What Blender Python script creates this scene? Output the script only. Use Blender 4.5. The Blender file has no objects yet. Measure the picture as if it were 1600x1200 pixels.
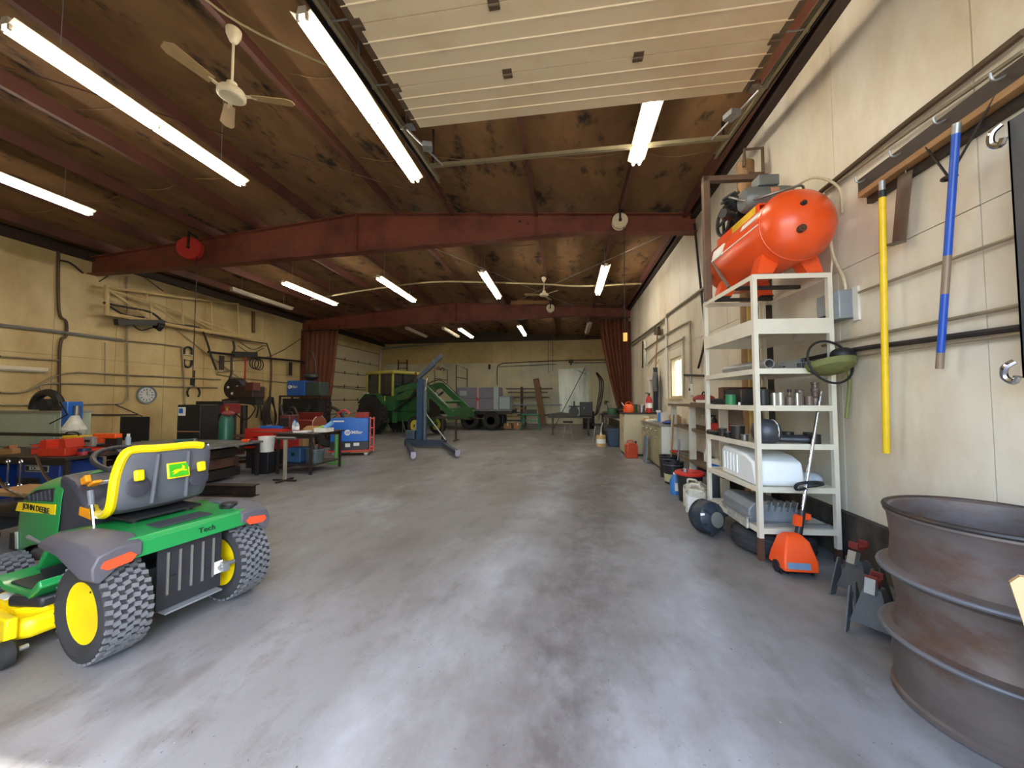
import bpy, bmesh, math, random
from mathutils import Vector, Matrix, Euler
random.seed(7)
S = bpy.context.scene
COL = S.collection
R = math.radians
# ---------------------------------------------------------------- camera
F, HC = 580.0, 1.45
PSI, PHI = math.atan(85/F), math.atan(25/F)
cd = bpy.data.cameras.new('camera'); cam = bpy.data.objects.new('camera', cd); COL.objects.link(cam)
cd.sensor_fit = 'HORIZONTAL'; cd.sensor_width = 36.0; cd.lens = 36.0*F/1600; cd.clip_start = .05; cd.clip_end = 500
cam.location = (0, 0, HC); cam.rotation_euler = (math.pi/2+PHI, 0, PSI)
S.camera = cam
# ---------------------------------------------------------------- exposure, sky, sun
S.view_settings.view_transform = 'Standard'; S.view_settings.look = 'None'
S.view_settings.gamma = 1; S.view_settings.use_curve_mapping = False
S.view_settings.exposure = 0.45
SKY, SUN, TUBE = 1.2, 10.0, 42.0
w = bpy.data.worlds.new('world'); S.world = w; w.use_nodes = True
nt = w.node_tree; nt.nodes.clear()
sk = nt.nodes.new('ShaderNodeTexSky'); sk.sky_type = 'NISHITA'; sk.sun_disc = False
sk.sun_elevation = R(56); sk.sun_rotation = R(139); sk.air_density = 1.2; sk.dust_density = 1.5; sk.ozone_density = 1.5
bg = nt.nodes.new('ShaderNodeBackground'); bg.inputs[1].default_value = SKY
ow = nt.nodes.new('ShaderNodeOutputWorld')
nt.links.new(sk.outputs[0], bg.inputs[0]); nt.links.new(bg.outputs[0], ow.inputs[0])
sl = bpy.data.lights.new('sun', 'SUN'); sl.energy = SUN; sl.angle = R(.6); sl.color = (1, .95, .86)
so = bpy.data.objects.new('sun', sl); COL.objects.link(so)
so.rotation_euler = Vector((-2.0, 1.91, -4.3)).to_track_quat('-Z', 'Y').to_euler()
# daylight portals (guide sky sampling only; they give off no light of their own)
def portal(loc, rot, sx, sy):
    l = bpy.data.lights.new('portal', 'AREA'); l.shape = 'RECTANGLE'; l.size = sx; l.size_y = sy
    l.cycles.is_portal = True
    o = bpy.data.objects.new('portal', l); COL.objects.link(o); o.location = loc; o.rotation_euler = rot
portal((.05, -.62, 2.15), (R(90), 0, 0), 3.8, 4.3)
portal((2.72, 9.2, 1.98), (0, R(90), 0), .95, .9)

# ---------------------------------------------------------------- pixels to places
cR = Vector((math.cos(PSI), math.sin(PSI), 0))
cF = Vector((-math.sin(PSI)*math.cos(PHI), math.cos(PSI)*math.cos(PHI), math.sin(PHI)))
cU = cR.cross(cF)
def on(px, py, ax, val):
    d = cF*F + cR*(px-800) + cU*(600-py); o = Vector((0, 0, HC))
    return o + d*((val-o[ax])/d[ax])
def PX(px, py, x): return on(px, py, 0, x)
def PY(px, py, y): return on(px, py, 1, y)
def PZ(px, py, z=0.): return on(px, py, 2, z)
WR, WL, WB, WF = 2.55, -11.9, 22.85, -.5      # inner faces: right, left, back, front wall

# ---------------------------------------------------------------- materials
def lin(h):
    h = h.lstrip('#'); v = [int(h[i:i+2], 16)/255 for i in (0, 2, 4)]
    return tuple((c/12.92 if c <= .04045 else ((c+.055)/1.055)**2.4) for c in v)+(1,)
MATS = {}
def M(name, col, rough=.6, metal=0., var=.12, scale=7., bump=0., col2=None, s2=3., amt=.5, stretch=(1, 1, 1), coat=0., emit=None, es=0., trans=0., soft=.1, spec=.5):
    """base colour with mottling; col2 = a second colour (rust, dirt, stain) in noise patches"""
    if name in MATS: return MATS[name]
    m = bpy.data.materials.new(name); m.use_nodes = True; t = m.node_tree; n = t.nodes; L = t.links
    b = n['Principled BSDF']
    c = lin(col)
    tc = n.new('ShaderNodeTexCoord'); mp = n.new('ShaderNodeMapping'); mp.inputs['Scale'].default_value = stretch
    L.new(tc.outputs['Object'], mp.inputs[0])
    out = None
    if var > 0:
        nz = n.new('ShaderNodeTexNoise'); nz.inputs['Scale'].default_value = scale; nz.inputs['Detail'].default_value = 6; nz.inputs['Roughness'].default_value = .62
        L.new(mp.outputs[0], nz.inputs['Vector'])
        mx = n.new('ShaderNodeMix'); mx.data_type = 'RGBA'
        mx.inputs[6].default_value = tuple(max(0, x*(1-2.2*var)) for x in c[:3])+(1,)
        mx.inputs[7].default_value = tuple(min(1, x*(1+2.2*var)) for x in c[:3])+(1,)
        L.new(nz.outputs['Fac'], mx.inputs[0]); out = mx.outputs[2]
        if bump > 0:
            bp = n.new('ShaderNodeBump'); bp.inputs['Strength'].default_value = bump; bp.inputs['Distance'].default_value = .01
            L.new(nz.outputs['Fac'], bp.inputs['Height']); L.new(bp.outputs[0], b.inputs['Normal'])
    if col2:
        n2 = n.new('ShaderNodeTexNoise'); n2.inputs['Scale'].default_value = s2; n2.inputs['Detail'].default_value = 8; n2.inputs['Roughness'].default_value = .65
        L.new(mp.outputs[0], n2.inputs['Vector'])
        rp = n.new('ShaderNodeMapRange'); rp.inputs[1].default_value = 1-amt-soft; rp.inputs[2].default_value = 1-amt+soft
        # noise sits around .5: amt .5 covers half
        L.new(n2.outputs['Fac'], rp.inputs[0])
        m2 = n.new('ShaderNodeMix'); m2.data_type = 'RGBA'; m2.inputs[7].default_value = lin(col2)
        if out: L.new(out, m2.inputs[6])
        else: m2.inputs[6].default_value = c
        L.new(rp.outputs[0], m2.inputs[0]); out = m2.outputs[2]
    if out: L.new(out, b.inputs['Base Color'])
    else: b.inputs['Base Color'].default_value = c
    b.inputs['Roughness'].default_value = rough; b.inputs['Metallic'].default_value = metal
    b.inputs['Specular IOR Level'].default_value = spec
    if coat: b.inputs['Coat Weight'].default_value = coat; b.inputs['Coat Roughness'].default_value = .15
    if trans: b.inputs['Transmission Weight'].default_value = trans
    if emit: b.inputs['Emission Color'].default_value = lin(emit); b.inputs['Emission Strength'].default_value = es
    MATS[name] = m
    return m

# ---------------------------------------------------------------- mesh building
def frame(p, q):
    z = (q-p).normalized(); a = Vector((0, 0, 1)) if abs(z.z) < .95 else Vector((1, 0, 0))
    x = a.cross(z).normalized(); return x, z.cross(x), z
def smooth_path(pts, k=6, closed=False):
    pts = [Vector(p) for p in pts]; n = len(pts); out = []
    if n < 3: return pts
    for i in range(n if closed else n-1):
        g = lambda j: pts[j % n] if closed else pts[max(0, min(n-1, j))]
        p0, p1, p2, p3 = g(i-1), g(i), g(i+1), g(i+2)
        for s in range(k):
            t = s/k
            out.append(.5*((2*p1)+(p2-p0)*t+(2*p0-5*p1+4*p2-p3)*t*t+(3*p1-p0-3*p2+p3)*t**3))
    if not closed: out.append(pts[-1])
    return out
class B:
    """collects geometry for ONE mesh"""
    def __init__(s, m=None): s.v = []; s.f = []; s.m = m or Matrix()
    def at(s, loc=(0, 0, 0), rot=(0, 0, 0)): s.m = Matrix.Translation(loc) @ Euler(rot).to_matrix().to_4x4(); return s
    def add(s, vs, fs):
        k = len(s.v); s.v += [s.m @ Vector(p) for p in vs]; s.f += [tuple(i+k for i in f) for f in fs]; return s
    def box(s, x0, y0, z0, x1, y1, z1):
        return s.add([(x0, y0, z0), (x1, y0, z0), (x1, y1, z0), (x0, y1, z0), (x0, y0, z1), (x1, y0, z1), (x1, y1, z1), (x0, y1, z1)],
                     [(0, 3, 2, 1), (4, 5, 6, 7), (0, 1, 5, 4), (1, 2, 6, 5), (2, 3, 7, 6), (3, 0, 4, 7)])
    def cb(s, c, d, rot=(0, 0, 0)):
        mm = s.m; s.m = mm @ Matrix.Translation(c) @ Euler(rot).to_matrix().to_4x4()
        s.box(-d[0]/2, -d[1]/2, -d[2]/2, d[0]/2, d[1]/2, d[2]/2); s.m = mm; return s
    def cyl(s, p, q, r, r2=None, n=16, cap=True):
        p, q = Vector(p), Vector(q); r2 = r if r2 is None else r2; x, y, z = frame(p, q)
        vs = []; fs = []
        for i in range(n):
            a = 2*math.pi*i/n; d = x*math.cos(a)+y*math.sin(a); vs += [p+d*r, q+d*r2]
        for i in range(n): j = (i+1) % n; fs.append((2*i, 2*j, 2*j+1, 2*i+1))
        if cap: fs.append(tuple(2*i for i in range(n))[::-1]); fs.append(tuple(2*i+1 for i in range(n)))
        return s.add(vs, fs)
    def tube(s, pts, r, n=8, k=5, closed=False, sm=True):
        P = smooth_path(pts, k, closed) if sm else [Vector(p) for p in pts]
        m = len(P); vs = []; fs = []; px = None
        for i, p in enumerate(P):
            t = ((P[(i+1) % m]-P[i-1]) if closed else (P[min(m-1, i+1)]-P[max(0, i-1)]))
            if t.length < 1e-9: t = Vector((0, 0, 1))
            t.normalize()
            if px is None: a = Vector((0, 0, 1)) if abs(t.z) < .9 else Vector((1, 0, 0)); px = a.cross(t).normalized()
            else:
                px = px-t*px.dot(t); px = px.normalized() if px.length > 1e-6 else Vector((1, 0, 0))
            py = t.cross(px); rr = r[i*len(r)//m] if isinstance(r, (list, tuple)) else r
            for j in range(n): a = 2*math.pi*j/n; vs.append(p+(px*math.cos(a)+py*math.sin(a))*rr)
        for i in range(m if closed else m-1):
            for j in range(n):
                a, b = i*n+j, i*n+(j+1) % n; c, d = ((i+1) % m)*n+(j+1) % n, ((i+1) % m)*n+j; fs.append((a, b, c, d))
        if not closed: fs.append(tuple(range(n))[::-1]); fs.append(tuple((m-1)*n+j for j in range(n)))
        return s.add(vs, fs)
    def lathe(s, prof, n=24, loc=(0, 0, 0), rot=(0, 0, 0), close=False):
        """profile [(r, z)] turned about local z"""
        mm = s.m; s.m = mm @ Matrix.Translation(loc) @ Euler(rot).to_matrix().to_4x4(); vs = []; fs = []; k = len(prof)
        for i in range(n):
            a = 2*math.pi*i/n
            for r, z in prof: vs.append((r*math.cos(a), r*math.sin(a), z))
        for i in range(n):
            j = (i+1) % n
            for q in range(k if close else k-1): q2 = (q+1) % k; fs.append((i*k+q, j*k+q, j*k+q2, i*k+q2))
        if not close:
            if prof[0][0] > 1e-6: fs.append(tuple(i*k for i in range(n))[::-1])
            if prof[-1][0] > 1e-6: fs.append(tuple(i*k+k-1 for i in range(n)))
        s.add(vs, fs); s.m = mm; return s
    def prism(s, poly, a, b, axis='y'):
        """polygon extruded from a to b along axis; axis y: poly=(x,z); x: poly=(y,z); z: poly=(x,y)"""
        g = {'y': lambda u, v, t: (u, t, v), 'x': lambda u, v, t: (t, u, v), 'z': lambda u, v, t: (u, v, t)}[axis]
        n = len(poly); vs = [g(u, v, a) for u, v in poly]+[g(u, v, b) for u, v in poly]
        fs = [tuple(range(n)), tuple(range(n, 2*n))[::-1]]+[(i, i+n, (i+1) % n+n, (i+1) % n) for i in range(n)]
        return s.add(vs, fs)
    def sph(s, c, r, n=16, m=10):
        r = r if isinstance(r, (tuple, list)) else (r, r, r); vs = []; fs = []
        for i in range(m+1):
            t = math.pi*i/m
            for j in range(n): a = 2*math.pi*j/n; vs.append((c[0]+r[0]*math.sin(t)*math.cos(a), c[1]+r[1]*math.sin(t)*math.sin(a), c[2]+r[2]*math.cos(t)))
        for i in range(m):
            for j in range(n): fs.append((i*n+j, (i+1)*n+j, (i+1)*n+(j+1) % n, i*n+(j+1) % n))
        return s.add(vs, fs)
    def torus(s, c, Rr, r, axis='z', n=28, k=8, arc=(0, 360)):
        rot = {'z': (0, 0, 0), 'x': (0, R(90), 0), 'y': (R(90), 0, 0)}[axis] if isinstance(axis, str) else axis
        mm = s.m; s.m = mm @ Matrix.Translation(c) @ Euler(rot).to_matrix().to_4x4()
        full = arc[1]-arc[0] >= 360; cnt = n if full else n+1
        pts = [(Rr*math.cos(R(arc[0]+(arc[1]-arc[0])*i/n)), Rr*math.sin(R(arc[0]+(arc[1]-arc[0])*i/n)), 0) for i in range(cnt)]
        s.tube(pts, r, k, closed=full, sm=False); s.m = mm; return s
    def loft(s, rings, cap=True, closed=True):
        """skin consecutive rings of equal point count"""
        n = len(rings[0]); vs = [p for r in rings for p in r]; fs = []
        for i in range(len(rings)-1):
            for j in range(n if closed else n-1): fs.append((i*n+j, i*n+(j+1) % n, (i+1)*n+(j+1) % n, (i+1)*n+j))
        if cap and closed: fs.append(tuple(range(n))[::-1]); fs.append(tuple((len(rings)-1)*n+j for j in range(n)))
        return s.add(vs, fs)
    def mesh(s, name, mat, ang=35):
        me = bpy.data.meshes.new(name); me.from_pydata([tuple(p) for p in s.v], [], s.f)
        bm = bmesh.new(); bm.from_mesh(me); bmesh.ops.recalc_face_normals(bm, faces=bm.faces[:]); bm.to_mesh(me); bm.free()
        if mat: me.materials.append(mat)
        me.polygons.foreach_set('use_smooth', [True]*len(me.polygons)); me.set_sharp_from_angle(angle=R(ang)); me.update()
        return me
def link(o, parent=None):
    COL.objects.link(o)
    if parent: o.parent = parent
    return o
def tag(o, label=None, cat=None, group=None, kind=None):
    for k, v in (('label', label), ('category', cat), ('group', group), ('kind', kind)):
        if v: o[k] = v
    return o
def bev(o, wd, seg=2):
    m = o.modifiers.new('bevel', 'BEVEL'); m.width = wd; m.segments = seg; m.limit_method = 'ANGLE'; m.angle_limit = R(40)
    return o
def part(par, name, b, mat, label=None, bevel=0, kind=None):
    o = link(bpy.data.objects.new(name, b.mesh(name, mat) if isinstance(b, B) else b), par)
    if bevel: bev(o, bevel)
    return tag(o, label, kind=kind)
def thing(name, label, cat, loc=(0, 0, 0), rz=0., group=None, rot=None):
    o = bpy.data.objects.new(name, None); COL.objects.link(o); o.empty_display_size = .1
    o.location = loc; o.rotation_euler = rot or (0, 0, rz)
    return tag(o, label, cat, group)
def solo(name, b, mat, label, cat, loc=(0, 0, 0), rz=0., group=None, bevel=0, kind=None, rot=None):
    o = link(bpy.data.objects.new(name, b.mesh(name, mat) if isinstance(b, B) else b)); o.location = loc; o.rotation_euler = rot or (0, 0, rz)
    if bevel: bev(o, bevel)
    return tag(o, label, cat, group, kind)
def struct(name, b, mat, parent=None):
    o = link(bpy.data.objects.new(name, b.mesh(name, mat)), parent)
    return o if parent else tag(o, kind='structure')
def dup(root, loc, rz=None, label=None, group=None):
    def cp(o, par):
        c = o.copy(); COL.objects.link(c); c.parent = par
        for ch in o.children: cp(ch, c)
        return c
    c = cp(root, None); c.location = loc
    if rz is not None: c.rotation_euler = (0, 0, rz)
    if label: c['label'] = label
    if group: c['group'] = group
    return c
def text_mesh(txt, size, ext=.002, bold=0.):
    cu = bpy.data.curves.new('lettering', 'FONT'); cu.body = txt; cu.size = size; cu.extrude = ext; cu.align_x = 'CENTER'; cu.align_y = 'CENTER'; cu.offset = bold; cu.resolution_u = 3
    o = bpy.data.objects.new('lettering', cu); COL.objects.link(o)
    me = bpy.data.meshes.new_from_object(o.evaluated_get(bpy.context.evaluated_depsgraph_get()))
    bpy.data.objects.remove(o); bpy.data.curves.remove(cu); me.name = 'lettering'; return me
def lettering(par, txt, size, mat, loc, rot, ext=.002, bold=0., sx=1., name='lettering'):
    me = text_mesh(txt, size, ext, bold); me.materials.clear(); me.materials.append(mat)
    o = link(bpy.data.objects.new(name, me), par); o.location = loc; o.rotation_euler = rot; o.scale = (sx, 1, 1)
    return o

# ---------------------------------------------------------------- palette
steel = M('bare_steel', '#8d8d8c', .38, .85, .12, 9)
darksteel = M('dark_steel', '#3b3836', .5, .6, .2, 9, col2='#57402f', s2=5, amt=.42)
black = M('black_paint', '#1c1c1e', .5, 0, .15)
rubber = M('rubber', '#242425', .8, 0, .15, 14)
blackpl = M('black_plastic', '#232327', .45, 0, .1)
white = M('white_paint', '#dedbd2', .5, 0, .05)
cream = M('cream_paint', '#d8c9a4', .55, 0, .08, 5, col2='#a08355', s2=2.2, amt=.36)
redox = M('red_oxide', '#7b4330', .6, 0, .16, 3, col2='#5c3024', s2=1.6, amt=.42)
rust = M('rust', '#6a4430', .8, .2, .25, 6, col2='#3e2d26', s2=3, amt=.5)
red = M('red_paint', '#b3261e', .4, 0, .12, 6)
orange = M('orange_plastic', '#ee5a1c', .4, 0, .06)
yellow = M('yellow_paint', '#e9c512', .4, 0, .06)
greenp = M('green_paint', '#2d8a3e', .32, 0, .08, coat=.3)
bluep = M('blue_paint', '#1d5fb8', .4, 0, .08)
wood = M('wood', '#9b7448', .65, 0, .22, 5, stretch=(1, 1, 8))
cardboard = M('cardboard', '#a47c4d', .8, 0, .1)
galv = M('galvanised', '#a3a5a4', .42, .7, .12, 16)
conduit_m = M('conduit', '#9a8f78', .5, .4, .2, 6)
cable_m = M('black_cable', '#2a2523', .6, 0, .15)
glassm = M('window_glass', '#ffffff', .02, 0, 0, trans=1.)
chrome = M('chrome', '#c9c9cc', .15, 1., .05)
paper = M('white_paper', '#e8e6df', .7, 0, .03)
greyp = M('grey_plastic', '#73777c', .5, 0, .1)
greybl = M('grey_blue_paint', '#6f7f8f', .45, .2, .12)

# ================================================================= THE SETTING
def floor_mat():
    m = bpy.data.materials.new('worn_concrete'); m.use_nodes = True; t = m.node_tree; n = t.nodes; L = t.links; b = n['Principled BSDF']
    tc = n.new('ShaderNodeTexCoord')
    def nz(scale, st=(1, 1, 1), det=8, ro=.6, off=(0, 0, 0)):
        mp = n.new('ShaderNodeMapping'); mp.inputs['Scale'].default_value = st; mp.inputs['Location'].default_value = off
        x = n.new('ShaderNodeTexNoise'); x.inputs['Scale'].default_value = scale; x.inputs['Detail'].default_value = det; x.inputs['Roughness'].default_value = ro
        L.new(tc.outputs['Object'], mp.inputs[0]); L.new(mp.outputs[0], x.inputs['Vector']); return x.outputs['Fac']
    def ramp(src, a, c):
        r = n.new('ShaderNodeMapRange'); r.inputs[1].default_value = a; r.inputs[2].default_value = c; L.new(src, r.inputs[0]); return r.outputs[0]
    def mix(fac, a, c):
        x = n.new('ShaderNodeMix'); x.data_type = 'RGBA'; L.new(fac, x.inputs[0])
        for i, s in ((6, a), (7, c)):
            if isinstance(s, str): x.inputs[i].default_value = lin(s)
            else: L.new(s, x.inputs[i])
        return x.outputs[2]
    c = mix(ramp(nz(.55, (1.2, .7, 1)), .34, .66), '#6d6a67', '#838488')        # broad worn lanes
    c = mix(ramp(nz(.9, (1.0, .5, 1), off=(4.3, 1, 0)), .52, .72), c, '#989ba1')     # pale scuffed lanes
    c = mix(ramp(nz(1.1, (1.2, .6, 1), off=(.6, 7, 0)), .55, .72), c, '#5c5856')  # dark oily lanes
    c = mix(ramp(nz(5, (1, .6, 1), 10, .72), .5, .8), c, '#625e5a')
    # wheel-worn traffic lanes down the aisle: one dark, a pale one either side
    def mth(op, a, b_=None):
        x = n.new('ShaderNodeMath'); x.operation = op
        for i, s_ in enumerate((a, b_)):
            if s_ is None: continue
            if isinstance(s_, (int, float)): x.inputs[i].default_value = s_
            else: L.new(s_, x.inputs[i])
        return x.outputs[0]
    sp = n.new('ShaderNodeSeparateXYZ'); L.new(tc.outputs['Object'], sp.inputs[0])
    u = mth('ABSOLUTE', mth('ADD', mth('SUBTRACT', mth('SUBTRACT', sp.outputs[0], mth('MULTIPLY', sp.outputs[1], .13)), -.28), mth('MULTIPLY', mth('SUBTRACT', nz(1.6, det=6), .5), .9)))
    lane = mth('MULTIPLY', ramp(u, .42, .08), ramp(nz(6, (1, .7, 1), 8, .7), .35, .62))
    c = mix(mth('MULTIPLY', lane, .75), c, '#4f4b4a')
    pale = mth('MULTIPLY', ramp(mth('ABSOLUTE', mth('SUBTRACT', u, .72)), .42, .1), ramp(nz(2.5, (1, .6, 1), 8, .65, (2, 5, 0)), .35, .65))
    c = mix(mth('MULTIPLY', pale, .6), c, '#a6aab0')
    c = mix(ramp(nz(42, det=3), .68, .74), c, '#484542')                          # pits
    c = mix(ramp(nz(30, (1, 2, 1), 4, .6, (3, 3, 0)), .72, .76), c, '#b9bcc0')    # chips
    L.new(c, b.inputs['Base Color'])
    rr = n.new('ShaderNodeMapRange'); rr.inputs[3].default_value = .38; rr.inputs[4].default_value = .62; L.new(nz(1.3), rr.inputs[0]); L.new(rr.outputs[0], b.inputs['Roughness'])
    bp = n.new('ShaderNodeBump'); bp.inputs['Strength'].default_value = .25; bp.inputs['Distance'].default_value = .006; L.new(nz(30, det=10, ro=.7), bp.inputs['Height']); L.new(bp.outputs[0], b.inputs['Normal'])
    return m
struct('floor', B().box(WL-.2, WF-.2, -.2, WR+.2, WB+.2, 0), floor_mat())
gravel = M('gravel_yard', '#9c9486', .95, 0, .2, 20)
o = struct('ground', B().box(-60, -70, -.3, 60, WF-.2, -.02), gravel)
o = struct('ground.001', B().box(WR+.2, WF-.2, -.3, 60, 60, -.02), gravel)

panel_m = M('painted_panel', '#e9e2d0', .42, 0, .05, 1.6, col2='#a98a56', s2=.8, amt=.36, stretch=(1, 1, .45), soft=.2, bump=.12)
panel_left = M('painted_panel_yellowed', '#cdb987', .45, 0, .06, 1.6, col2='#98763f', s2=.7, amt=.37, stretch=(1, 1, .5), soft=.2, bump=.12)
panel_back = M('painted_panel_upper', '#c9b47c', .45, 0, .06, 1.4, col2='#96763e', s2=.6, amt=.36, soft=.2)
panel_low = M('painted_panel_lower', '#cbc6a4', .4, 0, .08, 1.4, col2='#a1a79a', s2=.5, amt=.42, soft=.15)
backing = M('wall_backing', '#4a4033', .8, 0, .1)
curb_m = M('stained_concrete', '#5f5549', .8, 0, .2, 3, col2='#2e2a27', s2=2, amt=.5, stretch=(1, 1, .5))
def cut(u0, u1, z0, z1, hole):
    """rectangle minus a hole"""
    if not hole: return [(u0, u1, z0, z1)]
    a, b, c, d = hole
    if a >= u1 or b <= u0 or c >= z1 or d <= z0: return [(u0, u1, z0, z1)]
    out = []
    if a > u0: out.append((u0, a, z0, z1))
    if b < u1: out.append((b, u1, z0, z1))
    m0, m1 = max(a, u0), min(b, u1)
    if c > z0: out.append((m0, m1, z0, c))
    if d < z1: out.append((m0, m1, d, z1))
    return out
def wall(name, side, u0, u1, rows, seams, mats, holes=(), top=5.2):
    """side 'x+' 'x-' 'y+' ; u runs along the wall; backing slab with panels in front"""
    def bx(b, a0, a1, z0, z1, d0, d1):
        if side == 'x+': b.box(WR+d0, a0, z0, WR+d1, a1, z1)
        elif side == 'x-': b.box(WL-d1, a0, z0, WL-d0, a1, z1)
        else: b.box(a0, WB+d0, z0, a1, WB+d1, z1)
    rects = [(u0, u1, 0, top)]
    for h in holes: rects = [q for r in rects for q in cut(*r, h)]
    b = B()
    for r in rects: bx(b, *r, .012, .17)
    wo = struct(name, b, backing)
    for zi in range(len(rows)-1):
        for i in range(len(seams)-1):
            rs = [(seams[i]+.004, seams[i+1]-.004, rows[zi]+.003, rows[zi+1]-.003)]
            for h in holes: rs = [q for r in rs for q in cut(*r, h)]
            rs = [r for r in rs if r[1]-r[0] > .02 and r[3]-r[2] > .02]
            if not rs: continue
            pb = B()
            for r in rs: bx(pb, *r, -random.uniform(0, .003), .012)
            part(wo, 'wall_panel', pb, mats[zi])
    return wo
WIN = (8.75, 9.65, 1.50, 2.46)
DOR = (11.1, 12.0, 0., 2.1)
seamsR = [WF+.0]+[2.65+1.22*i for i in range(-2, 17) if WF < 2.65+1.22*i < WB]+[WB]
wr = wall('wall_right', 'x+', WF-.17, WB+.17, [.42, 2.66, 5.03], seamsR, [panel_m, panel_m], (WIN, DOR))
part(wr, 'concrete_curb', B().box(WR-.06, WF, 0, WR+.012, DOR[0], .43), curb_m)
part(wr, 'concrete_curb', B().box(WR-.06, DOR[1], 0, WR+.012, WB, .43), curb_m)
seamsL = [WF]+[.9+1.22*i for i in range(0, 13)]+[15.9]
wl = wall('wall_left', 'x-', WF-.17, WB+.17, [0, 2.5, 4.95], seamsL, [panel_left, panel_left], ((16.0, 22.3, 0, 4.4),))
part(wl, 'wall_panel', B().box(WL-.012, 15.9, 4.4, WL+.002, 22.3, 4.95), panel_left)
part(wl, 'wall_panel', B().box(WL-.012, 22.3, 0, WL+.002, WB, 4.95), panel_left)
seamsB = [WL]+[WL+1.2+1.22*i for i in range(0, 11)]+[WR]
wb = wall('wall_back', 'y+', WL-.17, WR+.17, [0, 1.3, 3.78, 5.12], seamsB, [panel_low, panel_low, panel_back], top=5.8)
# front wall behind the camera, with the big door opening
b = B(); OX0, OX1, OZ = -1.86, 2.0, 4.3
b.box(WL-.17, WF-.17, 0, OX0, WF, 5.9); b.box(OX1, WF-.17, 0, WR+.17, WF, 5.9); b.box(OX0, WF-.17, OZ, OX1, WF, 5.9)
struct('wall_front', b, panel_left)

# window and side door in the compressor wall
o = struct('window_1', B().box(WR+.10, WIN[0], WIN[2], WR+.106, WIN[1], WIN[3]), glassm)
fm = M('window_frame_paint', '#cdb98f', .5, 0, .06)
b = B()
for y0, y1, z0, z1 in ((WIN[0], WIN[1], WIN[2]-.0, WIN[2]+.05), (WIN[0], WIN[1], WIN[3]-.05, WIN[3]), (WIN[0], WIN[0]+.05, WIN[2]+.05, WIN[3]-.05), (WIN[1]-.05, WIN[1], WIN[2]+.05, WIN[3]-.05)): b.box(WR+.02, y0, z0, WR+.15, y1, z1)
b.box(WR+.09, (WIN[0]+WIN[1])/2-.015, WIN[2]+.05, WR+.12, (WIN[0]+WIN[1])/2+.015, WIN[3]-.05)
part(o, 'window_frame', b, fm); part(o, 'window_sill', B().box(WR-.05, WIN[0]-.05, WIN[2]-.04, WR+.1, WIN[1]+.05, WIN[2]), fm)
o = struct('door_3', B().box(WR+.03, DOR[0]+.05, .01, WR+.075, DOR[1]-.05, DOR[3]-.05), M('door_paint', '#b9b49a', .5, 0, .08))
b = B().box(WR-.03, DOR[0]-.07, 0, WR+.1, DOR[0]+.05, DOR[3]+.06).box(WR-.03, DOR[1]-.05, 0, WR+.1, DOR[1]+.07, DOR[3]+.06).box(WR-.03, DOR[0]+.05, DOR[3]-.05, WR+.1, DOR[1]-.05, DOR[3]+.06)
part(o, 'door_frame', b, white); part(o, 'door_handle', B().cyl((WR+.03, DOR[0]+.14, 1.0), (WR-.02, DOR[0]+.14, 1.0), .012).sph((WR-.03, DOR[0]+.14, 1.0), .03), steel)

# roof: brown insulation blanket over red purlins
RX, RZ = -4.65, 5.84
def zr(x): return RZ-.08*abs(x-RX)
insul = M('brown_insulation', '#7d5c38', .85, 0, .22, 2.2, col2='#2c2118', s2=1.5, amt=.40, stretch=(1.6, .8, 1), soft=.05, bump=.5)
nx, ny = 60, 70; vs = []; fs = []
PUR = [-11.2, -9.75, -8.28, -7.05, -5.6, -3.7, -2.46, -.64, 1.06, 2.3]
for j in range(ny+1):
    for i in range(nx+1):
        x = WL-.15+(WR-WL+.3)*i/nx; y = WF-.15+(WB-WF+.3)*j/ny
        d = min(abs(x-p) for p in PUR)
        vs.append((x, y, zr(x)-.05*min(1, d/.5)-.02*math.sin(y*2.1+x)*min(1, d/.4)))
for j in range(ny):
    for i in range(nx): a = j*(nx+1)+i; fs.append((a, a+1, a+nx+2, a+nx+1))
ce = struct('ceiling', B().add(vs, fs), insul)
part(ce, 'roof_deck', B().prism([(WL-.17, zr(WL)+.05), (RX, RZ+.05), (WR+.17, zr(WR)+.05), (WR+.17, zr(WR)+.09), (RX, RZ+.09), (WL-.17, zr(WL)+.09)], WF-.17, WB+.17, 'y'), M('roof_sheet', '#8a8a86', .5, .4))
pur_m = M('purlin_red', '#61382a', .6, 0, .14, 3, col2='#4a2c22', s2=1.5, amt=.42)
for x in PUR:
    z = zr(x); s = 1 if x > RX else -1
    b = B().box(x-.004, WF, z-.215, x+.004, WB, z-.01).box(x-.004, WF, z-.22, x+.07*s if s > 0 else x+.004, WB, z-.212)
    if s < 0: b = B().box(x-.004, WF, z-.215, x+.004, WB, z-.01).box(x-.07, WF, z-.22, x+.004, WB, z-.212)
    part(ce, 'purlin', b, pur_m)
strut_m = M('eave_strut_dark', '#33241b', .7, 0, .2)
part(ce, 'eave_strut', B().box(WR-.10, WF, 5.03, WR+.02, WB, 5.2), strut_m)
part(ce, 'eave_strut', B().box(WL-.02, WF, 4.95, WL+.10, WB, 5.2), strut_m)
# insulation seam straps (light tape lines across the bays)
tape = M('seam_tape', '#8b6b45', .6, 0, .2)
for y in (2.0, 4.2, 5.9, 9.5, 11.3, 13.4):
    for i in range(len(PUR)-1):
        if random.random() < .7:
            xa, xb = PUR[i]+.12, PUR[i+1]-.12
            if (xa-RX)*(xb-RX) < 0: continue
            part(ce, 'insulation_seam', B().tube([(xa, y, zr(xa)-.03), ((xa+xb)/2, y+.05, zr((xa+xb)/2)-.085), (xb, y, zr(xb)-.03)], .008, 5), tape)

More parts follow.
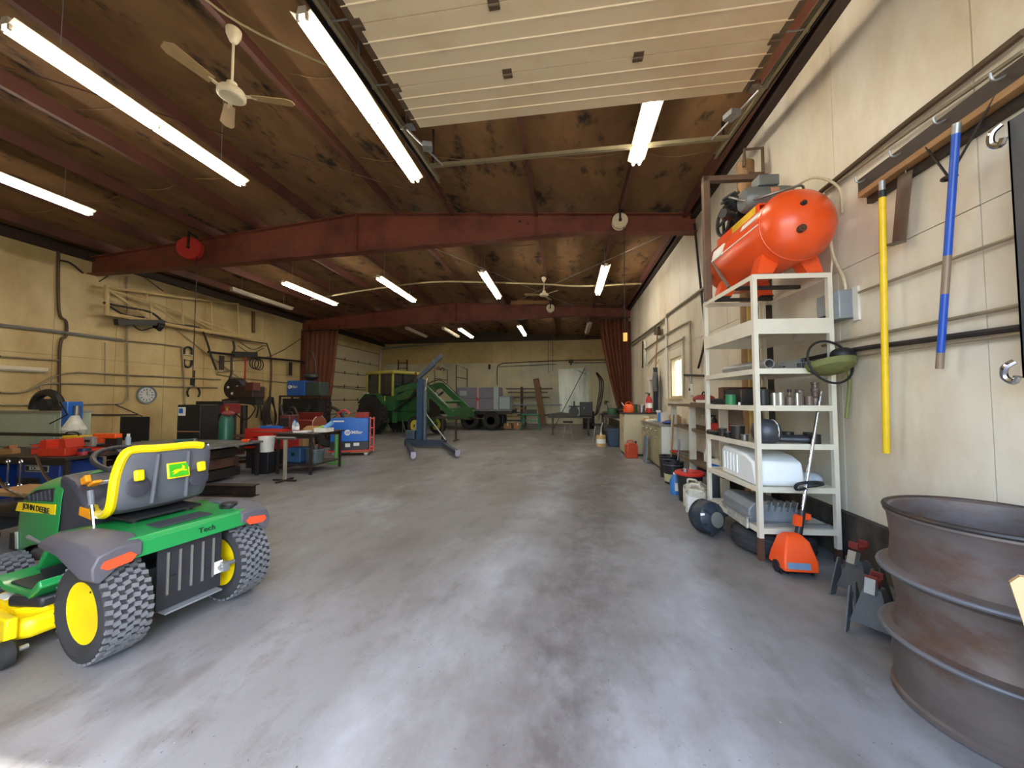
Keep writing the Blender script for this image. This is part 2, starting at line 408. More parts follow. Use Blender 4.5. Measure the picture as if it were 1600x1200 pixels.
# rigid frames
top = [(WL, 5.04), (-8.0, 5.36), (RX, 5.63), (-.6, 5.34), (WR, 5.1)]
bot = [(WL, 4.62), (-8.08, 4.66), (-4.55, 4.76), (-1.12, 4.84), (.22, 4.88), (WR, 4.74)]
def rafter(y, label):
    t = thing('steel_rafter', label, 'beam', (0, y, 0))
    part(t, 'web', B().prism(top+bot[::-1], -.006, .006, 'y'), redox)
    for nm, pl, s in (('top_flange', top, -1), ('bottom_flange', bot, 1)):
        b = B()
        for (x0, z0), (x1, z1) in zip(pl[:-1], pl[1:]): b.prism([(x0, z0), (x1, z1), (x1, z1+s*.016), (x0, z0+s*.016)], -.11, .11, 'y')
        part(t, nm, b, redox)
    for x in (RX-.012, RX+.012, -.6): part(t, 'stiffener', B().box(x-.006, -.1, 4.78 if x < -3 else 4.87, x+.006, .1, 5.6 if x < -3 else 5.32), redox)
    for k, x in enumerate((-.95, -.78)): part(t, 'bolt', B().cyl((x, -.006, 5.22-.06*k), (x, -.035, 5.22-.06*k), .02, n=6), darksteel)
    return t
rafter(7.65, 'red oxide steel rafter beam carrying the red cord reel')
rafter(15.25, 'dark red steel rafter beam over the brown curtains, beyond the first red beam')
for x, lab in ((WL+.17, 'red steel column by the brown curtain near the tractor under the rafter'), (WR-.14, 'red steel column hidden by the brown curtain at the compressor wall')):
    b = B().box(x-.15, -.006, 0, x+.15, .006, 4.6)
    t = thing('steel_column', lab, 'column', (0, 15.25, 0))
    part(t, 'web', b, redox)
    for s in (-1, 1): part(t, 'flange', B().box(x+s*.15-.006, -.1, 0, x+s*.15+.006, .1, 4.6), redox)
# ================================================================= CEILING THINGS
tube_on = M('lit_tube', '#ffffff', .4, 0, 0, emit='#fff4e2', es=TUBE)
tube_off = M('dead_tube', '#d8d2c4', .4, 0, 0)
fixt = M('fixture_enamel', '#d9cfb8', .4, 0, .05)
def fluo(x, y0, lit, label, z=4.75, ln=2.44, group=None):
    t = thing('fluorescent_light', label, 'light', (x, y0+ln/2, z), 0, group)
    h = ln/2
    part(t, 'housing', B().prism([(-.05, .0), (.05, .0), (.035, .07), (-.035, .07)], -h, h, 'y'), fixt)
    part(t, 'reflector', B().prism([(-.05, .002), (-.115, .04), (-.115, .045), (-.048, .01)], -h, h, 'y').prism([(.05, .002), (.115, .04), (.115, .045), (.048, .01)], -h, h, 'y'), fixt)
    for s in (-.042, .042):
        for a in (-1, 1): part(t, 'tube', B().cyl((s, a*.02, -.028), (s, a*(h-.03), -.028), .019, n=10), tube_on if lit else tube_off)
        for yy in (-h+.015, 0, h-.015): part(t, 'lamp_holder', B().box(s-.014, yy-.012, -.045, s+.014, yy+.012, .003), fixt)
    zt = zr(x)-.035-z
    for yy in (-h*.7, h*.7): part(t, 'hanger', B().cyl((0, yy, .07), (0, yy, max(.1, zt)), .004, n=5), galv)
    return t
fluo(-4.87, 2.44, 1, 'lit twin-tube fluorescent light between the ceiling fan and the jib-crane wall')
fluo(-8.3, 2.85, 1, 'lit fluorescent light nearest the jib-crane wall, before the red beam')
fluo(-2.22, 2.74, 1, 'lit fluorescent light alongside the left track of the raised door')
fluo(.98, 2.8, 1, 'lit fluorescent light partly above the raised door panels')
fluo(-9.86, 9.6, 0, 'dead fluorescent fixture above the cream wall jib')
for x, lab in ((-7.87, 'lit fluorescent light beside the dead fixture beyond the red beam'), (-5.02, 'lit fluorescent light under the roof ridge between the two beams'), (-2.15, 'lit fluorescent light between the ridge light and the far ceiling fan'), (.99, 'lit fluorescent light beyond the white cord reel near the compressor wall')): fluo(x, 9.25, 1, lab)
fluo(-7.25, 16.0, 0, 'dead fluorescent fixture over the tractor cab'); fluo(-5.6, 16.3, 0, 'dead fluorescent fixture close beside a lit one in the last bay')
fluo(-4.9, 16.5, 1, 'lit fluorescent light in the last bay, beside a dead one'); fluo(-2.08, 16.3, 1, 'lit fluorescent light in the last bay over the grey crates')
fluo(1.02, 16.2, 0, 'dead fluorescent fixture in the last bay by the brown curtain near the cluttered bench')

ivory = M('ivory_enamel', '#e2d4b0', .45, 0, .06)
bladem = M('fan_blade_clear', '#a58a60', .35, 0, .15, 6)
def fan(loc, zc, label, a0, rad=.62):
    t = thing('ceiling_fan', label, 'fan', (loc[0], loc[1], loc[2])); top = zc-loc[2]
    part(t, 'canopy', B().lathe([(.0, top), (.075, top), (.07, top-.06), (.04, top-.13), (.015, top-.15)], 20), ivory)
    part(t, 'down_rod', B().cyl((0, 0, .09), (0, 0, top-.12), .013), ivory)
    part(t, 'motor', B().lathe([(.02, .14), (.05, .13), (.055, .06), (.12, .045), (.135, .02), (.135, -.02), (.11, -.035), (.1, -.03), (0, -.032)], 28), ivory)
    for k in range(3):
        a = R(a0+120*k); m = Matrix.Rotation(a, 4, 'Z')
        part(t, 'blade_bracket', B(m.copy()).box(.11, -.02, -.004, .24, .02, .004), ivory)
        part(t, 'blade', B(m @ Matrix.Rotation(R(12), 4, 'X')).prism([(.2, -.05), (rad-.06, -.075), (rad, -.05), (rad+.01, .02), (rad-.04, .07), (.2, .05)], -.004, .004, 'z'), bladem)
    return t
h = PY(362, 148, 3.45); fan(h, zr(h.x)-.22, 'ivory three-blade ceiling fan hanging beside the raised overhead door', 20)
h = PY(850, 461, 11.6); fan(h, zr(h.x)-.2, 'small white ceiling fan hanging over the middle bay beyond the red beam', 75)

# raised overhead door on its tracks
def zd(y): return 4.57+.079*(y-2.53)
doorm = M('door_steel_cream', '#ddc9a4', .45, 0, .03, 1.5, col2='#b9935c', s2=.7, amt=.34, soft=.2)
DX0, DX1 = -1.757, 1.9
d = struct('door_1', B().box(DX0+.02, -.45, zd(-.4)+.05, DX1-.02, 4.07, zd(-.4)+.055), doorm)
d.data.transform(Matrix.Translation((0, 0, 0)))
# the thin core follows the slope
for v in d.data.vertices: v.co.z = zd(v.co.y)+(.05 if v.co.z < zd(-.4)+.0525 else .055)
ys = [4.09, 3.45, 2.75, 2.1, 1.45, .8, .15, -.45]
hing = M('hinge_steel', '#6d5b46', .5, .5, .2)
for ya, yb in zip(ys[:-1], ys[1:]):
    pr = [(ya-.004, zd(ya)+.05), (ya-.004, zd(ya))]
    for k in (1, 2, 3):
        y = ya+(yb-ya)*k/4
        pr += [(y+.010, zd(y+.01)), (y+.004, zd(y)-.008), (y-.004, zd(y)-.008), (y-.010, zd(y-.01))]
    pr += [(yb+.004, zd(yb)), (yb+.004, zd(yb)+.05)]
    sec = part(d, 'door_section', B().prism(pr, DX0, DX1, 'x'), doorm)
    for x in (DX0-.0, DX1+.0):
        s = -1 if x < 0 else 1
        part(d, 'end_stile', B().prism([(ya-.01, zd(ya)-.006), (yb+.01, zd(yb)-.006), (yb+.01, zd(yb)+.055), (ya-.01, zd(ya)+.055)], x-.005 if s < 0 else x-.05, x+.05 if s < 0 else x+.005, 'x'), hing)
for y in ys[1:-1]:
    for x in (DX0+.05, -.55, .68, DX1-.05):
        hg = part(d, 'hinge', B().box(x-.045, y-.05, zd(y)-.012, x+.045, y+.05, zd(y)-.002).cyl((x-.045, y, zd(y)-.018), (x+.045, y, zd(y)-.018), .011, n=8), hing)
for x, s in ((DX0, -1), (DX1, 1)):
    for y in ys[:-1]:
        part(d, 'roller', B().cyl((x, y-.05, zd(y)+.0), (x+s*.16, y-.05, zd(y)+.0), .008, n=8).cyl((x+s*.15, y-.05, zd(y)), (x+s*.18, y-.05, zd(y)), .026, n=12), steel)
    part(d, 'top_bracket', B().box(x-.06 if s < 0 else x-.02, 3.93, zd(4)-.05, x+.02 if s < 0 else x+.06, 4.05, zd(4)-.005), chrome)
trackm = M('track_galvanised', '#8f8467', .5, .5, .15, 5)
for x, s in ((DX0-.165, -1), (DX1+.165, 1)):
    tr = B()
    P0, P1 = (-.2, zd(-.2)), (5.35, zd(5.35)+.02)
    for (o0, o1, h0, h1) in ((-.004, .004, -.035, .045), (-.03, .0, -.035, -.028), (-.03, 0, .038, .045)):
        xs = sorted((x+s*o0, x+s*o1)); tr.prism([(P0[0], P0[1]+h0), (P1[0], P1[1]+h0), (P1[0], P1[1]+h1), (P0[0], P0[1]+h1)], xs[0], xs[1], 'x')
    part(d, 'track', tr, trackm)
    xs = sorted((x+s*.03, x+s*.075)); part(d, 'track_angle', B().prism([(P0[0], P0[1]+.05), (P1[0], P1[1]+.05), (P1[0], P1[1]+.058), (P0[0], P0[1]+.058)], *xs, 'x').prism([(P0[0], P0[1]-.02), (P1[0], P1[1]-.02), (P1[0], P1[1]+.058), (P0[0], P0[1]+.058)], xs[0], xs[0]+.006, 'x'), darksteel)
    for y in (1.2, 3.2, 5.2):
        part(d, 'track_hanger', B().box(x+s*.04-.015, y-.015, zd(y)+.05, x+s*.04+.015, y+.015, zr(x)-.1), darksteel)
part(d, 'spreader_bar', B().box(DX0-.165, 4.9, zd(4.9)-.0, DX1+.165, 4.95, zd(4.9)+.045), trackm)
part(d, 'spring_arm', B().cyl((DX0-.1, 4.05, zd(4)-.02), (DX0+.05, 4.9, zd(4.9)), .012, n=8).cyl((DX1+.1, 4.05, zd(4)-.02), (DX1-.05, 4.9, zd(4.9)), .012, n=8), galv)
for x in (DX0+.03, DX1-.03): part(d, 'corner_plate', B().cb((x, 4.38, zd(4.4)-.05), (.12, .14, .06), (.1, 0, .3)), galv)

# sectional door on the jib-crane wall, last bay
d2 = struct('door_2', B().box(WL-.10, 16.0, 0, WL-.06, 22.3, 4.4), M('far_door_core', '#8b836c', .5, 0, .05))
fardoor = M('far_door_panel', '#c6bd9d', .45, 0, .05, 1.5)
for k in range(6):
    z0 = .01+k*.73
    part(d2, 'door_section', B().box(WL-.06, 16.03, z0, WL-.02, 22.27, z0+.69), fardoor)
    if k:
        part(d2, 'joint_strip', B().box(WL-.06, 16.0, z0-.045, WL-.045, 22.3, z0+.002), darksteel)
        for y in (17.2, 18.6, 19.9, 21.2): part(d2, 'hinge', B().box(WL-.03, y-.03, z0-.08, WL-.005, y+.03, z0+.09), darksteel)
part(d2, 'track', B().tube([(WL+.05, 22.4, 0), (WL+.05, 22.4, 4.3), (WL+.25, 22.4, 4.7), (WL+.7, 22.4, 4.8), (WL+4.3, 22.4, 5.0)], .05, 8), galv)

# gas pipe and conduits under the roof
gasp = M('gas_pipe', '#a99a74', .5, .3, .15)
def pipe(name, pts, r, mat, label, cat='pipe', n=8, sm=True, group=None, k=5):
    return solo(name, B().tube(pts, r, n, k, sm=sm), mat, label, cat, group=group)
pipe('gas_pipe', [PY(*p, 11.2) for p in ((486, 468), (560, 455), (640, 444), (690, 440), (760, 441), (850, 444), (905, 447), (1002, 443))], .028, gasp, 'pale pipe slung under the roof across the middle bay')
pipe('bracing_rod', [(-4.5, 7.7, 5.55), (.3, 14.9, 5.2)], .008, galv, 'thin steel bracing rod crossing the middle bay roof, ridge to compressor wall', 'rod', 5)
pipe('bracing_rod', [(2.4, 7.7, 4.95), (-2.4, 15.1, 5.4)], .008, galv, 'thin steel bracing rod rising from the compressor wall to the far beam', 'rod', 5)
pipe('bracing_rod', [(-9.5, .4, 5.25), (-1.5, 7.5, 5.3)], .009, rust, 'thin rusty bracing rod crossing the ceiling by the near fan', 'rod', 5)
pipe('ceiling_cable', [(-3.55, -.3, 5.5), (-3.58, 2.4, 5.52), (-3.55, 3.2, 5.5), (-2.9, 3.9, 5.5), (-2.35, 3.95, 5.3)], .012, gasp, 'tan cable running along the purlin past the near ceiling fan', 'cable')

# cord reels
def reel(c, rad, mat, label, drop, pend=None, yaw=0.):
    t = thing('cord_reel', label, 'reel', c, yaw)
    part(t, 'side_disc', B().lathe([(0, -.012), (rad, -.012), (rad+.006, -.004), (rad+.006, .004), (rad, .012), (0, .012)], 36, (0, -.07, 0), (R(90), 0, 0)), mat)
    part(t, 'side_disc', B().lathe([(0, -.01), (rad, -.01), (rad, .01), (0, .01)], 36, (0, .05, 0), (R(90), 0, 0)), mat)
    part(t, 'drum', B().cyl((0, -.07, 0), (0, .05, 0), rad*.75, n=24), cable_m)
    part(t, 'bracket', B().box(-.02, -.1, -.02, .02, -.082, rad+.12).box(-.02, -.1, rad+.1, .02, .26, rad+.12).cyl((0, -.12, 0), (0, -.07, 0), .03, n=12), darksteel)
    if drop: part(t, 'cord', B().cyl((rad*.55, 0, -rad*.6), (rad*.55, 0, -drop), .009, n=6), cable_m)
    if pend: part(t, pend[0], B().box(rad*.55-.035, -.03, -drop-.16, rad*.55+.035, .03, -drop), pend[1])
    return t
c = PY(298, 389, 7.38); reel(c, .25, M('reel_red', '#b5342a', .45, 0, .1), 'red cord reel hanging on the red beam near the jib-crane wall', c.z-1.95, ('plug', black), .35)
c = PY(968, 347, 7.4); reel(c, .145, ivory, 'round white cord reel on the near red beam above the aisle', c.z-2.75, ('pendant', M('pendant_yellow', '#e8b35a', .5, emit='#e8a850', es=.5)))
c = PY(860, 482, 15.0); reel(c, .16, ivory, 'small white cord reel on the far dark red beam', c.z-2.6)
# planks laid on the far beam
for a, bb, lab in ((798, 858, 'pale board lying on the far beam beside the small cord reel'), (928, 984, 'pale board lying on the far beam next to the compressor wall')):
    p, q = PY(a, 473, 15.1), PY(bb, 474, 15.1)
    solo('board', B().box(0, -.02, -.09, q.x-p.x, .02, .09), wood, lab, 'board', (p.x, 15.10, p.z))

# welding curtains
curt = M('curtain_brown', '#6c3c26', .75, 0, .2, 3, stretch=(3, 3, .3))
def curtain(x0, x1, xb0, xb1, z0, z1, label, y=15.0):
    n, m = 60, 14; vs = []; fs = []
    for j in range(m+1):
        t = j/m; z = z1+(z0-z1)*t; e = t**1.3
        a, c = x0+(xb0-x0)*e, x1+(xb1-x1)*e
        for i in range(n+1):
            u = i/n; vs.append((a+(c-a)*u, y+.07*math.sin(u*44+.6*math.sin(t*3))*(1-.2*t)+.03*math.sin(u*17+t*2), z))
    for j in range(m):
        for i in range(n): k = j*(n+1)+i; fs.append((k, k+1, k+n+2, k+n+1))
    t = thing('welding_curtain', label, 'curtain', (0, 0, 0))
    o = part(t, 'cloth', B().add(vs, fs), curt); md = o.modifiers.new('thickness', 'SOLIDIFY'); md.thickness = .006
    part(t, 'rail', B().cyl((min(x0, x1), y, z1+.03), (max(x0, x1), y, z1+.03), .02), darksteel)
    for x in (min(x0, x1)+.1, max(x0, x1)-.1): part(t, 'rail_bracket', B().box(x-.02, y-.02, z1+.02, x+.02, y+.2, z1+.05).box(x-.02, y+.16, z1+.02, x+.02, y+.2, 4.8), darksteel)
curtain(-11.6, -9.95, -11.5, -10.45, .05, 4.5, 'brown welding curtain bunched against the jib-crane wall beyond the red beam')
curtain(1.30, 2.42, 2.02, 2.42, .9, 4.62, 'brown welding curtain tied back against the compressor wall')

# ================================================================= LEFT WALL
def LW(px, py, d=.05): return PX(px, py, WL+d)
def RW(px, py, d=.04): return PX(px, py, WR-d)
def BW(px, py, d=.04): return PY(px, py, WB-d)
cond_dark = M('conduit_rusty', '#5b4a37', .6, .3, .2)
LC = [
 ([(91, 393), (92, 485), (103, 502), (103, 525), (93, 548), (94, 700)], .03, cond_dark, 'rusty conduit running down the jib-crane wall from the eave'),
 ([(94, 407), (110, 411), (130, 427)], .02, cable_m, 'short cable curving from the rusty conduit to the red beam'),
 ([(0, 508), (85, 518), (192, 532)], .04, galv, 'thick pale conduit along the jib-crane wall'),
 ([(192, 532), (275, 541), (285, 552), (289, 632)], .02, conduit_m, 'thin conduit turning down beside the hanging shackles'),
 ([(0, 557), (92, 563)], .02, conduit_m, 'short conduit meeting the rusty conduit at the jib-crane wall'),
 ([(0, 613), (42, 611), (105, 583), (200, 586), (345, 593)], .022, conduit_m, 'conduit with a sloping bend along the jib-crane wall'),
 ([(65, 640), (65, 612), (78, 599), (200, 602), (340, 606)], .022, conduit_m, 'conduit above the clock dropping behind the pale green bench'),
 ([(198, 432), (199, 560), (200, 615), (194, 628), (172, 631), (0, 633)], .02, conduit_m, 'conduit dropping from the eave beside the clock, ending in a junction'),
 ([(164, 535), (164, 600)], .012, conduit_m, 'thin vertical conduit on the jib-crane wall above the clock'),
 ([(130, 648), (215, 648)], .018, cable_m, 'black cable run to the dark cabinet at the jib-crane wall'),
 ([(180, 632), (222, 650)], .012, cable_m, 'drooping cable from the wall junction to the dark cabinet'),
 ([(350, 580), (365, 580), (370, 590), (600, 612)], .016, conduit_m, 'conduit running along the wall behind the fire extinguisher'),
 ([(423, 555), (424, 580), (421, 640)], .035, cond_dark, 'dark upright pipe by the tan breaker box'),
 ([(483, 555), (484, 620)], .04, rust, 'rusty upright post beside the curtain near the tractor'),
 ([(396, 487), (396, 520)], .06, M('bracket_brown', '#6b5433', .6, .2), 'brown bracket hanging from the eave beside the jib'),
 ([(255, 455), (200, 420), (155, 440)], .012, cable_m, 'cable looping from the beam to the jib pivot'),
 ([(340, 565), (425, 556), (487, 517)], .012, cable_m, 'straight cable climbing the wall toward the curtain near the tractor'),
 ([(275, 515), (340, 565), (400, 610)], .014, conduit_m, 'diagonal rod crossing the jib-crane wall below the jib'),
]
for pts, r, mt, lab in LC: pipe('wall_conduit', [LW(*p) for p in pts], r, mt, lab, 'conduit', 8, k=4)
# jib crane folded flat against the wall
jm = M('jib_cream', '#cdb681', .55, 0, .12, 4)
t = thing('wall_jib', 'cream lattice jib crane folded flat high against the panelled wall', 'jib crane', LW(167, 470, .3))
o0 = Vector(t.location)
def J(px, py): return PX(px, py, WL+.3)-o0
part(t, 'pivot_post', B().cyl(J(167, 446), J(167, 493), .05, n=10), jm)
part(t, 'top_chord', B().tube([J(168, 449), J(230, 457), J(285, 465), J(372, 475)], .035, 6, sm=False), jm)
part(t, 'bottom_chord', B().tube([J(168, 490), J(285, 511), J(392, 529)], .05, 6, sm=False), jm)
part(t, 'sloping_chord', B().tube([J(170, 453), J(236, 472), J(285, 489), J(335, 509), J(385, 527)], .03, 6, sm=False), jm)
for a, bb in (((235, 473), (236, 499)), ((285, 466), (286, 508)), ((330, 471), (331, 517)), ((372, 475), (373, 523)), ((230, 457), (229, 470))): part(t, 'upright', B().cyl(J(*a), J(*bb), .03, n=6), jm)
for a, bb in (((170, 453), (232, 497)), ((237, 474), (283, 507)), ((287, 490), (335, 517)), ((170, 452), (228, 490))): part(t, 'diagonal', B().cyl(J(*a), J(*bb), .02, n=6), jm)
part(t, 'hose', B().tube([J(162, 473), J(185, 478), J(235, 488), J(262, 505), J(310, 512), J(322, 530), J(330, 556), J(338, 578)], .03, 7), cable_m)
part(t, 'hose', B().tube([J(172, 479), J(195, 492), J(225, 496)], .025, 6), cable_m)
part(t, 'trolley_hoist', B().cb(J(220, 504), (.14, 1.15, .16), (.18, 0, 0)).cyl(J(243, 508), J(252, 511), .1), black)
part(t, 'hoist_chain', B().tube([J(205, 505), J(220, 516), J(240, 512), J(250, 517), J(255, 508)], .018, 6), black)
# more jib-crane wall: boom, hoses, boxes
def hook_loop(c, label):
    t = thing('shackle_pair', label, 'shackle', c)
    part(t, 'shackle', B().torus((0, 0, .2), .12, .028, 'x', arc=(80, 280)).cyl((0, -.12, .2), (0, -.12, .08), .028).cyl((0, .12, .2), (0, .12, .08), .028), black)
    part(t, 'shackle', B().torus((0, 0, -.2), .12, .028, 'x', arc=(-100, 100)).cyl((0, -.12, -.2), (0, -.12, -.08), .028).cyl((0, .12, -.2), (0, .12, -.08), .028), black)
    part(t, 'pin', B().cyl((0, -.14, .07), (0, .14, .07), .02).cyl((0, -.14, -.07), (0, .14, -.07), .02), M('pale_pin', '#c8c49a', .5))
hook_loop(LW(294, 558), 'pair of black shackles hanging on the jib-crane wall')
t = thing('wall_boom', 'long black pipe boom with a brush-like rack on the jib-crane wall', 'boom', LW(400, 560, .25))
o0 = Vector(t.location)
def J(px, py): return PX(px, py, WL+.25)-o0
part(t, 'pipe', B().tube([J(325, 550), J(400, 558), J(478, 566), J(486, 573), J(490, 590)], .04, 8), black)
part(t, 'rack', B().cb(J(383, 554), (.12, 1.0, .2), (.1, 0, 0)), black)
for a, bb in (((347, 556), (346, 578)), ((454, 566), (454, 586))): part(t, 'hanging_strap', B().cb((J(*a)+J(*bb))/2, (.03, .16, (J(*a)-J(*bb)).length)), darksteel)
part(t, 'cable_bundle', B().tube([J(364, 533), J(366, 545), J(362, 560), J(361, 585), J(355, 600)], .035, 7).tube([J(375, 535), J(395, 546), J(412, 540), J(416, 541)], .015, 6).tube([J(372, 540), J(392, 552), J(412, 544)], .012, 6), cable_m)
part(t, 'rail', B().tube([J(330, 523), J(375, 531), J(417, 537), J(423, 555)], .03, 6, sm=False), cond_dark)
t = thing('hose_coil', 'black hose coil hanging on the boom at the jib-crane wall', 'hose', PX(400, 568, WL+.3))
for k in range(3): part(t, 'loop', B().torus((.03*k, -.08+.08*k, -.02*k), .2, .018, 'x'), cable_m)
t = thing('chain_hoist', 'red pull-down chain hoist hanging on a red strap', 'hoist', PX(382, 612, WL+.35)); 
part(t, 'body', B().lathe([(.0, -.3), (.07, -.27), (.1, -.1), (.1, .15), (.06, .28), (0, .3)], 14), red); part(t, 'strap', B().box(-.015, -.02, .28, .015, .02, 1.25), red); part(t, 'hook', B().torus((0, 0, -.37), .06, .015, 'x', arc=(-60, 200)), steel)
t = thing('breaker_box', 'tan metal switch box on the jib-crane wall beside the red hoist', 'electrical box', PX(399, 616, WL+.03))
part(t, 'case', B().box(0, -.34, -.26, .2, .34, .26), M('tan_enamel', '#a38a55', .5, 0, .1), bevel=.012); part(t, 'switch_plate', B().box(.2, -.1, .05, .21, .2, .11).box(.2, -.0, -.1, .21, .2, -.05), black); part(t, 'cables', B().tube([(.1, 0, -.26), (.12, .03, -.5), (.1, -.03, -.9)], .03, 6).tube([(.1, .1, -.26), (.12, .15, -.6), (.1, .2, -1.0)], .025, 6), cable_m)
t = thing('hose_bundle', 'thick bundle of black welding cables hanging on the jib-crane wall', 'cable', PX(421, 650, WL+.2))
for k in range(5): part(t, 'loop', B().tube([(.03*k, -.05, .75), (.03*k, -.35+.05*k, .1), (.03*k, -.15+.06*k, -.55), (.03*k, .2-.03*k, -.5), (.03*k, .35-.05*k, 0), (.03*k, .02, .75)], .028, 6), cable_m)
t = thing('round_clock', 'round grey wall clock', 'clock', LW(228, 617, .0), rot=(0, R(90), 0))
part(t, 'case', B().lathe([(0, 0), (.25, 0), (.265, .03), (.255, .05), (.235, .045), (.23, .03), (0, .03)], 36), M('clock_grey', '#7f8a90', .4, .3)); part(t, 'dial', B().lathe([(0, .031), (.205, .031), (.205, .034), (0, .034)], 32), M('clock_dial', '#c9ced0', .5, 0, .05))
for k in range(12): a = math.pi*k/6; part(t, 'numeral', B().cb((.155*math.cos(a), .155*math.sin(a), .036), (.05, .028, .004), (0, 0, a)), greyp)
part(t, 'hands', B().cb((-.05, 0, .04), (.11, .014, .003)).cb((0, .06, .042), (.01, .14, .003)), black)
t = thing('wall_light', 'short wall-mounted light fixture low on the jib-crane wall', 'light', LW(8, 575, .0))
part(t, 'housing', B().box(0, -.6, -.03, .12, .6, .05), fixt); part(t, 'tube', B().cyl((.07, -.58, -.045), (.07, .58, -.045), .018, n=8), tube_off)
t = thing('hanging_clevis', 'chain with a round hook ring hanging on the jib-crane wall', 'hook', PX(303, 603, WL+.03)); part(t, 'ring', B().torus((0, 0, -.22), .2, .025, 'x', arc=(50, 310)), black); part(t, 'chain', B().cyl((0, 0, -.02), (0, 0, .5), .02, n=6), black)
# rear-left corner: ladder, pipe frames on the back wall
t = thing('ladder', 'short dark ladder on the back wall over the tractor cab', 'ladder', BW(629, 585))
for x in (-.3, .3): part(t, 'rail', B().box(x-.03, -.03, -1.2, x+.03, .03, .95), rust)
for k in range(6): part(t, 'rung', B().cyl((-.3, 0, .75-.36*k), (.3, 0, .75-.36*k), .02, n=8), rust)
t = thing('bent_pipe_rack', 'bent pipe frame standing against the back wall behind the crates', 'pipe frame', (0, 0, 0))
part(t, 'pipe', B().tube([BW(713, 620), BW(713, 570), BW(730, 577), BW(730, 620)], .03, 7, sm=False), rust); part(t, 'crossbar', B().cyl(BW(713, 589), BW(730, 592), .025), rust)
t = thing('bent_pipe_rack', 'low bent pipe frame behind the green loader arms', 'pipe frame', (0, 0, 0))
part(t, 'pipe', B().tube([BW(679, 600), BW(679, 575), BW(699, 578), BW(699, 600)], .025, 7, sm=False), rust); part(t, 'crossbar', B().cyl(BW(680, 591), BW(698, 594), .02), rust)
BC = [([(777, 602), (777, 575), (783, 569), (797, 567), (890, 563), (980, 562)], .03, 'conduit bending down the back wall behind the grey crates'), ([(780, 573), (870, 569)], .02, 'thin conduit under the bent one on the back wall'), ([(857, 455), (857, 583)], .012, 'cord hanging down the back wall from the roof'), ([(897, 567), (980, 566)], .025, 'lower conduit on the back wall by the curtain near the cluttered bench')]
for pts, r, lab in BC: pipe('wall_conduit', [BW(*p) for p in pts], r, cond_dark, lab, 'conduit', 8, k=4)
t = thing('junction_box', 'small dark junction box on the back wall conduit', 'electrical box', BW(892, 565, .0)); part(t, 'case', B().box(-.14, -.1, -.1, .14, 0, .12), darksteel); part(t, 'knockout', B().cyl((0, -.1, -.12), (0, -.1, -.22), .05), darksteel)
solo('wall_lamp', B().box(-.06, -.12, -.18, .06, 0, .1).cyl((0, -.1, -.2), (0, -.1, -.1), .09, .05), rust, 'little rusty lamp on the back wall above the crates', 'lamp', BW(765, 572, .0))
solo('pale_patch_panel', B().box(-.9, -.012, -1.4, .85, 0, 1.4), M('pale_patch_grey', '#a9ada6', .35, .5, .12, 2.5, col2='#7f857f', s2=1.2, amt=.45, stretch=(2, 1, .4)), 'pale grey patch panel over a lighter area of the back wall', 'panel', BW(897, 612, .02), rot=(0, R(-3), 0))  # thin pale grey panel laid where the back wall has a lighter area
# ================================================================= RIGHT WALL
RC = [([(1282, 300), (1400, 205), (1500, 128), (1600, 50)], .022, cond_dark, 'dark conduit climbing above the hook rail on the compressor wall'),
 ([(1290, 300), (1420, 205), (1600, 80)], .014, conduit_m, 'pale thin conduit just above the hook rail on the compressor wall'),
 ([(1342, 457), (1570, 375), (1600, 364)], .012, conduit_m, 'thin conduit leading from the grey switch box along the compressor wall'),
 ([(1285, 540), (1420, 512), (1600, 476)], .013, conduit_m, 'thin conduit low on the compressor wall behind the yellow pole'),
 ([(1130, 590), (1300, 553), (1420, 535), (1600, 511)], .02, cable_m, 'thick black cable on the compressor wall behind the blue pole'),
 ([(1300, 562), (1420, 545), (1600, 521)], .011, conduit_m, 'thin conduit just under the black cable on the compressor wall'),
 ([(985, 537), (1036, 500), (1045, 490), (1120, 435), (1282, 305)], .028, conduit_m, 'long conduit rising along the compressor wall to the compressor'),
 ([(987, 541), (1036, 504)], .02, conduit_m, 'short conduit under the long one near the curtain near the cluttered bench'),
 ([(1008, 546), (1035, 527), (1072, 505), (1078, 512), (1079, 582)], .022, conduit_m, 'bent conduit dropping down by the sunlit window'),
 ([(1013, 568), (1030, 550), (1064, 531), (1068, 536), (1069, 622)], .018, conduit_m, 'bent conduit framing the sunlit window'),
 ([(1041, 490), (1042, 622)], .03, white, 'white upright pipe between the window and the side door'),
 ([(1085, 350), (1093, 430), (1101, 510), (1100, 540), (1091, 575)], .022, cable_m, 'black hose hanging down the wall beside the tall shelf'),
 ([(1069, 586), (1120, 588), (1135, 590)], .02, cable_m, 'black cables on the wall by the small white switch')]
for pts, r, mt, lab in RC: pipe('wall_conduit', [RW(*p) for p in pts], r, mt, lab, 'conduit', 8, k=4)
t = thing('wall_switch', 'small white switch box on a pipe beside the tall shelf', 'switch', RW(1082, 609, .0)); part(t, 'case', B().box(-.05, -.06, -.12, 0, .06, .12), white, bevel=.006); part(t, 'toggle', B().box(-.07, -.015, -.02, -.05, .015, .03), black); part(t, 'pipe', B().cyl((-.03, 0, .12), (-.03, 0, .42), .018), galv)
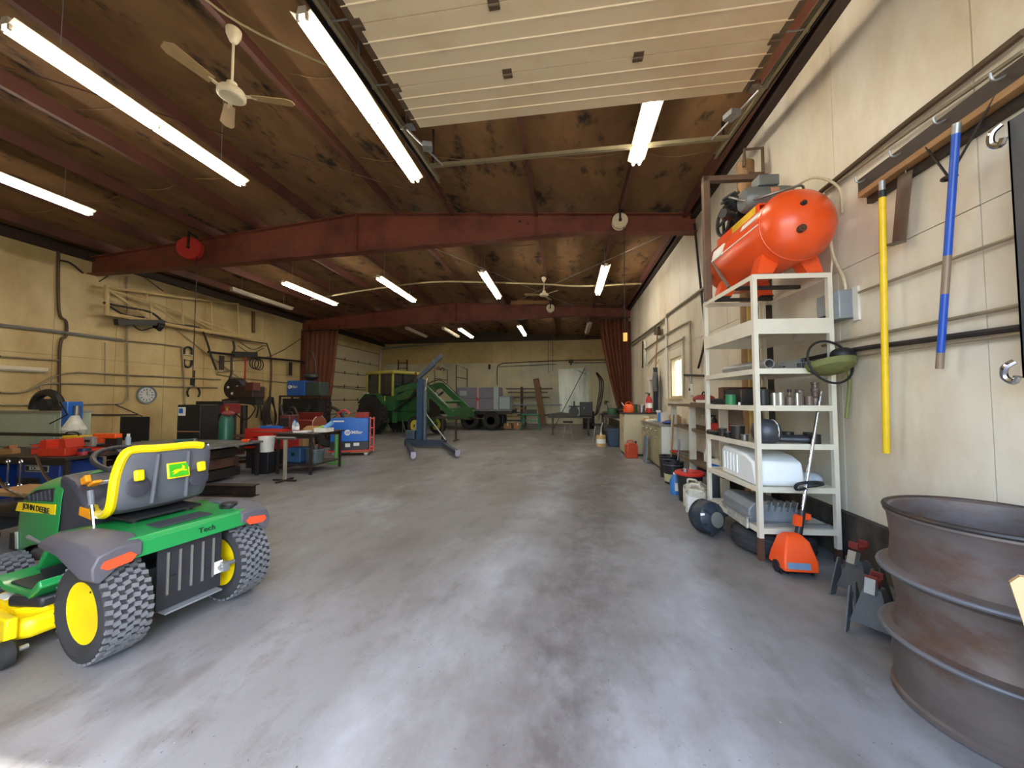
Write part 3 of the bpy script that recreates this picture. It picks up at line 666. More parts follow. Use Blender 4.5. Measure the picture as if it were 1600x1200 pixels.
# hook rail
t = thing('hook_rail', 'dark hook rail with a wooden strip high on the compressor wall', 'rack', (WR, 0, 3.22))
part(t, 'rail', B().box(-.10, -.4, -.03, 0, 3.46, .09), M('rail_dark', '#3a2f26', .6, .2, .2), bevel=.006); part(t, 'wood_strip', B().box(-.115, -.4, -.075, 0, 3.44, -.031), wood)
part(t, 'lower_plank', B().box(-.05, -.4, -.13, 0, 3.44, -.076), darksteel)
for k in range(10):
    y = 3.38-.33*k; part(t, 'hook', B().tube([(-.1, y, .05), (-.14, y, .03), (-.165, y, .04), (-.17, y, .075)], .007, 6), galv)
# poles and bars hanging from the rail
def pole(a, bb, r, bands, label):
    a, bb = Vector(a), Vector(bb); t = thing('long_pole', label, 'pole', bb); d = a-bb
    for nm, f0, f1, mt, k in bands: part(t, nm, B().cyl(d*f0, d*f1, r*k, n=14), mt)
ybl = M('pole_yellow', '#e6bf14', .4, 0, .08, 12); blu = M('pole_blue', '#1f4fae', .35, 0, .06); brn = M('pole_worn', '#8d7a68', .5, .3, .1)
pole(RW(1378, 283, .15), RW(1385, 708, .1), .022, (('shaft', 0, .94, ybl, 1), ('collar', .94, .965, black, 1.1), ('tip', .965, 1, galv, .9)), 'yellow pole hanging from the hook rail on the compressor wall')
pole(RW(1495, 193, .16), RW(1468, 576, .1), .020, (('shaft', .07, .32, blu, 1), ('worn_grip', .32, .48, brn, 1), ('shaft', .48, .96, blu, 1), ('tip', .96, 1, galv, 1.05), ('foot', 0, .07, brn, 1)), 'blue pole with worn brown bands on the compressor wall')
t = thing('tripod_rod', 'thin dark rods braced to the top of the blue pole', 'rod', RW(1483, 278, .13)); o0 = Vector(t.location)
for p in ((1447, 230), (1556, 148)): part(t, 'rod', B().cyl((0, 0, 0), RW(*p, .11)-o0, .007, n=6), darksteel)
part(t, 'clamp', B().torus((0, 0, 0), .03, .01, 'z'), darksteel)
a = RW(1416, 270, .06)
t = thing('flat_bracket', 'brown flat steel bracket hanging between the yellow and blue poles', 'bracket', a, rot=(R(9), 0, 0)); fl = M('brown_flat_steel', '#6d6155', .5, .5, .15)
part(t, 'plate', B().box(-.008, -.055, -.5, 0, .06, 0), fl); part(t, 'bent_foot', B().box(-.07, -.055, -.508, 0, .06, -.498), fl); part(t, 'wire', B().cyl((-.005, 0, -.01), (-.005, 0, .12), .003, n=5), galv)
a = PX(1574, 190, 2.36); bz = PX(1572, 592, 2.36).z
t = thing('steel_channel', 'dark steel channel with silver grab hooks at both ends on the compressor wall', 'channel', (WR-.02, a.y, bz)); H2 = a.z-bz; gs = M('gunmetal', '#4c4f55', .45, .5, .1)
part(t, 'channel', B().box(-.17, -.32, 0, -.163, 0, H2).box(-.17, -.01, 0, -.03, 0, H2).box(-.17, -.32, 0, -.03, -.31, H2), gs)
for z in (H2-.03, .06): part(t, 'grab_hook', B().tube([(-.18, .02, z+.03), (-.2, .045, z), (-.19, .06, z-.05), (-.18, .03, z-.08), (-.18, .01, z-.05)], .016, 8), chrome)
part(t, 'hanging_wire', B().cyl((-.1, -.05, H2), (-.1, -.05, H2+.3), .004, n=5).cyl((-.1, -.25, H2), (-.1, -.25, H2+.3), .004, n=5), galv)
# grey disconnect switch
c = RW(1318, 480, .0)
t = thing('disconnect_box', 'grey electrical disconnect box on the compressor wall beside the compressor', 'electrical box', c); gb = M('switch_grey', '#8b9298', .42, .3, .08)
part(t, 'case', B().box(-.13, -.14, -.13, 0, .16, .13), gb, bevel=.01); part(t, 'label', B().box(-.132, -.03, .03, -.13, .05, .09), M('switch_label', '#b59a55', .6)); part(t, 'lever', B().box(-.15, .03, -.1, -.13, .11, -.07), black); part(t, 'mount_plate', B().box(-.02, -.2, -.16, 0, -.14, .14), white)
flex = M('flex_conduit', '#c8bd9f', .5, .2, .15, 30)
o0 = c
part(t, 'flex_conduit', B().tube([(-.05, -.11, .13), (-.06, -.1, .25), RW(1302, 400, .06)-o0, RW(1293, 345, .1)-o0, RW(1282, 312, .2)-o0, RW(1255, 300, .35)-o0], .014, 8), flex)
part(t, 'flex_conduit', B().tube([(-.06, .13, -.1), RW(1291, 480, .05)-o0, RW(1300, 410, .06)-o0, RW(1296, 375, .08)-o0, RW(1290, 335, .12)-o0], .012, 8), flex)

# ---------------------------------------------------------------- tall white steel shelf
sw = M('shelf_white', '#d5cdba', .45, 0, .08, 5, col2='#9a7a58', s2=3, amt=.33, soft=.04)
SX, SY, SWd, SD, SH = 1.72, 3.70, .70, 1.05, 2.62
t = thing('steel_shelf', 'tall white welded steel shelf with the orange compressor on top', 'shelf', (SX, SY, 0), R(4))
A = .04
for x in (0, SWd-A):
    for y in (0, SD-A):
        part(t, 'post', B().box(x, y, .0, x+A, y+A, SH), sw); part(t, 'rusty_foot', B().box(x-.002, y-.002, 0, x+A+.002, y+A+.002, .12 if (x, y) != (0, 0) else .2), rust)
def tier(z, lip=.05, deck=True, mt=sw):
    b = B().box(A, 0, z-lip, SWd-A, .006, z).box(A, SD-.006, z-lip, SWd-A, SD, z).box(0, A, z-lip, .006, SD-A, z).box(SWd-.006, A, z-lip, SWd, SD-A, z)
    part(t, 'shelf_frame', b, mt)
    if deck: part(t, 'shelf_deck', B().box(.007, .007, z-.012, SWd-.007, SD-.007, z-.006), mt)
tier(SH, .045, False); tier(2.2, .14); tier(1.74); tier(1.40); tier(1.05); tier(.66); tier(.29, .05)
part(t, 'cross_angle', B().box(A, .35, SH-.04, SWd-A, .39, SH-.005).box(A, .8, SH-.04, SWd-A, .84, SH-.005), darksteel)
def SP(x, y, z): # shelf local to world
    c, s = math.cos(R(4)), math.sin(R(4)); return Vector((SX+x*c-y*s, SY+x*s+y*c, z))
# ---------------------------------------------------------------- compressor
tk = M('tank_orange', '#e4511b', .35, 0, .07, 3, coat=.2, col2='#b94a22', s2=2, amt=.34)
TZ = SH+.40
t = thing('air_compressor', 'orange tank air compressor with black pump on top of the white shelf', 'compressor', SP(.36, .5, SH+.002), R(4))
r = .325; pr = [(0, -.78), (.1, -.77), (.2, -.735), (.28, -.67), (r, -.58), (r, .52), (.28, .61), (.2, .675), (.1, .71), (0, .72)]
tank = part(t, 'tank', B().lathe(pr, 40, (0, 0, .42), (R(-90), 0, 0)), tk)
part(tank, 'weld_seam', B().torus((0, -.57, .42), r+.001, .006, 'y', 40), tk)
for z, x in ((.52, -.07), (.30, -.09)): part(tank, 'port', B().cyl((x, -.72, z), (x, -.785, z), .022 if z > .4 else .032, n=14).cyl((x, -.785, z), (x, -.795, z), .014, n=6), rust if z < .4 else darksteel)
for y in (-.4, .35):
    for s in (-1, 1): part(t, 'foot', B().prism([(s*.1, .11), (s*.24, .2), (s*.30, .004), (s*.16, .004)], y-.06, y+.06, 'y'), tk); part(t, 'foot_pad', B().box(s*.23-.07, y-.07, 0, s*.23+.07, y+.07, .012), darksteel)
part(t, 'mount_plate', B().box(-.2, -.35, .735, .2, .5, .75).box(-.2, -.35, .66, -.19, .5, .735), tk)
part(tank, 'white_line', B().at((0, 0, .42), (0, R(-176), 0)).box(r-.001, -.55, -.008, r+.003, .5, .004), paper)
part(tank, 'brand_plate', B().at((0, 0, .42), (0, R(-156), 0)).box(r-.002, -.50, -.03, r+.004, -.22, .03), paper); 
part(tank, 'model_plate', B().at((0, 0, .42), (0, R(-166), 0)).box(r-.006, .12, -.06, r+.006, .36, .07), paper)
part(t, 'yellow_sticker', B().box(-.208, -.3, .655, -.202, .14, .742), M('sticker_yellow', '#e6c01c', .5))
gm = M('motor_grey', '#6f7476', .45, .3, .12)
mo = part(t, 'electric_motor', B().lathe([(0, -.26), (.1, -.26), (.125, -.22), (.13, .1), (.125, .18), (.09, .2), (.0, .2)], 24, (.03, -.12, .90), (0, R(90), 0)).box(-.13, -.22, .75, .17, -.02, .80), gm)
part(mo, 'junction_box', B().box(-.1, -.2, 1.02, .1, -.05, 1.13), gm, bevel=.01); part(mo, 'end_cap', B().lathe([(0, .19), (.08, .19), (.075, .27), (.0, .275)], 16, (.03, -.12, .9), (0, R(90), 0)), black); part(mo, 'name_plate', B().box(-.02, -.255, .9, .06, -.248, .96), M('plate_copper', '#b98a6d', .4, .4))
pu = part(t, 'pump', B().cb((-.03, .28, .83), (.2, .24, .17)).cyl((-.05, .25, .9), (-.22, .17, 1.12), .075, n=14).cyl((.0, .3, .9), (.12, .36, 1.12), .075, n=14).cyl((-.13, .14, .84), (-.13, .04, .84), .07, n=16), black)
for k in range(4):
    f = .35+.17*k; part(pu, 'cooling_fin', B().cyl(Vector((-.05, .25, .9)).lerp((-.22, .17, 1.12), f), Vector((-.05, .25, .9)).lerp((-.22, .17, 1.12), f+.05), .105, n=14), black)
part(pu, 'air_filter', B().cyl((-.22, .12, .86), (-.34, .06, .86), .05, n=14), black); part(pu, 'flywheel', B().torus((-.18, .38, .92), .15, .02, 'x').cb((-.18, .38, .92), (.02, .28, .03)).cb((-.18, .38, .92), (.02, .03, .28)), black)
part(t, 'discharge_pipe', B().tube([(-.22, .17, 1.1), (-.26, 0, 1.0), (-.2, -.2, .86), (.02, -.36, .86), (.25, -.3, .93), (.34, -.1, .85)], .012, 8), steel)
part(t, 'hose', B().tube([(.2, -.1, .95), (.3, -.35, .98), (.42, -.5, .8), (.45, -.5, .55)], .012, 7), flex)
t = thing('compressor_cage', 'brown angle-iron frame standing around the compressor', 'frame', SP(.0, .93, SH+.002), R(4)); fb = M('frame_brown', '#6f5a4b', .6, .3, .15)
part(t, 'post', B().box(-.02, -.02, .0, .05, .05, 1.5), fb); part(t, 'top_bar', B().box(-.02, -.02, 1.44, .72, .05, 1.5), fb); part(t, 'post', B().box(.66, -.02, .0, .72, .05, 1.44), fb); part(t, 'brace', B().cyl((.04, .0, .5), (.04, -.42, .03), .02, n=6), fb)
t = thing('exhaust_stack', 'brown pipe and tank standing behind the compressor frame', 'pipe', (2.30, 5.05, 0)); part(t, 'pipe', B().cyl((0, 0, 0), (0, 0, 4.5), .1, n=18), M('stack_tan', '#8d6e4c', .6, .2, .15)); part(t, 'handle', B().tube([(.0, -.1, 4.3), (.16, -.1, 4.3), (.16, -.1, 4.62), (-.05, -.1, 4.62), (-.06, -.1, 4.4)], .02, 6, sm=False), fb)
for x, w_, mt, lab in ((2.36, .11, darksteel, 'dark upright plank behind the white shelf'), (2.2, .05, M('yellowed_wood', '#b99f52', .6, 0, .2), 'yellowed upright board behind the white shelf')): solo('upright_board', B().box(0, 0, 0, w_, .04, 2.6), mt, lab, 'board', (x, 4.86, 0))

# ---------------------------------------------------------------- things on the shelf
def ring_stock(name, x, z, ro, label, sq=False, ln=.8, y=.02):
    p = SP(x, y, z); b = B()
    if sq:
        for a in ((-ro, -ro, ro, -ro*.78), (-ro, ro*.78, ro, ro), (-ro, -ro*.78, -ro*.78, ro*.78), (ro*.78, -ro*.78, ro, ro*.78)): b.box(a[0], 0, a[1]+ro, a[2], ln, a[3]+ro)
    else: b.lathe([(ro, 0), (ro, ln), (ro*.82, ln), (ro*.82, 0)], 20, (0, 0, ro), (R(-90), 0, 0), True)
    solo(name, b, galv, label, 'tube', p, R(4))
ring_stock('pipe_offcut', .14, 1.741, .045, 'wide round pipe offcut at one end of the upper shelf')
ring_stock('square_tube', .27, 1.741, .016, 'tiny square tube offcut beside the wide pipe', True)
ring_stock('square_tube', .40, 1.741, .026, 'square tube offcut on the upper shelf with another on top', True)
ring_stock('square_tube', .43, 1.794, .017, 'small square tube lying on a larger one', True)
ring_stock('pipe_offcut', .49, 1.741, .034, 'round pipe offcut beside the square tubes'); ring_stock('pipe_offcut', .57, 1.741, .034, 'round pipe offcut nearest the fishing net')
solo('steel_bar', B().box(0, 0, 0, .03, .95, .02), darksteel, 'long dark bar lying behind the pipe offcuts', 'bar', SP(.2, .05, 1.83), R(4)-.5) if False else None
tinm = M('tin_can', '#a9a6a0', .3, .8, .08); brassm = M('brown_bottle', '#6f5d54', .4, .2, .1)
def can(x, y, z, r, h, mt, label, cat='can', lid=None, neck=0):
    t = thing('can' if not neck else 'bottle', label, cat, SP(x, y, z+.001))
    part(t, 'body', B().lathe([(0, 0), (r, 0), (r, h), (r*.9, h), (r*.9, h-.005), (0, h-.005)] if not neck else [(0, 0), (r, 0), (r, h*.6), (r*.35, h*.78), (r*.35, h), (0, h)], 18), mt)
    if lid: part(t, 'rim', B().torus((0, 0, h), r, .004, 'z', 18, 6), lid)
    if neck: part(t, 'cap', B().cyl((0, 0, h), (0, 0, h+.025), r*.45, n=12), black)
Z1 = 1.395
can(.13, .12, Z1, .045, .15, black, 'black spray can at one end of the middle shelf', lid=steel); can(.22, .1, Z1, .03, .12, tinm, 'small chrome cylinder beside the black spray can'); can(.275, .1, Z1, .032, .125, tinm, 'chrome cylinder next to a smaller one')
can(.37, .12, Z1, .035, .13, brassm, 'brown bottle on the middle shelf', 'bottle', neck=1); can(.425, .1, Z1, .025, .12, tinm, 'slim steel cylinder on the middle shelf', lid=steel); can(.475, .14, Z1, .035, .15, brassm, 'tall brown canister on the middle shelf', lid=steel); can(.53, .1, Z1, .035, .09, brassm, 'short brown canister on the middle shelf')
t = thing('turned_fitting', 'stepped steel fitting standing at one end of the middle shelf', 'fitting', SP(.6, .12, Z1+.001)); part(t, 'body', B().lathe([(0, 0), (.045, 0), (.045, .07), (.028, .09), (.028, .13), (.034, .14), (.034, .16), (.026, .17), (.026, .2), (.034, .205), (.034, .22), (0, .22)], 18), brassm); part(t, 'bore', B().cyl((0, 0, .22), (0, 0, .222), .02), black)
can(.05, .55, Z1, .05, .11, M('green_tin', '#2e7a4a', .45, 0, .1), 'green tin can at the side of the middle shelf', lid=steel); can(.06, .4, Z1, .012, .03, white, 'tiny white cap beside the green tin')
for k, (x, y, sx, sy, sz, mt, lab) in enumerate(((.3, .7, .35, .4, .17, darksteel, 'dark steel casting at the back of the middle shelf'), (.35, .9, .5, .08, .2, rust, 'rusty plate standing at the back of the middle shelf'), (.1, .8, .14, .2, .07, black, 'flat black casting beside the rusty plate'))):
    solo('casting', B().cb((0, 0, sz/2), (sx, sy, sz)).cb((sx*.2, 0, sz*.5), (sx*.3, sy*1.05, sz*.6)), mt, lab, 'casting', SP(x, y, Z1+.001), R(4)+(.2 if k == 2 else 0), bevel=.01)
Z2 = 1.045
def pot(x, y, z, r, h, mt, label):
    t = thing('metal_cup', label, 'cup', SP(x, y, z+.001)); part(t, 'wall', B().lathe([(0, 0), (r*.85, 0), (r, h), (r*.92, h), (r*.78, .008), (0, .008)], 20), mt); part(t, 'rim', B().torus((0, 0, h), r*.96, .004, 'z', 20, 6), steel)
pot(.05, .75, Z2, .045, .09, darksteel, 'dark steel cup at the back of the lower shelf'); pot(.06, .45, Z2, .07, .14, darksteel, 'large dark pot on the lower shelf'); pot(.05, .62, Z2, .035, .06, black, 'little black cup beside the large dark pot'); pot(.05, .3, Z2, .035, .06, steel, 'small steel cup in front of the large dark pot')
solo('round_bar', B().cyl((0, 0, .03), (0, .22, .03), .03, n=14), darksteel, 'short round bar at the far end of the lower shelf', 'bar', SP(.04, .8, Z2), R(10))
t = thing('steel_hemisphere', 'grey steel dome with a pale rim on the lower shelf', 'dome', SP(.16, .14, Z2+.001)); part(t, 'shell', B().lathe([(0, 0), (.08, .005), (.115, .05), (.125, .11), (.11, .17), (.06, .215), (0, .225)], 24), gs); part(t, 'rim', B().torus((.06, 0, .11), .105, .006, 'x', 28, 6), white)
for x, y, rz, ln, lab in ((.4, .15, 1.3, .34, 'dark pipe elbow lying on the lower shelf'), (.47, .3, 1.75, .4, 'dark bent bracket lying on the lower shelf'), (.36, .4, 1.5, .3, 'grey forging behind the dark pipe elbow')):
    t = thing('metal_part', lab, 'metal part', SP(x, y, Z2+.001), rz); part(t, 'arm', B().cyl((0, -ln/2, .035), (0, ln/2, .03), .03, .022, n=12), gs); part(t, 'boss', B().cyl((0, -ln/2, 0), (0, -ln/2, .085), .05, n=14), darksteel)
Z3 = .655
wp = M('white_tank_plastic', '#e9ecec', .4, 0, .02)
t = thing('plastic_tank', 'white plastic tank with moulded ribs lying on the shelf', 'tank', SP(.05, .78, Z3+.001), R(-90))
part(t, 'shell', B().prism([(0, 0), (.72, 0), (.75, .04), (.7, .22), (.55, .27), (.06, .3), (.0, .25)], 0, .42, 'y'), wp, bevel=.02)
for k in range(5): part(t, 'rib', B().cb((.08+.075*k, -.003, .15), (.02, .012, .18)), wp)
bagm = M('clear_plastic_bag', '#aeb7be', .2, 0, .2, 14, bump=.6)
for x, y, s, lab in ((.52, .12, .1, 'clear plastic bag on the shelf beside the white tank'), (.3, .08, .07, 'flat crumpled clear bag in front of the white tank'), (.42, .1, .06, 'small crumpled clear bag beside another')): solo('plastic_bag', B().sph((0, 0, s*.62), (s*1.1, s*.9, s*.62), 12, 8), bagm, lab, 'bag', SP(x, y, Z3+.001))
Z4 = .285
t = thing('grille_part', 'grey ribbed machine guard lying on the lowest shelf', 'guard', SP(.02, .2, Z4+.001)); part(t, 'shell', B().prism([(0, 0), (.5, 0), (.5, .05), (.42, .14), (.05, .18), (0, .12)], 0, .6, 'y'), M('guard_grey', '#7e858c', .45, .2, .15), bevel=.01)
for k in range(6): part(t, 'fin', B().cb((.12+.055*k, .0, .16), (.012, .08, .09), (0, .25, 0)), galv)
t = thing('treaded_strip', 'pale textured strip hanging on the lowest shelf edge', 'strip', SP(-.01, .15, Z4+.0)); part(t, 'body', B().box(-.02, 0, -.045, -.002, .55, .05), M('rough_aluminium', '#b5b2a9', .6, .3, .4, 30, bump=.8)); part(t, 'lip', B().box(-.03, 0, .05, .03, .55, .06), galv)
solo('curved_pipe', B().tube([(0, 0, .03), (.05, .1, .03), (.07, .3, .06), (.04, .5, .16)], .025, 8), rust, 'brown bent pipe on the lowest shelf', 'pipe', SP(.57, .25, Z4))
solo('flat_bar', B().box(0, 0, 0, .62, .05, .025), galv, 'long pale flat bar across the front of the lowest shelf', 'bar', SP(.05, .06, Z4+.001), R(4))
# landing net hanging at the corner of the shelf
netm = M('net_olive', '#6d7040', .8, 0, .2, 20)
hp = SP(.72, -.06, 1.74)
t = thing('landing_net', 'olive landing net with a black hoop hanging on the shelf corner', 'net', hp, R(10)); part(t, 'hoop', B().torus((-.12, 0, .05), .2, .01, (R(75), 0, 0)), black)
part(t, 'mesh_bag', B().lathe([(.19, 0), (.17, -.05), (.1, -.09), (0, -.1)], 16, (-.12, 0, .04), (R(-15), 0, 0)), netm); part(t, 'strap', B().tube([(.04, 0, .03), (.03, -.02, -.15), (-.02, -.03, -.45)], .014, 6), netm)
solo('ball_cap', B().sph((0, 0, 0), (.1, .09, .07), 18, 10).cb((-.1, 0, -.03), (.1, .13, .012)), black, 'black ball cap hung above the olive net', 'cap', hp+Vector((.0, .0, .11)), R(20))
# cordless power shovel leaning on the shelf
og = M('shovel_orange', '#f0541d', .4, 0, .05)
base = PZ(1238, 893, .0); topp = PX(1283, 612, 2.33); d = topp-base; ang = math.atan2(d.x, d.z)
t = thing('power_shovel', 'orange and black cordless snow shovel leaning on the white shelf', 'snow shovel', base)
L3 = [Vector((0, 0, .05))+d*f for f in (0, 1)]
part(t, 'pole', B().cyl(d*.24, d*1.0, .014, n=12), chrome); part(t, 'grip', B().cyl(d*.13, d*.32, .028, n=12), blackpl); part(t, 'trigger', B().cb(d*.27+Vector((-.035, -.02, 0)), (.05, .045, .09), (0, .1, 0)), og); part(t, 'trigger', B().cb(d*.29+Vector((.04, -.01, 0)), (.04, .04, .05), (0, .1, 0)), og); part(t, 'side_handle', B().tube([d*.44, d*.44+Vector((-.1, -.05, .0)), d*.45+Vector((-.12, -.1, .04)), d*.46+Vector((.0, -.12, .05)), d*.46+Vector((.1, -.05, .02)), d*.45], .014, 7), blackpl)
hd = part(t, 'housing', B().loft([[(-.13, -.14, .05), (.13, -.14, .05), (.13, .12, .05), (-.13, .12, .05)], [(-.125, -.13, .14), (.13, -.13, .14), (.13, .1, .14), (-.12, .1, .14)], [(-.07, -.06, .27), (.11, -.06, .27), (.11, .09, .27), (-.07, .09, .27)], [(-.03, .0, .31), (.08, .0, .31), (.08, .07, .31), (-.03, .07, .31)]]), og, bevel=.012)
part(hd, 'label', B().cb((-.02, -.136, .1), (.17, .004, .05), (R(-6), 0, 0)), M('label_blue_grey', '#6d8aa8', .5))
part(t, 'auger', B().cyl((-.14, -.02, .05), (.14, -.02, .05), .05, n=16), black)
for k in range(5): part(t, 'paddle', B().cb((-.12+.06*k, -.02, .05), (.012, .1, .1), (R(20*k), 0, 0)), black)
# jack stands
def jack(loc, rz, label, hh):
    t = thing('jack_stand', label, 'jack stand', loc, rz); jmn = M('jack_grey', '#56595c', .55, .3, .15)
    for s in (-1, 1):
        part(t, 'leg_plate', B().prism([(s*.03, .26), (s*.06, .26), (s*.16, .0), (s*.10, .0), (s*.07, .07), (0.03*s, .07)], -.11, -.1, 'y'), jmn); part(t, 'leg_plate', B().prism([(s*.03, .26), (s*.06, .26), (s*.16, .0), (s*.10, .0), (s*.07, .07), (.03*s, .07)], .1, .11, 'y'), jmn)
    part(t, 'body', B().loft([[(-.09, -.1, .06), (.09, -.1, .06), (.09, .1, .06), (-.09, .1, .06)], [(-.04, -.04, .28), (.04, -.04, .28), (.04, .04, .28), (-.04, .04, .28)]]), jmn); part(t, 'ratchet_post', B().box(-.02, -.025, .26, .02, .025, hh), rust); part(t, 'saddle', B().box(-.05, -.03, hh, .05, .03, hh+.02).box(-.06, -.03, hh+.01, -.045, .03, hh+.05).box(.045, -.03, hh+.01, .06, .03, hh+.05), M('saddle_red', '#7c2f2a', .5, .2)); part(t, 'pawl_lever', B().cb((-.06, 0, .3), (.05, .05, .09), (0, .3, 0)), galv)
jack((2.12, 3.12, 0), R(25), 'grey jack stand by the wall, farther from the rusty barrel', .36); jack((1.70, 2.66, 0), R(40), 'grey jack stand touching the rusty barrel', .3) if False else jack((1.90, 2.68, 0), R(40), 'grey jack stand close behind the rusty barrel', .31)
# rusty barrel
barm = M('barrel_rust', '#665c58', .5, .3, .25, 3, col2='#5e3d2a', s2=2.4, amt=.40, stretch=(1, 1, 1.8), bump=.25)
t = thing('steel_barrel', 'big open rusty steel barrel with flared hoops by the compressor wall', 'barrel', (1.96, 2.05, 0))
r = .36; pf = [(r-.01, 0), (r+.006, .005), (r+.006, .03), (r-.006, .04), (r-.004, .16), (r-.012, .24), (r-.004, .29), (r+.035, .302), (r+.035, .318), (r-.004, .33), (r-.03, .43), (r-.004, .57), (r+.04, .60), (r+.04, .618), (r-.004, .632), (r-.012, .75), (r, .87), (r+.012, .885), (r+.012, .905), (r-.003, .912), (r-.018, .9), (r-.022, .87), (r-.034, .75), (r-.03, .64), (r-.05, .43), (r-.03, .25), (r-.03, .02), (0, .015)]
part(t, 'shell', B().lathe([(0, 0)]+pf, 64), barm); part(t, 'rim', B().torus((0, 0, .905), r+.004, .013, 'z', 64, 8), darksteel)
for z in (.31, .609): part(t, 'hoop', B().torus((0, 0, z), r+.035, .012, 'z', 64, 8), M('hoop_grey', '#6f7076', .5, .4, .15))
part(t, 'bung', B().cyl((-.13, -.32, .42), (-.15, -.375, .42), .03, n=14), steel)
bp_ = PY(1577, 909, 1.50); kz = bp_.z/.62
solo('plywood_offcut', B().prism([(0, .62*kz), (.02, .64*kz), (.4, .66*kz), (.4, 0), (.2, 0), (.05, .42*kz)], -.012, .012, 'y'), M('pale_plywood', '#c9a67a', .6, 0, .12, 5), 'pale plywood board standing in front of the rusty barrel', 'board', (bp_.x, bp_.y, 0), R(-38))
# floor things below the shelf
tr = M('tyre_rubber', '#2b2c2f', .8, 0, .15, 14)
t = thing('car_tyre', 'old black tyre lying flat under the white shelf', 'tyre', (1.98, 4.02, 0)); part(t, 'carcass', B().lathe([(.2, .02), (.27, 0), (.33, .03), (.345, .1), (.33, .17), (.27, .2), (.2, .18), (.19, .1)], 36, close=True), tr)
for k in range(3): part(t, 'tread_groove_rib', B().torus((0, 0, .05+.05*k), .342, .006, 'z', 36, 6), tr)
t = thing('cardboard_piece', 'torn cardboard carton stuffed inside the tyre', 'cardboard', (2.0, 3.95, .08), R(-12)); part(t, 'flap', B().cb((.0, 0, .06), (.3, .02, .13), (R(-55), 0, 0)), cardboard); part(t, 'flap', B().cb((.17, -.03, .07), (.12, .02, .15), (R(-40), .3, 0)), cardboard); part(t, 'red_print', B().cb((-.02, -.052, .055), (.17, .003, .05), (R(-55), 0, 0)), M('print_red', '#7d2a2a', .7))
_before = set(bpy.data.objects)
t = thing('gearbox', 'black ribbed gearbox with a round silver flange on the floor', 'gearbox', (1.50, 4.38, 0), R(25)); gbm = M('gearbox_dark', '#39404a', .45, .4, .3, 8, bump=.3)
part(t, 'case', B().lathe([(0, -.16), (.15, -.16), (.2, -.1), (.22, 0), (.2, .12), (.12, .17), (0, .17)], 20, (0, 0, .225), (R(80), 0, 0)), gbm); part(t, 'flange', B().lathe([(.03, 0), (.08, 0), (.1, .02), (.1, .03), (.03, .04)], 20, (0, -.17, .23), (R(80), 0, 0)), M('dull_alloy', '#8c8880', .5, .5, .1))
for k in range(6): a = R(60*k+15); part(t, 'rib', B().cb((.13*math.cos(a), -.15, .22+.13*math.sin(a)), (.17, .03, .025), (0, -a, 0)), gbm)
part(t, 'strap', B().torus((0, .05, .222), .215, .008, (R(80), 0, 0)), black)
part(t, 'label', B().cb((-.17, -.12, .28), (.05, .01, .07), (0, 0, R(-30))), paper)
for o_ in [q for q in bpy.data.objects if q not in _before and q.type == 'MESH']: o_.data.transform(Matrix.Diagonal((.8, .8, .8, 1)))
def jug(loc, rz, mt, w_, d_, h_, label, cap=None, handle=True):
    t = thing('plastic_jug', label, 'jug', loc, rz)
    part(t, 'body', B().prism([(-w_/2, 0), (w_/2, 0), (w_/2, h_*.78), (w_*.3, h_*.88), (-w_*.3, h_*.88), (-w_/2, h_*.78)], -d_/2, d_/2, 'y'), mt, bevel=.015)
    part(t, 'cap', B().cyl((w_*.22, 0, h_*.86), (w_*.22, 0, h_*.97), .028, n=14), cap or mt)
    if handle: part(t, 'handle', B().tube([(-w_*.38, 0, h_*.8), (-w_*.38, 0, h_*.97), (-w_*.2, 0, h_), (w_*.05, 0, h_*.98), (w_*.05, 0, h_*.86)], .014, 8), mt)
    return t
dirtyw = M('dirty_white_plastic', '#cbc5b3', .5, 0, .15, 8, col2='#4d463c', s2=7, amt=.4)
j = jug((1.67, 5.12, 0), R(-40), dirtyw, .26, .2, .36, 'greasy white oil jug in front, with a blank paper label'); part(j, 'label', B().cb((0, -.103, .13), (.18, .004, .17)), paper); part(j, 'label', B().cb((.133, 0, .13), (.004, .14, .17)), paper)
jug((1.73, 5.42, 0), R(-40), dirtyw, .26, .2, .36, 'greasy white oil jug tucked behind another one')
t = thing('waste_bin', 'black bin with a bright red lid beside the white jugs', 'bin', (1.76, 5.74, 0)); part(t, 'body', B().lathe([(0, 0), (.15, 0), (.17, .38), (.16, .38), (.14, .01), (0, .01)], 28), blackpl); part(t, 'lid', B().lathe([(.1, .37), (.2, .375), (.205, .4), (.19, .42), (.12, .425), (.11, .40)], 28, close=True), M('lid_red', '#c32d22', .4, 0, .06)); part(t, 'cup', B().cyl((-.08, -.06, .4), (-.08, -.06, .47), .03, n=12), galv)
t = thing('blue_jug', 'translucent blue fluid bottle between the bin and the black pails', 'jug', (1.66, 6.12, 0)); bj = M('blue_fluid', '#3f78b8', .3, 0, .1); part(t, 'body', B().lathe([(0, 0), (.075, 0), (.08, .02), (.08, .2), (.03, .29), (.025, .3), (0, .3)], 20), bj); part(t, 'cap', B().cyl((0, 0, .3), (0, 0, .33), .028, n=14), white); part(t, 'label', B().cb((.02, -.078, .12), (.09, .01, .12)), paper)
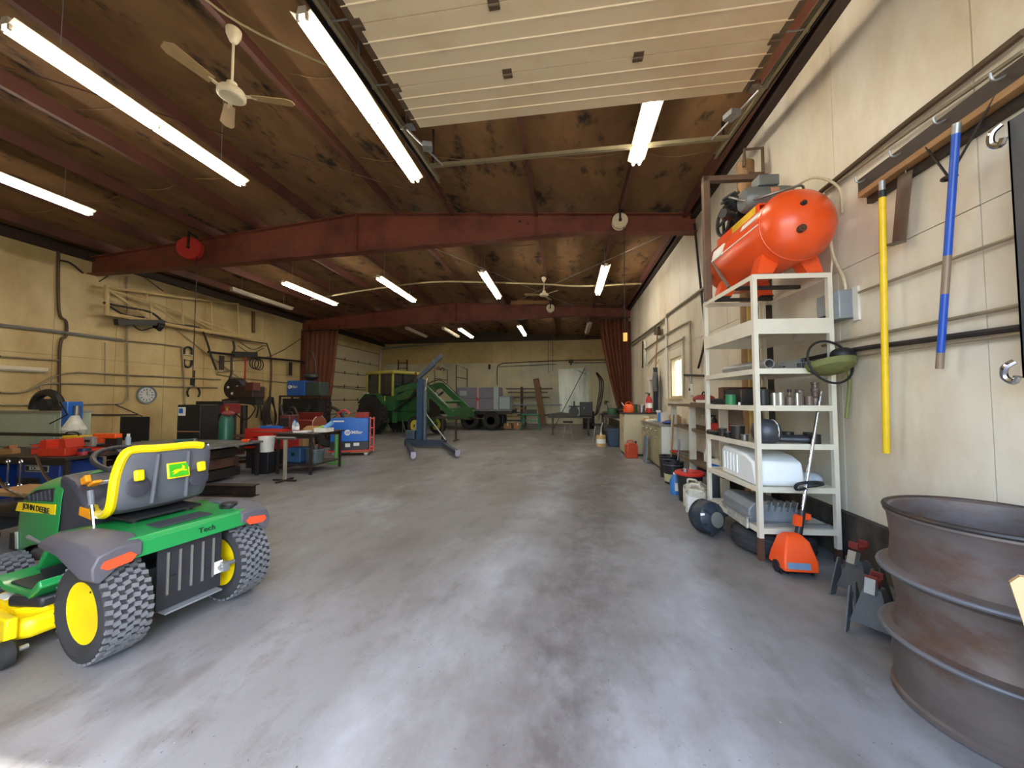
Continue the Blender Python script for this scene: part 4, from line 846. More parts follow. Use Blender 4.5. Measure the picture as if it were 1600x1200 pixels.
def pail(loc, mt, r, h, label, band=None):
    t = thing('pail', label, 'pail', loc); part(t, 'body', B().lathe([(0, 0), (r*.86, 0), (r, h), (r*.96, h), (r*.84, .01), (0, .01)], 28), mt); part(t, 'rim', B().torus((0, 0, h-.01), r, .01, 'z', 28, 6).torus((0, 0, h-.07), r*.985, .007, 'z', 28, 6), mt); part(t, 'bail_handle', B().torus((0, 0, h-.05), r+.006, .004, 'z', 20, 5, arc=(180, 360)), galv)
    if band: part(t, 'label_band', B().lathe([(r*.9, .04), (r*.945, .17)], 28), band)
    return t
pail((1.92, 7.45, 0), blackpl, .18, .4, 'black plastic pail with a broom in it'); pail((1.84, 6.88, 0), blackpl, .165, .38, 'black plastic pail with a pale label, nearer the red-lidded bin', M('pail_label', '#b8b38a', .6, 0, .1))
solo('broom_handle', B().cyl((0, 0, 0), (.12, .12, 1.15), .014, n=8), wood, 'wooden handle standing in the black pail', 'handle', (1.93, 7.45, .02))
solo('scrub_brush', B().cyl((0, 0, 0), (.06, -.1, .75), .012, n=8), chrome, 'chrome bent rod standing in the nearer black pail', 'rod', (1.87, 6.88, .02))
# grey bucket on the wood shelf side
t = thing('grey_bucket', 'grey bucket tucked under the wooden shelf', 'pail', (2.2, 6.1, 0)); part(t, 'body', B().lathe([(0, 0), (.14, 0), (.17, .36), (.16, .36), (.13, .01), (0, .01)], 24), greyp); part(t, 'rim', B().torus((0, 0, .355), .168, .01, 'z', 24, 6), greyp)
# ---------------------------------------------------------------- wooden wall shelf
ws = M('shelf_plank', '#6a5842', .7, 0, .2, 4, stretch=(1, 6, 1)); wd2 = M('shelf_board_painted', '#cbc4b5', .6, 0, .18, 4)
t = thing('wooden_shelf', 'rough wooden wall shelf between the metal cabinet and white shelf', 'shelf', (0, 0, 0))
for y in (5.3, 6.55, 7.62): part(t, 'upright', B().box(2.02, y, 0, 2.12, y+.05, 1.4), wd2); part(t, 'back_post', B().box(2.44, y, 0, 2.488, y+.09, 1.4), wd2)
for z, d0 in ((1.38, 1.98), (.98, 2.05), (.47, 2.0)): part(t, 'plank', B().box(d0, 5.2, z-.04, 2.488, 7.7, z), ws)
part(t, 'backboard', B().box(2.47, 5.2, .5, 2.488, 7.7, 1.34), wd2)
part(t, 'tray_lip', B().box(1.96, 5.2, 1.34, 1.98, 6.3, 1.41), ws)
def onw(x, y, z): return (x, y, z+.001)
t = thing('red_toolbag', 'red bag on top of the wooden shelf', 'bag', onw(2.2, 6.4, 1.38)); part(t, 'body', B().sph((0, 0, .08), (.16, .22, .08), 16, 8), M('bag_red', '#8c2f2c', .7, 0, .15)); part(t, 'strap', B().torus((0, 0, .12), .08, .012, 'x', arc=(90, 270)), black)
solo('white_box', B().box(-.06, -.16, 0, .06, .16, .07), paper, 'flat white box on top of the wooden shelf', 'box', onw(2.07, 6.0, 1.38), .1, bevel=.004)
solo('dark_tarp', B().sph((0, 0, .05), (.2, .4, .05), 14, 8), M('tarp_dark', '#2c2e2c', .8, 0, .2), 'dark folded tarp on top of the wooden shelf', 'tarp', onw(2.25, 5.65, 1.38))
t = thing('red_toolbox', 'red metal case on the middle plank of the wooden shelf', 'toolbox', onw(2.22, 5.75, .98), 0); part(t, 'case', B().box(-.12, -.2, 0, .12, .2, .13), red, bevel=.01); part(t, 'handle', B().tube([(0, -.08, .13), (0, -.08, .16), (0, .08, .16), (0, .08, .13)], .008, 6, sm=False), black)
t = thing('sprayer_bottle', 'dark sprayer bottle on the middle plank of the wooden shelf', 'bottle', onw(2.28, 6.2, .98)); part(t, 'body', B().lathe([(0, 0), (.04, 0), (.04, .15), (.015, .2), (0, .2)], 14), black); part(t, 'nozzle', B().cb((-.02, 0, .22), (.08, .025, .03)), black)
t = thing('blue_white_carton', 'blue and white carton on the bottom plank of the wooden shelf', 'carton', onw(2.15, 5.6, .47), .2); part(t, 'box', B().box(-.1, -.15, 0, .1, .15, .14), white, bevel=.003); part(t, 'blue_band', B().box(-.102, -.152, .03, .102, .152, .08), bluep)
t = thing('white_bottle', 'small white bottle on the bottom plank of the wooden shelf', 'bottle', onw(2.2, 6.35, .47)); part(t, 'body', B().lathe([(0, 0), (.035, 0), (.035, .12), (.012, .16), (0, .16)], 14), white); part(t, 'cap', B().cyl((0, 0, .16), (0, 0, .19), .014), white)
t = thing('worn_saw', 'red-handled tool lying on the bottom plank of the wooden shelf', 'tool', onw(2.1, 7.1, .47), .3); part(t, 'blade', B().box(-.03, -.3, 0, .03, .2, .02), steel); part(t, 'handle', B().cb((0, .28, .02), (.06, .16, .04)), red)
# ---------------------------------------------------------------- metal cabinets along the compressor wall
cabm = M('cabinet_olive', '#a49b7c', .45, .1, .07, 4)
t = thing('base_cabinet', 'olive metal base cabinet with drawers and doors under the window', 'cabinet', (0, 0, 0))
x0, x1, y0, y1, zt = 1.92, 2.48, 8.05, 9.9, .90
part(t, 'body', B().box(x0, y0, .06, x1, y1, zt), cabm); part(t, 'worktop', B().box(x0-.04, y0-.03, zt, x1, y1+.02, zt+.035), M('worktop_grey', '#8e8a80', .4, .2, .1)); part(t, 'plinth', B().box(x0+.05, y0+.02, 0, x1, y1-.02, .06), black)
part(t, 'end_panel', B().box(x0+.01, y0-.025, .05, x1, y0-.002, zt), white)
for k in range(4):
    ya = y0+.04+k*.455
    dr = part(t, 'drawer', B().box(x0-.018, ya, .70, x0-.001, ya+.43, .87), cabm, bevel=.004); part(dr, 'handle', B().tube([(x0-.018, ya+.13, .79), (x0-.045, ya+.13, .79), (x0-.045, ya+.3, .79), (x0-.018, ya+.3, .79)], .007, 6, sm=False), chrome)
    dd = part(t, 'door', B().box(x0-.018, ya, .09, x0-.001, ya+.43, .68), cabm, bevel=.004); part(dd, 'handle', B().tube([(x0-.018, ya+.32, .62), (x0-.045, ya+.32, .62), (x0-.045, ya+.4, .62), (x0-.018, ya+.4, .62)], .007, 6, sm=False), chrome)
t = thing('tall_side_cabinet', 'cream metal cabinet with a plain side beyond the drawers', 'cabinet', (0, 0, 0)); cs = M('cabinet_cream', '#b9ae8c', .5, 0, .07, 3, col2='#8d7a55', s2=1.5, amt=.36)
part(t, 'body', B().box(1.5, 10.05, .05, 2.48, 10.9, 1.08), cs); part(t, 'top', B().box(1.47, 10.02, 1.08, 2.48, 10.93, 1.12), darksteel)
dd = part(t, 'door', B().box(1.482, 10.09, .1, 1.499, 10.86, 1.04), cs); part(dd, 'handle', B().box(1.465, 10.15, .6, 1.482, 10.17, .75), chrome)
solo('sheet_metal', B().box(0, 0, 0, .03, .3, .62), greybl, 'grey sheet leaning against the olive cabinet', 'panel', (1.78, 8.9, .0), rot=(0, R(3), 0))
t = thing('jerry_can', 'red plastic jerry can on the floor before the cream cabinet', 'jerry can', (1.60, 9.7, 0), R(15)); jr = M('jerry_red', '#c24a2c', .45, 0, .1); part(t, 'body', B().prism([(-.14, 0), (.14, 0), (.14, .32), (.07, .38), (-.09, .38), (-.14, .33)], -.09, .09, 'y'), jr, bevel=.02); part(t, 'handle', B().tube([(-.1, 0, .37), (-.08, 0, .43), (.04, 0, .43), (.06, 0, .37)], .014, 7), jr); part(t, 'cap', B().cyl((.1, 0, .34), (.13, 0, .42), .025, n=12), black)
# things on the cabinets
zc = .936
def OC(name, parts, label, cat, x, y, z=zc, rz=0.):
    t = thing(name, label, cat, (x, y, z), rz)
    for nm, b, mt in parts: part(t, nm, b, mt)
OC('spray_bottle', [('body', B().lathe([(0, 0), (.05, 0), (.05, .16), (.02, .22), (0, .22)], 16), M('spray_blue', '#2f78c9', .35)), ('trigger', B().cb((-.03, 0, .25), (.1, .03, .04)).cb((-.05, 0, .2), (.015, .02, .07)), white)], 'blue spray bottle on the olive cabinet', 'bottle', 2.2, 9.3)
OC('white_jug', [('body', B().box(-.09, -.09, 0, .09, .09, .22), white), ('cap', B().cyl((0, 0, .22), (0, 0, .25), .03), white)], 'square white jug beside the blue spray bottle', 'jug', 2.25, 8.95)
OC('paper_stack', [('sheets', B().box(-.15, -.2, 0, .15, .2, .03), paper), ('folder', B().box(-.1, -.25, .031, .18, .12, .045), M('folder_cream', '#d9cfae', .6))], 'stack of papers on the olive cabinet worktop', 'paper', 2.1, 9.6)
OC('glove_pile', [('glove', B().sph((0, 0, .03), (.12, .16, .03), 12, 6), M('glove_blue', '#3d4f9a', .8, 0, .2)), ('glove', B().sph((.05, .1, .04), (.1, .12, .04), 12, 6), M('glove_grey', '#54525c', .8, 0, .2))], 'blue and grey work gloves on the end of the olive cabinet', 'gloves', 2.15, 8.4)
OC('small_tub', [('body', B().lathe([(0, 0), (.06, 0), (.065, .08), (0, .08)], 18), M('tub_tan', '#c79a54', .5)), ('lid', B().cyl((0, 0, .08), (0, 0, .095), .067, n=18), white)], 'small tan tub with a white lid on the cabinet', 'tub', 1.98, 9.75)
OC('soap_bottle', [('body', B().lathe([(0, 0), (.04, 0), (.04, .11), (.015, .15), (0, .15)], 14), white), ('pump', B().cyl((0, 0, .15), (0, 0, .2), .008).cb((-.02, 0, .2), (.06, .015, .012)), white)], 'white pump bottle by the papers on the cabinet', 'bottle', 2.3, 9.65)
OC('sill_box', [('carton', B().box(-.1, -.12, 0, .1, .12, .16), M('carton_tan', '#b08f63', .7, 0, .1)), ('flap', B().cb((0, .0, .17), (.2, .1, .005), (.4, 0, 0)), cardboard)], 'small tan carton standing below the window', 'carton', 2.35, 8.6)
ztp = 1.121
OC('orange_can', [('body', B().lathe([(0, 0), (.13, 0), (.14, .05), (.13, .17), (.06, .22), (0, .22)], 20), orange), ('handle', B().torus((0, 0, .2), .08, .012, 'y', arc=(0, 180)), orange), ('spout', B().cyl((-.1, 0, .15), (-.18, 0, .26), .012), white)], 'round orange fuel can on the cream cabinet', 'fuel can', 1.65, 10.35, ztp)
OC('steel_pot', [('body', B().lathe([(0, 0), (.08, 0), (.08, .2), (.07, .2), (.07, .01), (0, .01)], 20), steel), ('handle', B().tube([(.08, 0, .16), (.13, 0, .14), (.13, 0, .06), (.08, 0, .04)], .008, 6), steel)], 'steel pot on the cream cabinet', 'pot', 1.98, 10.3, ztp)
OC('green_can', [('body', B().lathe([(0, 0), (.1, 0), (.1, .2), (0, .2)], 20), M('olive_green', '#3f5a38', .5, 0, .1)), ('lid', B().torus((0, 0, .2), .1, .008, 'z', 20), darksteel)], 'dark green can between the orange can and steel pot', 'can', 1.83, 10.6, ztp)
t = thing('fire_extinguisher', 'red fire extinguisher standing on the cream cabinet', 'fire extinguisher', (2.15, 10.2, ztp)); part(t, 'cylinder', B().lathe([(0, 0), (.075, 0), (.08, .02), (.08, .34), (.05, .4), (.025, .42), (.025, .45), (0, .45)], 20), red); part(t, 'valve', B().cb((0, 0, .47), (.05, .04, .05)).cb((-.03, 0, .51), (.13, .02, .015), (0, .2, 0)), black); part(t, 'hose', B().tube([(-.02, 0, .46), (-.09, -.02, .42), (-.1, -.03, .2), (-.09, -.03, .1)], .011, 7), M('hose_pale', '#c99a94', .6)); part(t, 'label', B().lathe([(.081, .12), (.081, .25)], 20), paper)
# coveralls, broom and rods on the wall past the window
t = thing('coveralls', 'dark blue coveralls hanging on the compressor wall past the window', 'coveralls', (2.44, 10.62, 1.14)); clm = M('denim_dark', '#2e3440', .85, 0, .2, 6); rg = []
for i_ in range(13):
    f_ = i_/12; wy = .1+.07*math.sin(f_*2.6+.3) if f_ < .85 else .1-.4*(f_-.85); sh_ = .02*math.sin(f_*9)
    rg.append([(.04-.1*(.5+.5*math.cos(2*math.pi*k_/16))*(1+.35*math.sin(5*2*math.pi*k_/16+f_*3)), wy*math.sin(2*math.pi*k_/16)+sh_, f_*1.2) for k_ in range(16)])
part(t, 'cloth', B().loft(rg), clm); part(t, 'sleeve', B().tube([(-.06, -.18, 1.05), (-.1, -.22, .8), (-.08, -.2, .55)], .06, 8), M('sleeve_grey', '#6a6c70', .85, 0, .2)); part(t, 'hanger_hook', B().cyl((.02, 0, 1.3), (.08, 0, 1.42), .01), steel)
def LT(name, pa, pb, r, mt, label, headm=None):
    dd_ = .11 if headm else .025; a, bb = RW(*pa, dd_), RW(*pb, dd_); t = thing(name, label, 'broom' if headm else 'rod', bb); part(t, 'handle', B().cyl(Vector((0, 0, 0)), a-bb, r, n=8), mt)
    if headm: part(t, 'head', B().cb(a-bb+Vector((0, 0, .06)), (.08, .42, .14), (.2, 0, 0)), headm); part(t, 'bristles', B().cb(a-bb+Vector((0, 0, .17)), (.07, .4, .1), (.2, 0, 0)), darksteel)
LT('push_broom', (1027, 523), (1022, 622), .018, wood, 'push broom hung head-up on the compressor wall', M('broom_head', '#4c3a2b', .7)); LT('long_rod', (1004, 533), (1004, 575), .02, darksteel, 'dark rod hanging beside the coveralls'); LT('long_rod', (1008, 533), (1010, 570), .03, galv, 'pale pipe hanging beside the coveralls')
# ================================================================= GARDEN TRACTOR (x forward, y to its left, z up)
jg = M('mower_green', '#1f8a45', .3, 0, .06, 5, coat=.4); jy = M('mower_yellow', '#f2d20a', .35, 0, .05, 5); seatm = M('seat_grey', '#5b5c63', .6, 0, .08, 10)
dk = M('fender_grey', '#55535a', .5, 0, .08); dash = M('dash_black', '#3a3a42', .45, 0, .1); refl = M('reflector_red', '#e8502a', .2, 0, .1, 30, coat=.5); tyre = M('turf_tyre', '#2c2c2e', .8, 0, .12, 12); lugm = M('turf_lug', '#66676a', .8, 0, .15, 14)
orl = M('lever_orange', '#f39a12', .4, 0, .05)
T = thing('lawn_tractor', 'green and yellow riding lawn tractor with a grey seat', 'lawn tractor', (-2.766, 2.212, 0), R(168))
AX = -.2
def wheel(par, x, y, D, W, rimr, side, rear=True):
    r = D/2; h = W/2; c = (x, y, r); s = side
    w_ = part(par, 'wheel', B().lathe([(rimr, -h*.75), (r*.80, -h), (r*.95, -h*.93), (r*.965, -h*.8), (r*.975, 0), (r*.965, h*.8), (r*.95, h*.93), (r*.80, h), (rimr, h*.75)], 48, c, (R(90), 0, 0), close=True), tyre)
    n = 34 if rear else 28; rows = 7 if rear else 5; b = B()
    for j in range(rows):
        yy = -h*.9+2*h*.9*(j+.5)/rows
        for i in range(n):
            a = 2*math.pi*(i+.5*(j % 2)+.12*math.sin(j))/n; rr = r*.965 if 0 < j < rows-1 else r*.95
            mm = Matrix.Translation(c) @ Matrix.Rotation(-a, 4, 'Y') @ Matrix.Translation((rr, yy, 0)) @ Matrix.Rotation(R(14 if j % 2 else -14), 4, 'X')
            q = B(mm); q.box(-.01, -h*.9/rows*1.0, -math.pi*r/n*.48, .014, h*.9/rows*1.0, math.pi*r/n*.48)
            b.v += q.v; k = len(b.v)-8; b.f += [tuple(u+k for u in f) for f in q.f]
    part(w_, 'tread', b, lugm, kind='stuff')
    # dished yellow rim: open to the outside, closed centre
    part(w_, 'rim', B().lathe([(rimr+.004, -h*.78), (rimr+.012, -h*.8), (rimr+.004, -h*.7), (rimr-.012, -h*.2), (rimr*.75, s*h*.12), (rimr*.35, s*h*.2), (rimr*.2, s*h*.32), (0, s*h*.33)], 36, c, (R(90), 0, 0)), jy)
    part(w_, 'rim', B().lathe([(rimr+.004, h*.78), (rimr+.012, h*.8), (rimr+.004, h*.7), (rimr-.012, h*.2), (rimr-.02, -s*h*.0)], 36, c, (R(90), 0, 0)), jy)
    part(w_, 'valve', B().cyl((x-.07, y+s*h*.55, r+rimr*.75), (x-.075, y+s*h*.8, r+rimr*.82), .006, n=6), black)
    return w_
for s in (1, -1): wheel(T, AX, s*.35, .54, .225, .155, s); wheel(T, .94, s*.37, .4, .17, .1, s, False)
part(T, 'rear_axle', B().cyl((AX, -.3, .27), (AX, .3, .27), .035, n=12).cb((AX+.12, 0, .27), (.22, .3, .2)), darksteel); part(T, 'axle_hub', B().cyl((AX, -.245, .27), (AX, -.16, .27), .022, n=10).cyl((AX, .245, .27), (AX, .16, .27), .022, n=10), steel)
part(T, 'front_axle', B().cyl((.94, -.3, .2), (.94, .3, .2), .03, n=10), darksteel)
part(T, 'frame', B().box(-.3, -.2, .3, 1.5, -.16, .42).box(-.3, .16, .3, 1.5, .2, .42), black)
# rear plate with pressed ribs and hitch
rp = part(T, 'rear_plate', B().box(-.345, -.225, .15, -.335, .225, .53), M('plate_black', '#2f2f33', .45, .2, .12, 8))
for k in range(5): part(rp, 'pressed_rib', B().cb((-.348, -.16+.08*k, .36), (.012, .014, .26)), M('rib_grey', '#77736e', .5, .2, .12))
for k in range(3): part(rp, 'slot', B().cb((-.3465, -.12+.12*k, .3+.02*k), (.006, .03, .006)), black)
part(T, 'hitch_plate', B().box(-.40, -.2, .135, -.30, .2, .145), greyp); part(T, 'hitch_clamp', B().cb((-.37, -.235, .28), (.05, .05, .06)).cyl((-.37, -.19, .28), (-.37, -.33, .29), .014, n=8), galv); part(T, 'hitch_tag', B().box(-.352, -.235, .24, -.346, -.165, .32), paper)
# fender deck
def arc(x0, z0, x1, z1, n, bulge):
    out = []
    for i in range(n+1):
        t = i/n; out.append((x0+(x1-x0)*t, z0+(z1-z0)*t+bulge*math.sin(math.pi*t)))
    return out
part(T, 'fender_deck', B().prism([(-.37, .53), (-.38, .60), (-.36, .632), (-.28, .642), (.12, .642), (.26, .62), (.36, .56), (.45, .44), (.50, .36), (.48, .35), (.42, .42), (.33, .53), (.22, .59), (.1, .61), (-.3, .61), (-.35, .59), (-.355, .53)], -.44, .44, 'y'), jg, bevel=.012)
fd = part(T, 'rear_apron', B().box(-.386, -.41, .522, -.372, .41, .612), jg, bevel=.005)
lettering(fd, 'Tech', .05, black, (-.388, -.07, .572), (R(90), 0, R(-90)))
part(T, 'fender_tray', B().lathe([(0, 0), (.05, 0), (.055, .02), (.045, .02), (.04, .006), (0, .006)], 20, (-.25, -.31, .642)), black); part(T, 'fuel_cap', B().cyl((-.24, -.33, .642), (-.24, -.33, .672), .055, n=24), blackpl)
part(T, 'fender_recess', B().cb((-.25, .02, .645), (.14, .34, .006)), dash)
for s in (1, -1):
    g = part(T, 'fender_guard', B().loft([[(-.40, s*y, z) for y, z in ((.30, .595), (.42, .60), (.50, .575), (.525, .52), (.52, .46), (.49, .43), (.40, .50), (.30, .525))],
        [(-.30, s*y, z) for y, z in ((.30, .635), (.42, .645), (.51, .62), (.54, .55), (.535, .46), (.52, .45), (.47, .57), (.30, .60))],
        [(-.05, s*y, z) for y, z in ((.34, .645), (.42, .65), (.51, .63), (.54, .59), (.535, .545), (.52, .54), (.47, .61), (.34, .625))],
        [(.20, s*y, z) for y, z in ((.38, .615), (.43, .615), (.49, .60), (.52, .575), (.52, .555), (.50, .55), (.46, .58), (.38, .595))]]), dk, bevel=.008)
    part(g, 'reflector', B().prism([(s*.33, .535), (s*.36, .56), (s*.475, .545), (s*.49, .515), (s*.46, .495), (s*.355, .505)], -.409, -.396, 'x'), refl)
for s in (1, -1): fb_ = part(T, 'footboard', B().prism([(.12, .42), (.24, .33), (.55, .32), (.66, .36), (.66, .335), (.55, .29), (.22, .29), (.1, .38)], s*.2, s*.50, 'y'), jg, bevel=.01); part(fb_, 'foot_pad', B().cb((.4, s*.35, .327), (.28, .24, .012)), blackpl)
# seat: shell, cushion, yellow piping
prof = [(.33, .70), (.2, .685), (.06, .69), (-.03, .73), (-.06, .80), (-.085, .95), (-.12, 1.09), (-.115, 1.12)]
prin = [(.36, .74), (.22, .735), (.1, .745), (.055, .78), (.035, .86), (.0, 1.0), (-.06, 1.11), (-.09, 1.125)]
def seat_half(pr, w0, w1):
    return [[(x, y*(w0+(w1-w0)*i/(len(pr)-1)), z) for y in (-1, -.9, -.5, 0, .5, .9, 1)] for i, (x, z) in enumerate(pr)]
shell = B(); rings = []
wd = [.21, .25, .27, .275, .275, .275, .255, .20]
for i in range(8):
    (xo, zo), (xi, zi), w0 = prof[i], prin[i], wd[i]
    rings.append([(xo, -w0*.82, zo), (xo-.0, 0, zo-.008), (xo, w0*.82, zo), ((xo*.7+xi*.3), w0, zo*.7+zi*.3), (xi, w0*.9, zi), (xi-.01, 0, zi-.012), (xi, -w0*.9, zi), ((xo*.7+xi*.3), -w0, zo*.7+zi*.3)])
shell.loft(rings)
st = part(T, 'seat', shell, seatm); sm_ = st.modifiers.new('sub', 'SUBSURF'); sm_.levels = 1; sm_.render_levels = 1
edge = [((prof[i][0]*.62+prin[i][0]*.38), wd[i]*.985, prof[i][1]*.62+prin[i][1]*.38) for i in range(8)]
pipe_pts = [Vector((x, y*.97, z)) for x, y, z in edge]+[Vector((-.118, y, 1.118)) for y in (.1, 0, -.1)]+[Vector((-.118, -.17, 1.105))]
part(st, 'yellow_edge', B().tube(pipe_pts, .026, 8, 4), jy)
for s in (1, -1): sk_ = part(st, 'side_pocket', B().lathe([(0, 0), (.06, 0), (.065, .008), (.05, .014), (0, .014)], 20, (-.085, s*.17, .88), (0, R(-80), 0)), dash); part(st, 'yellow_tab', B().cb((-.108, s*.175, .955), (.03, .05, .07), (0, R(10), 0)), jy, bevel=.01)
for y in (-.095, .095): part(st, 'backrest_ridge', B().cyl((-.088, y, .76), (-.122, y*.9, 1.08), .012, n=8), seatm)
em = part(st, 'emblem', B().cb((-.118, -.03, .955), (.012, .13, .105), (0, R(11), 0)), jy, bevel=.012); part(st, 'emblem_field', B().cb((-.1235, -.03, .955), (.006, .112, .088), (0, R(11), 0)), M('emblem_green', '#3fae1f', .4), bevel=.006)
deer = [(-.045, -.01), (-.03, .0), (-.012, .006), (.008, .004), (.02, .014), (.018, .03), (.03, .022), (.034, .012), (.026, .004), (.046, -.008), (.044, -.013), (.018, -.008), (.0, -.01), (-.02, -.022), (-.04, -.026), (-.024, -.012)]
part(st, 'leaping_deer', B(Matrix.Translation((-.1285, -.03, .957)) @ Euler((0, R(11), 0)).to_matrix().to_4x4()).prism([(-u, v) for u, v in deer], -.002, .002, 'x'), jy)
part(T, 'seat_pan', B().box(-.08, -.2, .665, .34, .2, .68), black)
for y in (-.15, .15): part(T, 'seat_spring', B().cyl((-.02, y, .64), (-.02, y, .67), .028, n=12), black)
# console, wheel, hood
_before = set(bpy.data.objects)
part(T, 'console', B().loft([[(.42, -.2, .3), (.42, .2, .3), (.5, .24, .62), (.5, -.24, .62)], [(.62, -.24, .3), (.62, .24, .3), (.62, .25, .78), (.62, -.25, .78)], [(.80, -.25, .3), (.80, .25, .3), (.78, .25, .90), (.78, -.25, .90)], [(.95, -.25, .35), (.95, .25, .35), (.95, .24, .93), (.95, -.24, .93)]]), dash, bevel=.02)
part(T, 'steering_column', B().cyl((.74, 0, .86), (.66, 0, 1.0), .03, n=12), blackpl)
swh = part(T, 'steering_wheel', B(Matrix.Translation((.64, 0, 1.02)) @ Euler((0, R(-24), 0)).to_matrix().to_4x4()).torus((0, 0, 0), .19, .017, 'z', 40, 10).cyl((0, 0, -.03), (0, 0, .012), .06, n=20), blackpl)
for a in (0, 120, 240): part(swh, 'spoke', B(Matrix.Translation((.64, 0, 1.02)) @ Euler((0, R(-24), 0)).to_matrix().to_4x4() @ Matrix.Rotation(R(a), 4, 'Z')).cb((.11, 0, -.01), (.16, .04, .015)), blackpl)
part(T, 'throttle_lever', B().cb((.72, .20, .905), (.07, .03, .05), (0, R(25), 0)).cb((.68, .17, .88), (.08, .05, .02), (0, R(25), 0)), orl, bevel=.006); part(T, 'key_panel', B().cb((.70, .1, .875), (.05, .07, .008), (0, R(30), 0)), paper)
part(T, 'height_lever', B().cyl((.40, .27, .60), (.46, .27, .80), .011, n=8), chrome); part(T, 'lever_grip', B().cyl((.455, .27, .78), (.48, .27, .87), .016, n=10), greyp); part(T, 'height_guide', B().cb((.57, .248, .71), (.16, .012, .06), (0, R(-6), 0)), orl, bevel=.012)
part(T, 'pedal', B().cb((.6, .36, .38), (.09, .1, .015), (0, R(-30), 0)), black)
for o_ in [q for q in bpy.data.objects if q not in _before]: o_.data.transform(Matrix.Translation((-.27, 0, 0)))
_n0 = len(bpy.data.objects); _before = set(bpy.data.objects)
hood = [[(x, y*w_, z) for y, z in ((-1, zb), (-1, zt*.78+zb*.22), (-.92, zt-.05), (-.6, zt), (0, zt+.012), (.6, zt), (.92, zt-.05), (1, zt*.78+zb*.22), (1, zb))] for x, w_, zb, zt in ((.94, .26, .44, .925), (1.1, .265, .43, .915), (1.3, .26, .40, .875), (1.45, .25, .30, .80), (1.54, .225, .27, .70), (1.58, .18, .28, .60))]
hb = B(); n = 9; vs = [p for r_ in hood for p in r_]; fs = [(i*n+j, i*n+j+1, (i+1)*n+j+1, (i+1)*n+j) for i in range(5) for j in range(8)]; fs.append(tuple(5*n+j for j in range(n)))
hb.add(vs, fs); ho = part(T, 'hood', hb, jg); md = ho.modifiers.new('thick', 'SOLIDIFY'); md.thickness = .012; ho.modifiers.new('sub', 'SUBSURF').render_levels = 2
for s in (1, -1):
    part(ho, 'side_stripe', B().prism([(.99, .665), (.99, .735), (1.44, .70), (1.47, .635), (1.3, .645), (1.1, .66)], s*.255, s*.262, 'y'), jy)
    lv = part(ho, 'vent_panel', B().prism([(1.02, .75), (1.03, .84), (1.22, .81), (1.38, .735), (1.33, .725)], s*.25, s*.260, 'y'), black)
    for k in range(6): part(lv, 'louvre', B().cb((1.065+.048*k, s*.261, .79-.009*k), (.024, .012, .075-.007*k), (0, R(15), 0)), dash)
    lettering(ho, 'JOHN DEERE', .056, black, (1.21, s*.2635, .682), (R(90), 0, R(180) if s > 0 else 0))
part(ho, 'head_lamp', B().cb((1.57, 0, .62), (.03, .28, .07)), M('lamp_lens', '#d9dde0', .15)); part(ho, 'grille', B().cb((1.56, 0, .45), (.04, .3, .2)), black)
part(ho, 'scuff_decal', B().cb((1.46, .252, .42), (.03, .006, .12), (0, R(8), 0)), M('decal_grey', '#a9b7a8', .6, 0, .2))
part(T, 'engine', B().cb((1.18, 0, .42), (.4, .34, .3)).cyl((1.1, .19, .42), (1.1, .24, .42), .06, n=16), M('engine_alloy', '#8b8f94', .4, .5, .2, 9)); part(T, 'muffler', B().cyl((1.38, .14, .36), (1.2, .24, .36), .045, n=14), darksteel); part(T, 'linkage', B().cyl((1.0, .24, .44), (1.3, .25, .47), .02, n=8).cb((1.02, .25, .46), (.05, .03, .07)), M('alloy_bright', '#b3b6b9', .35, .6))
part(T, 'steering_rod', B().cyl((1.35, .2, .30), (1.68, .33, .27), .018, n=8), black)
HG = Matrix.Translation((.60, 0, 0)) @ Matrix.Diagonal((1.18, 1, 1, 1)) @ Matrix.Translation((-.94, 0, 0))
for o_ in [q for q in bpy.data.objects if q not in _before]:
    if o_.name.startswith('lettering'): o_.location = HG @ Vector(o_.location); o_.scale = (1.18, 1, 1)
    else: o_.data.transform(HG)
# mower deck
dkp = [(.14, -.5), (.22, -.6), (.62, -.6), (.72, -.45), (.72, .45), (.66, .60), (.24, .62), (.13, .52)]
de = part(T, 'mower_deck', B().prism(dkp, .1, .215, 'z'), jy, bevel=.03); part(de, 'deck_step', B().prism([(x*.86+.06, y*.86) for x, y in dkp], .21, .25, 'z'), jy, bevel=.01)
part(de, 'belt_cover', B().prism([(.12, .22), (.42, .26), (.46, .44), (.34, .54), (.14, .48)], .25, .31, 'z'), blackpl, bevel=.015); part(de, 'guide_bracket', B().cb((.2, .58, .19), (.13, .05, .12)), jy, bevel=.01); part(de, 'warning_label', B().cb((.54, .46, .253), (.12, .1, .004)), paper)
gw = part(de, 'gauge_wheel', B().lathe([(0, -.03), (.05, -.034), (.068, -.02), (.07, 0), (.068, .02), (.05, .034), (0, .03)], 24, (.13, .60, .072), (R(90), 0, 0)), rubber); part(de, 'gauge_axle', B().cyl((.13, .52, .072), (.13, .645, .072), .014, n=8), galv)

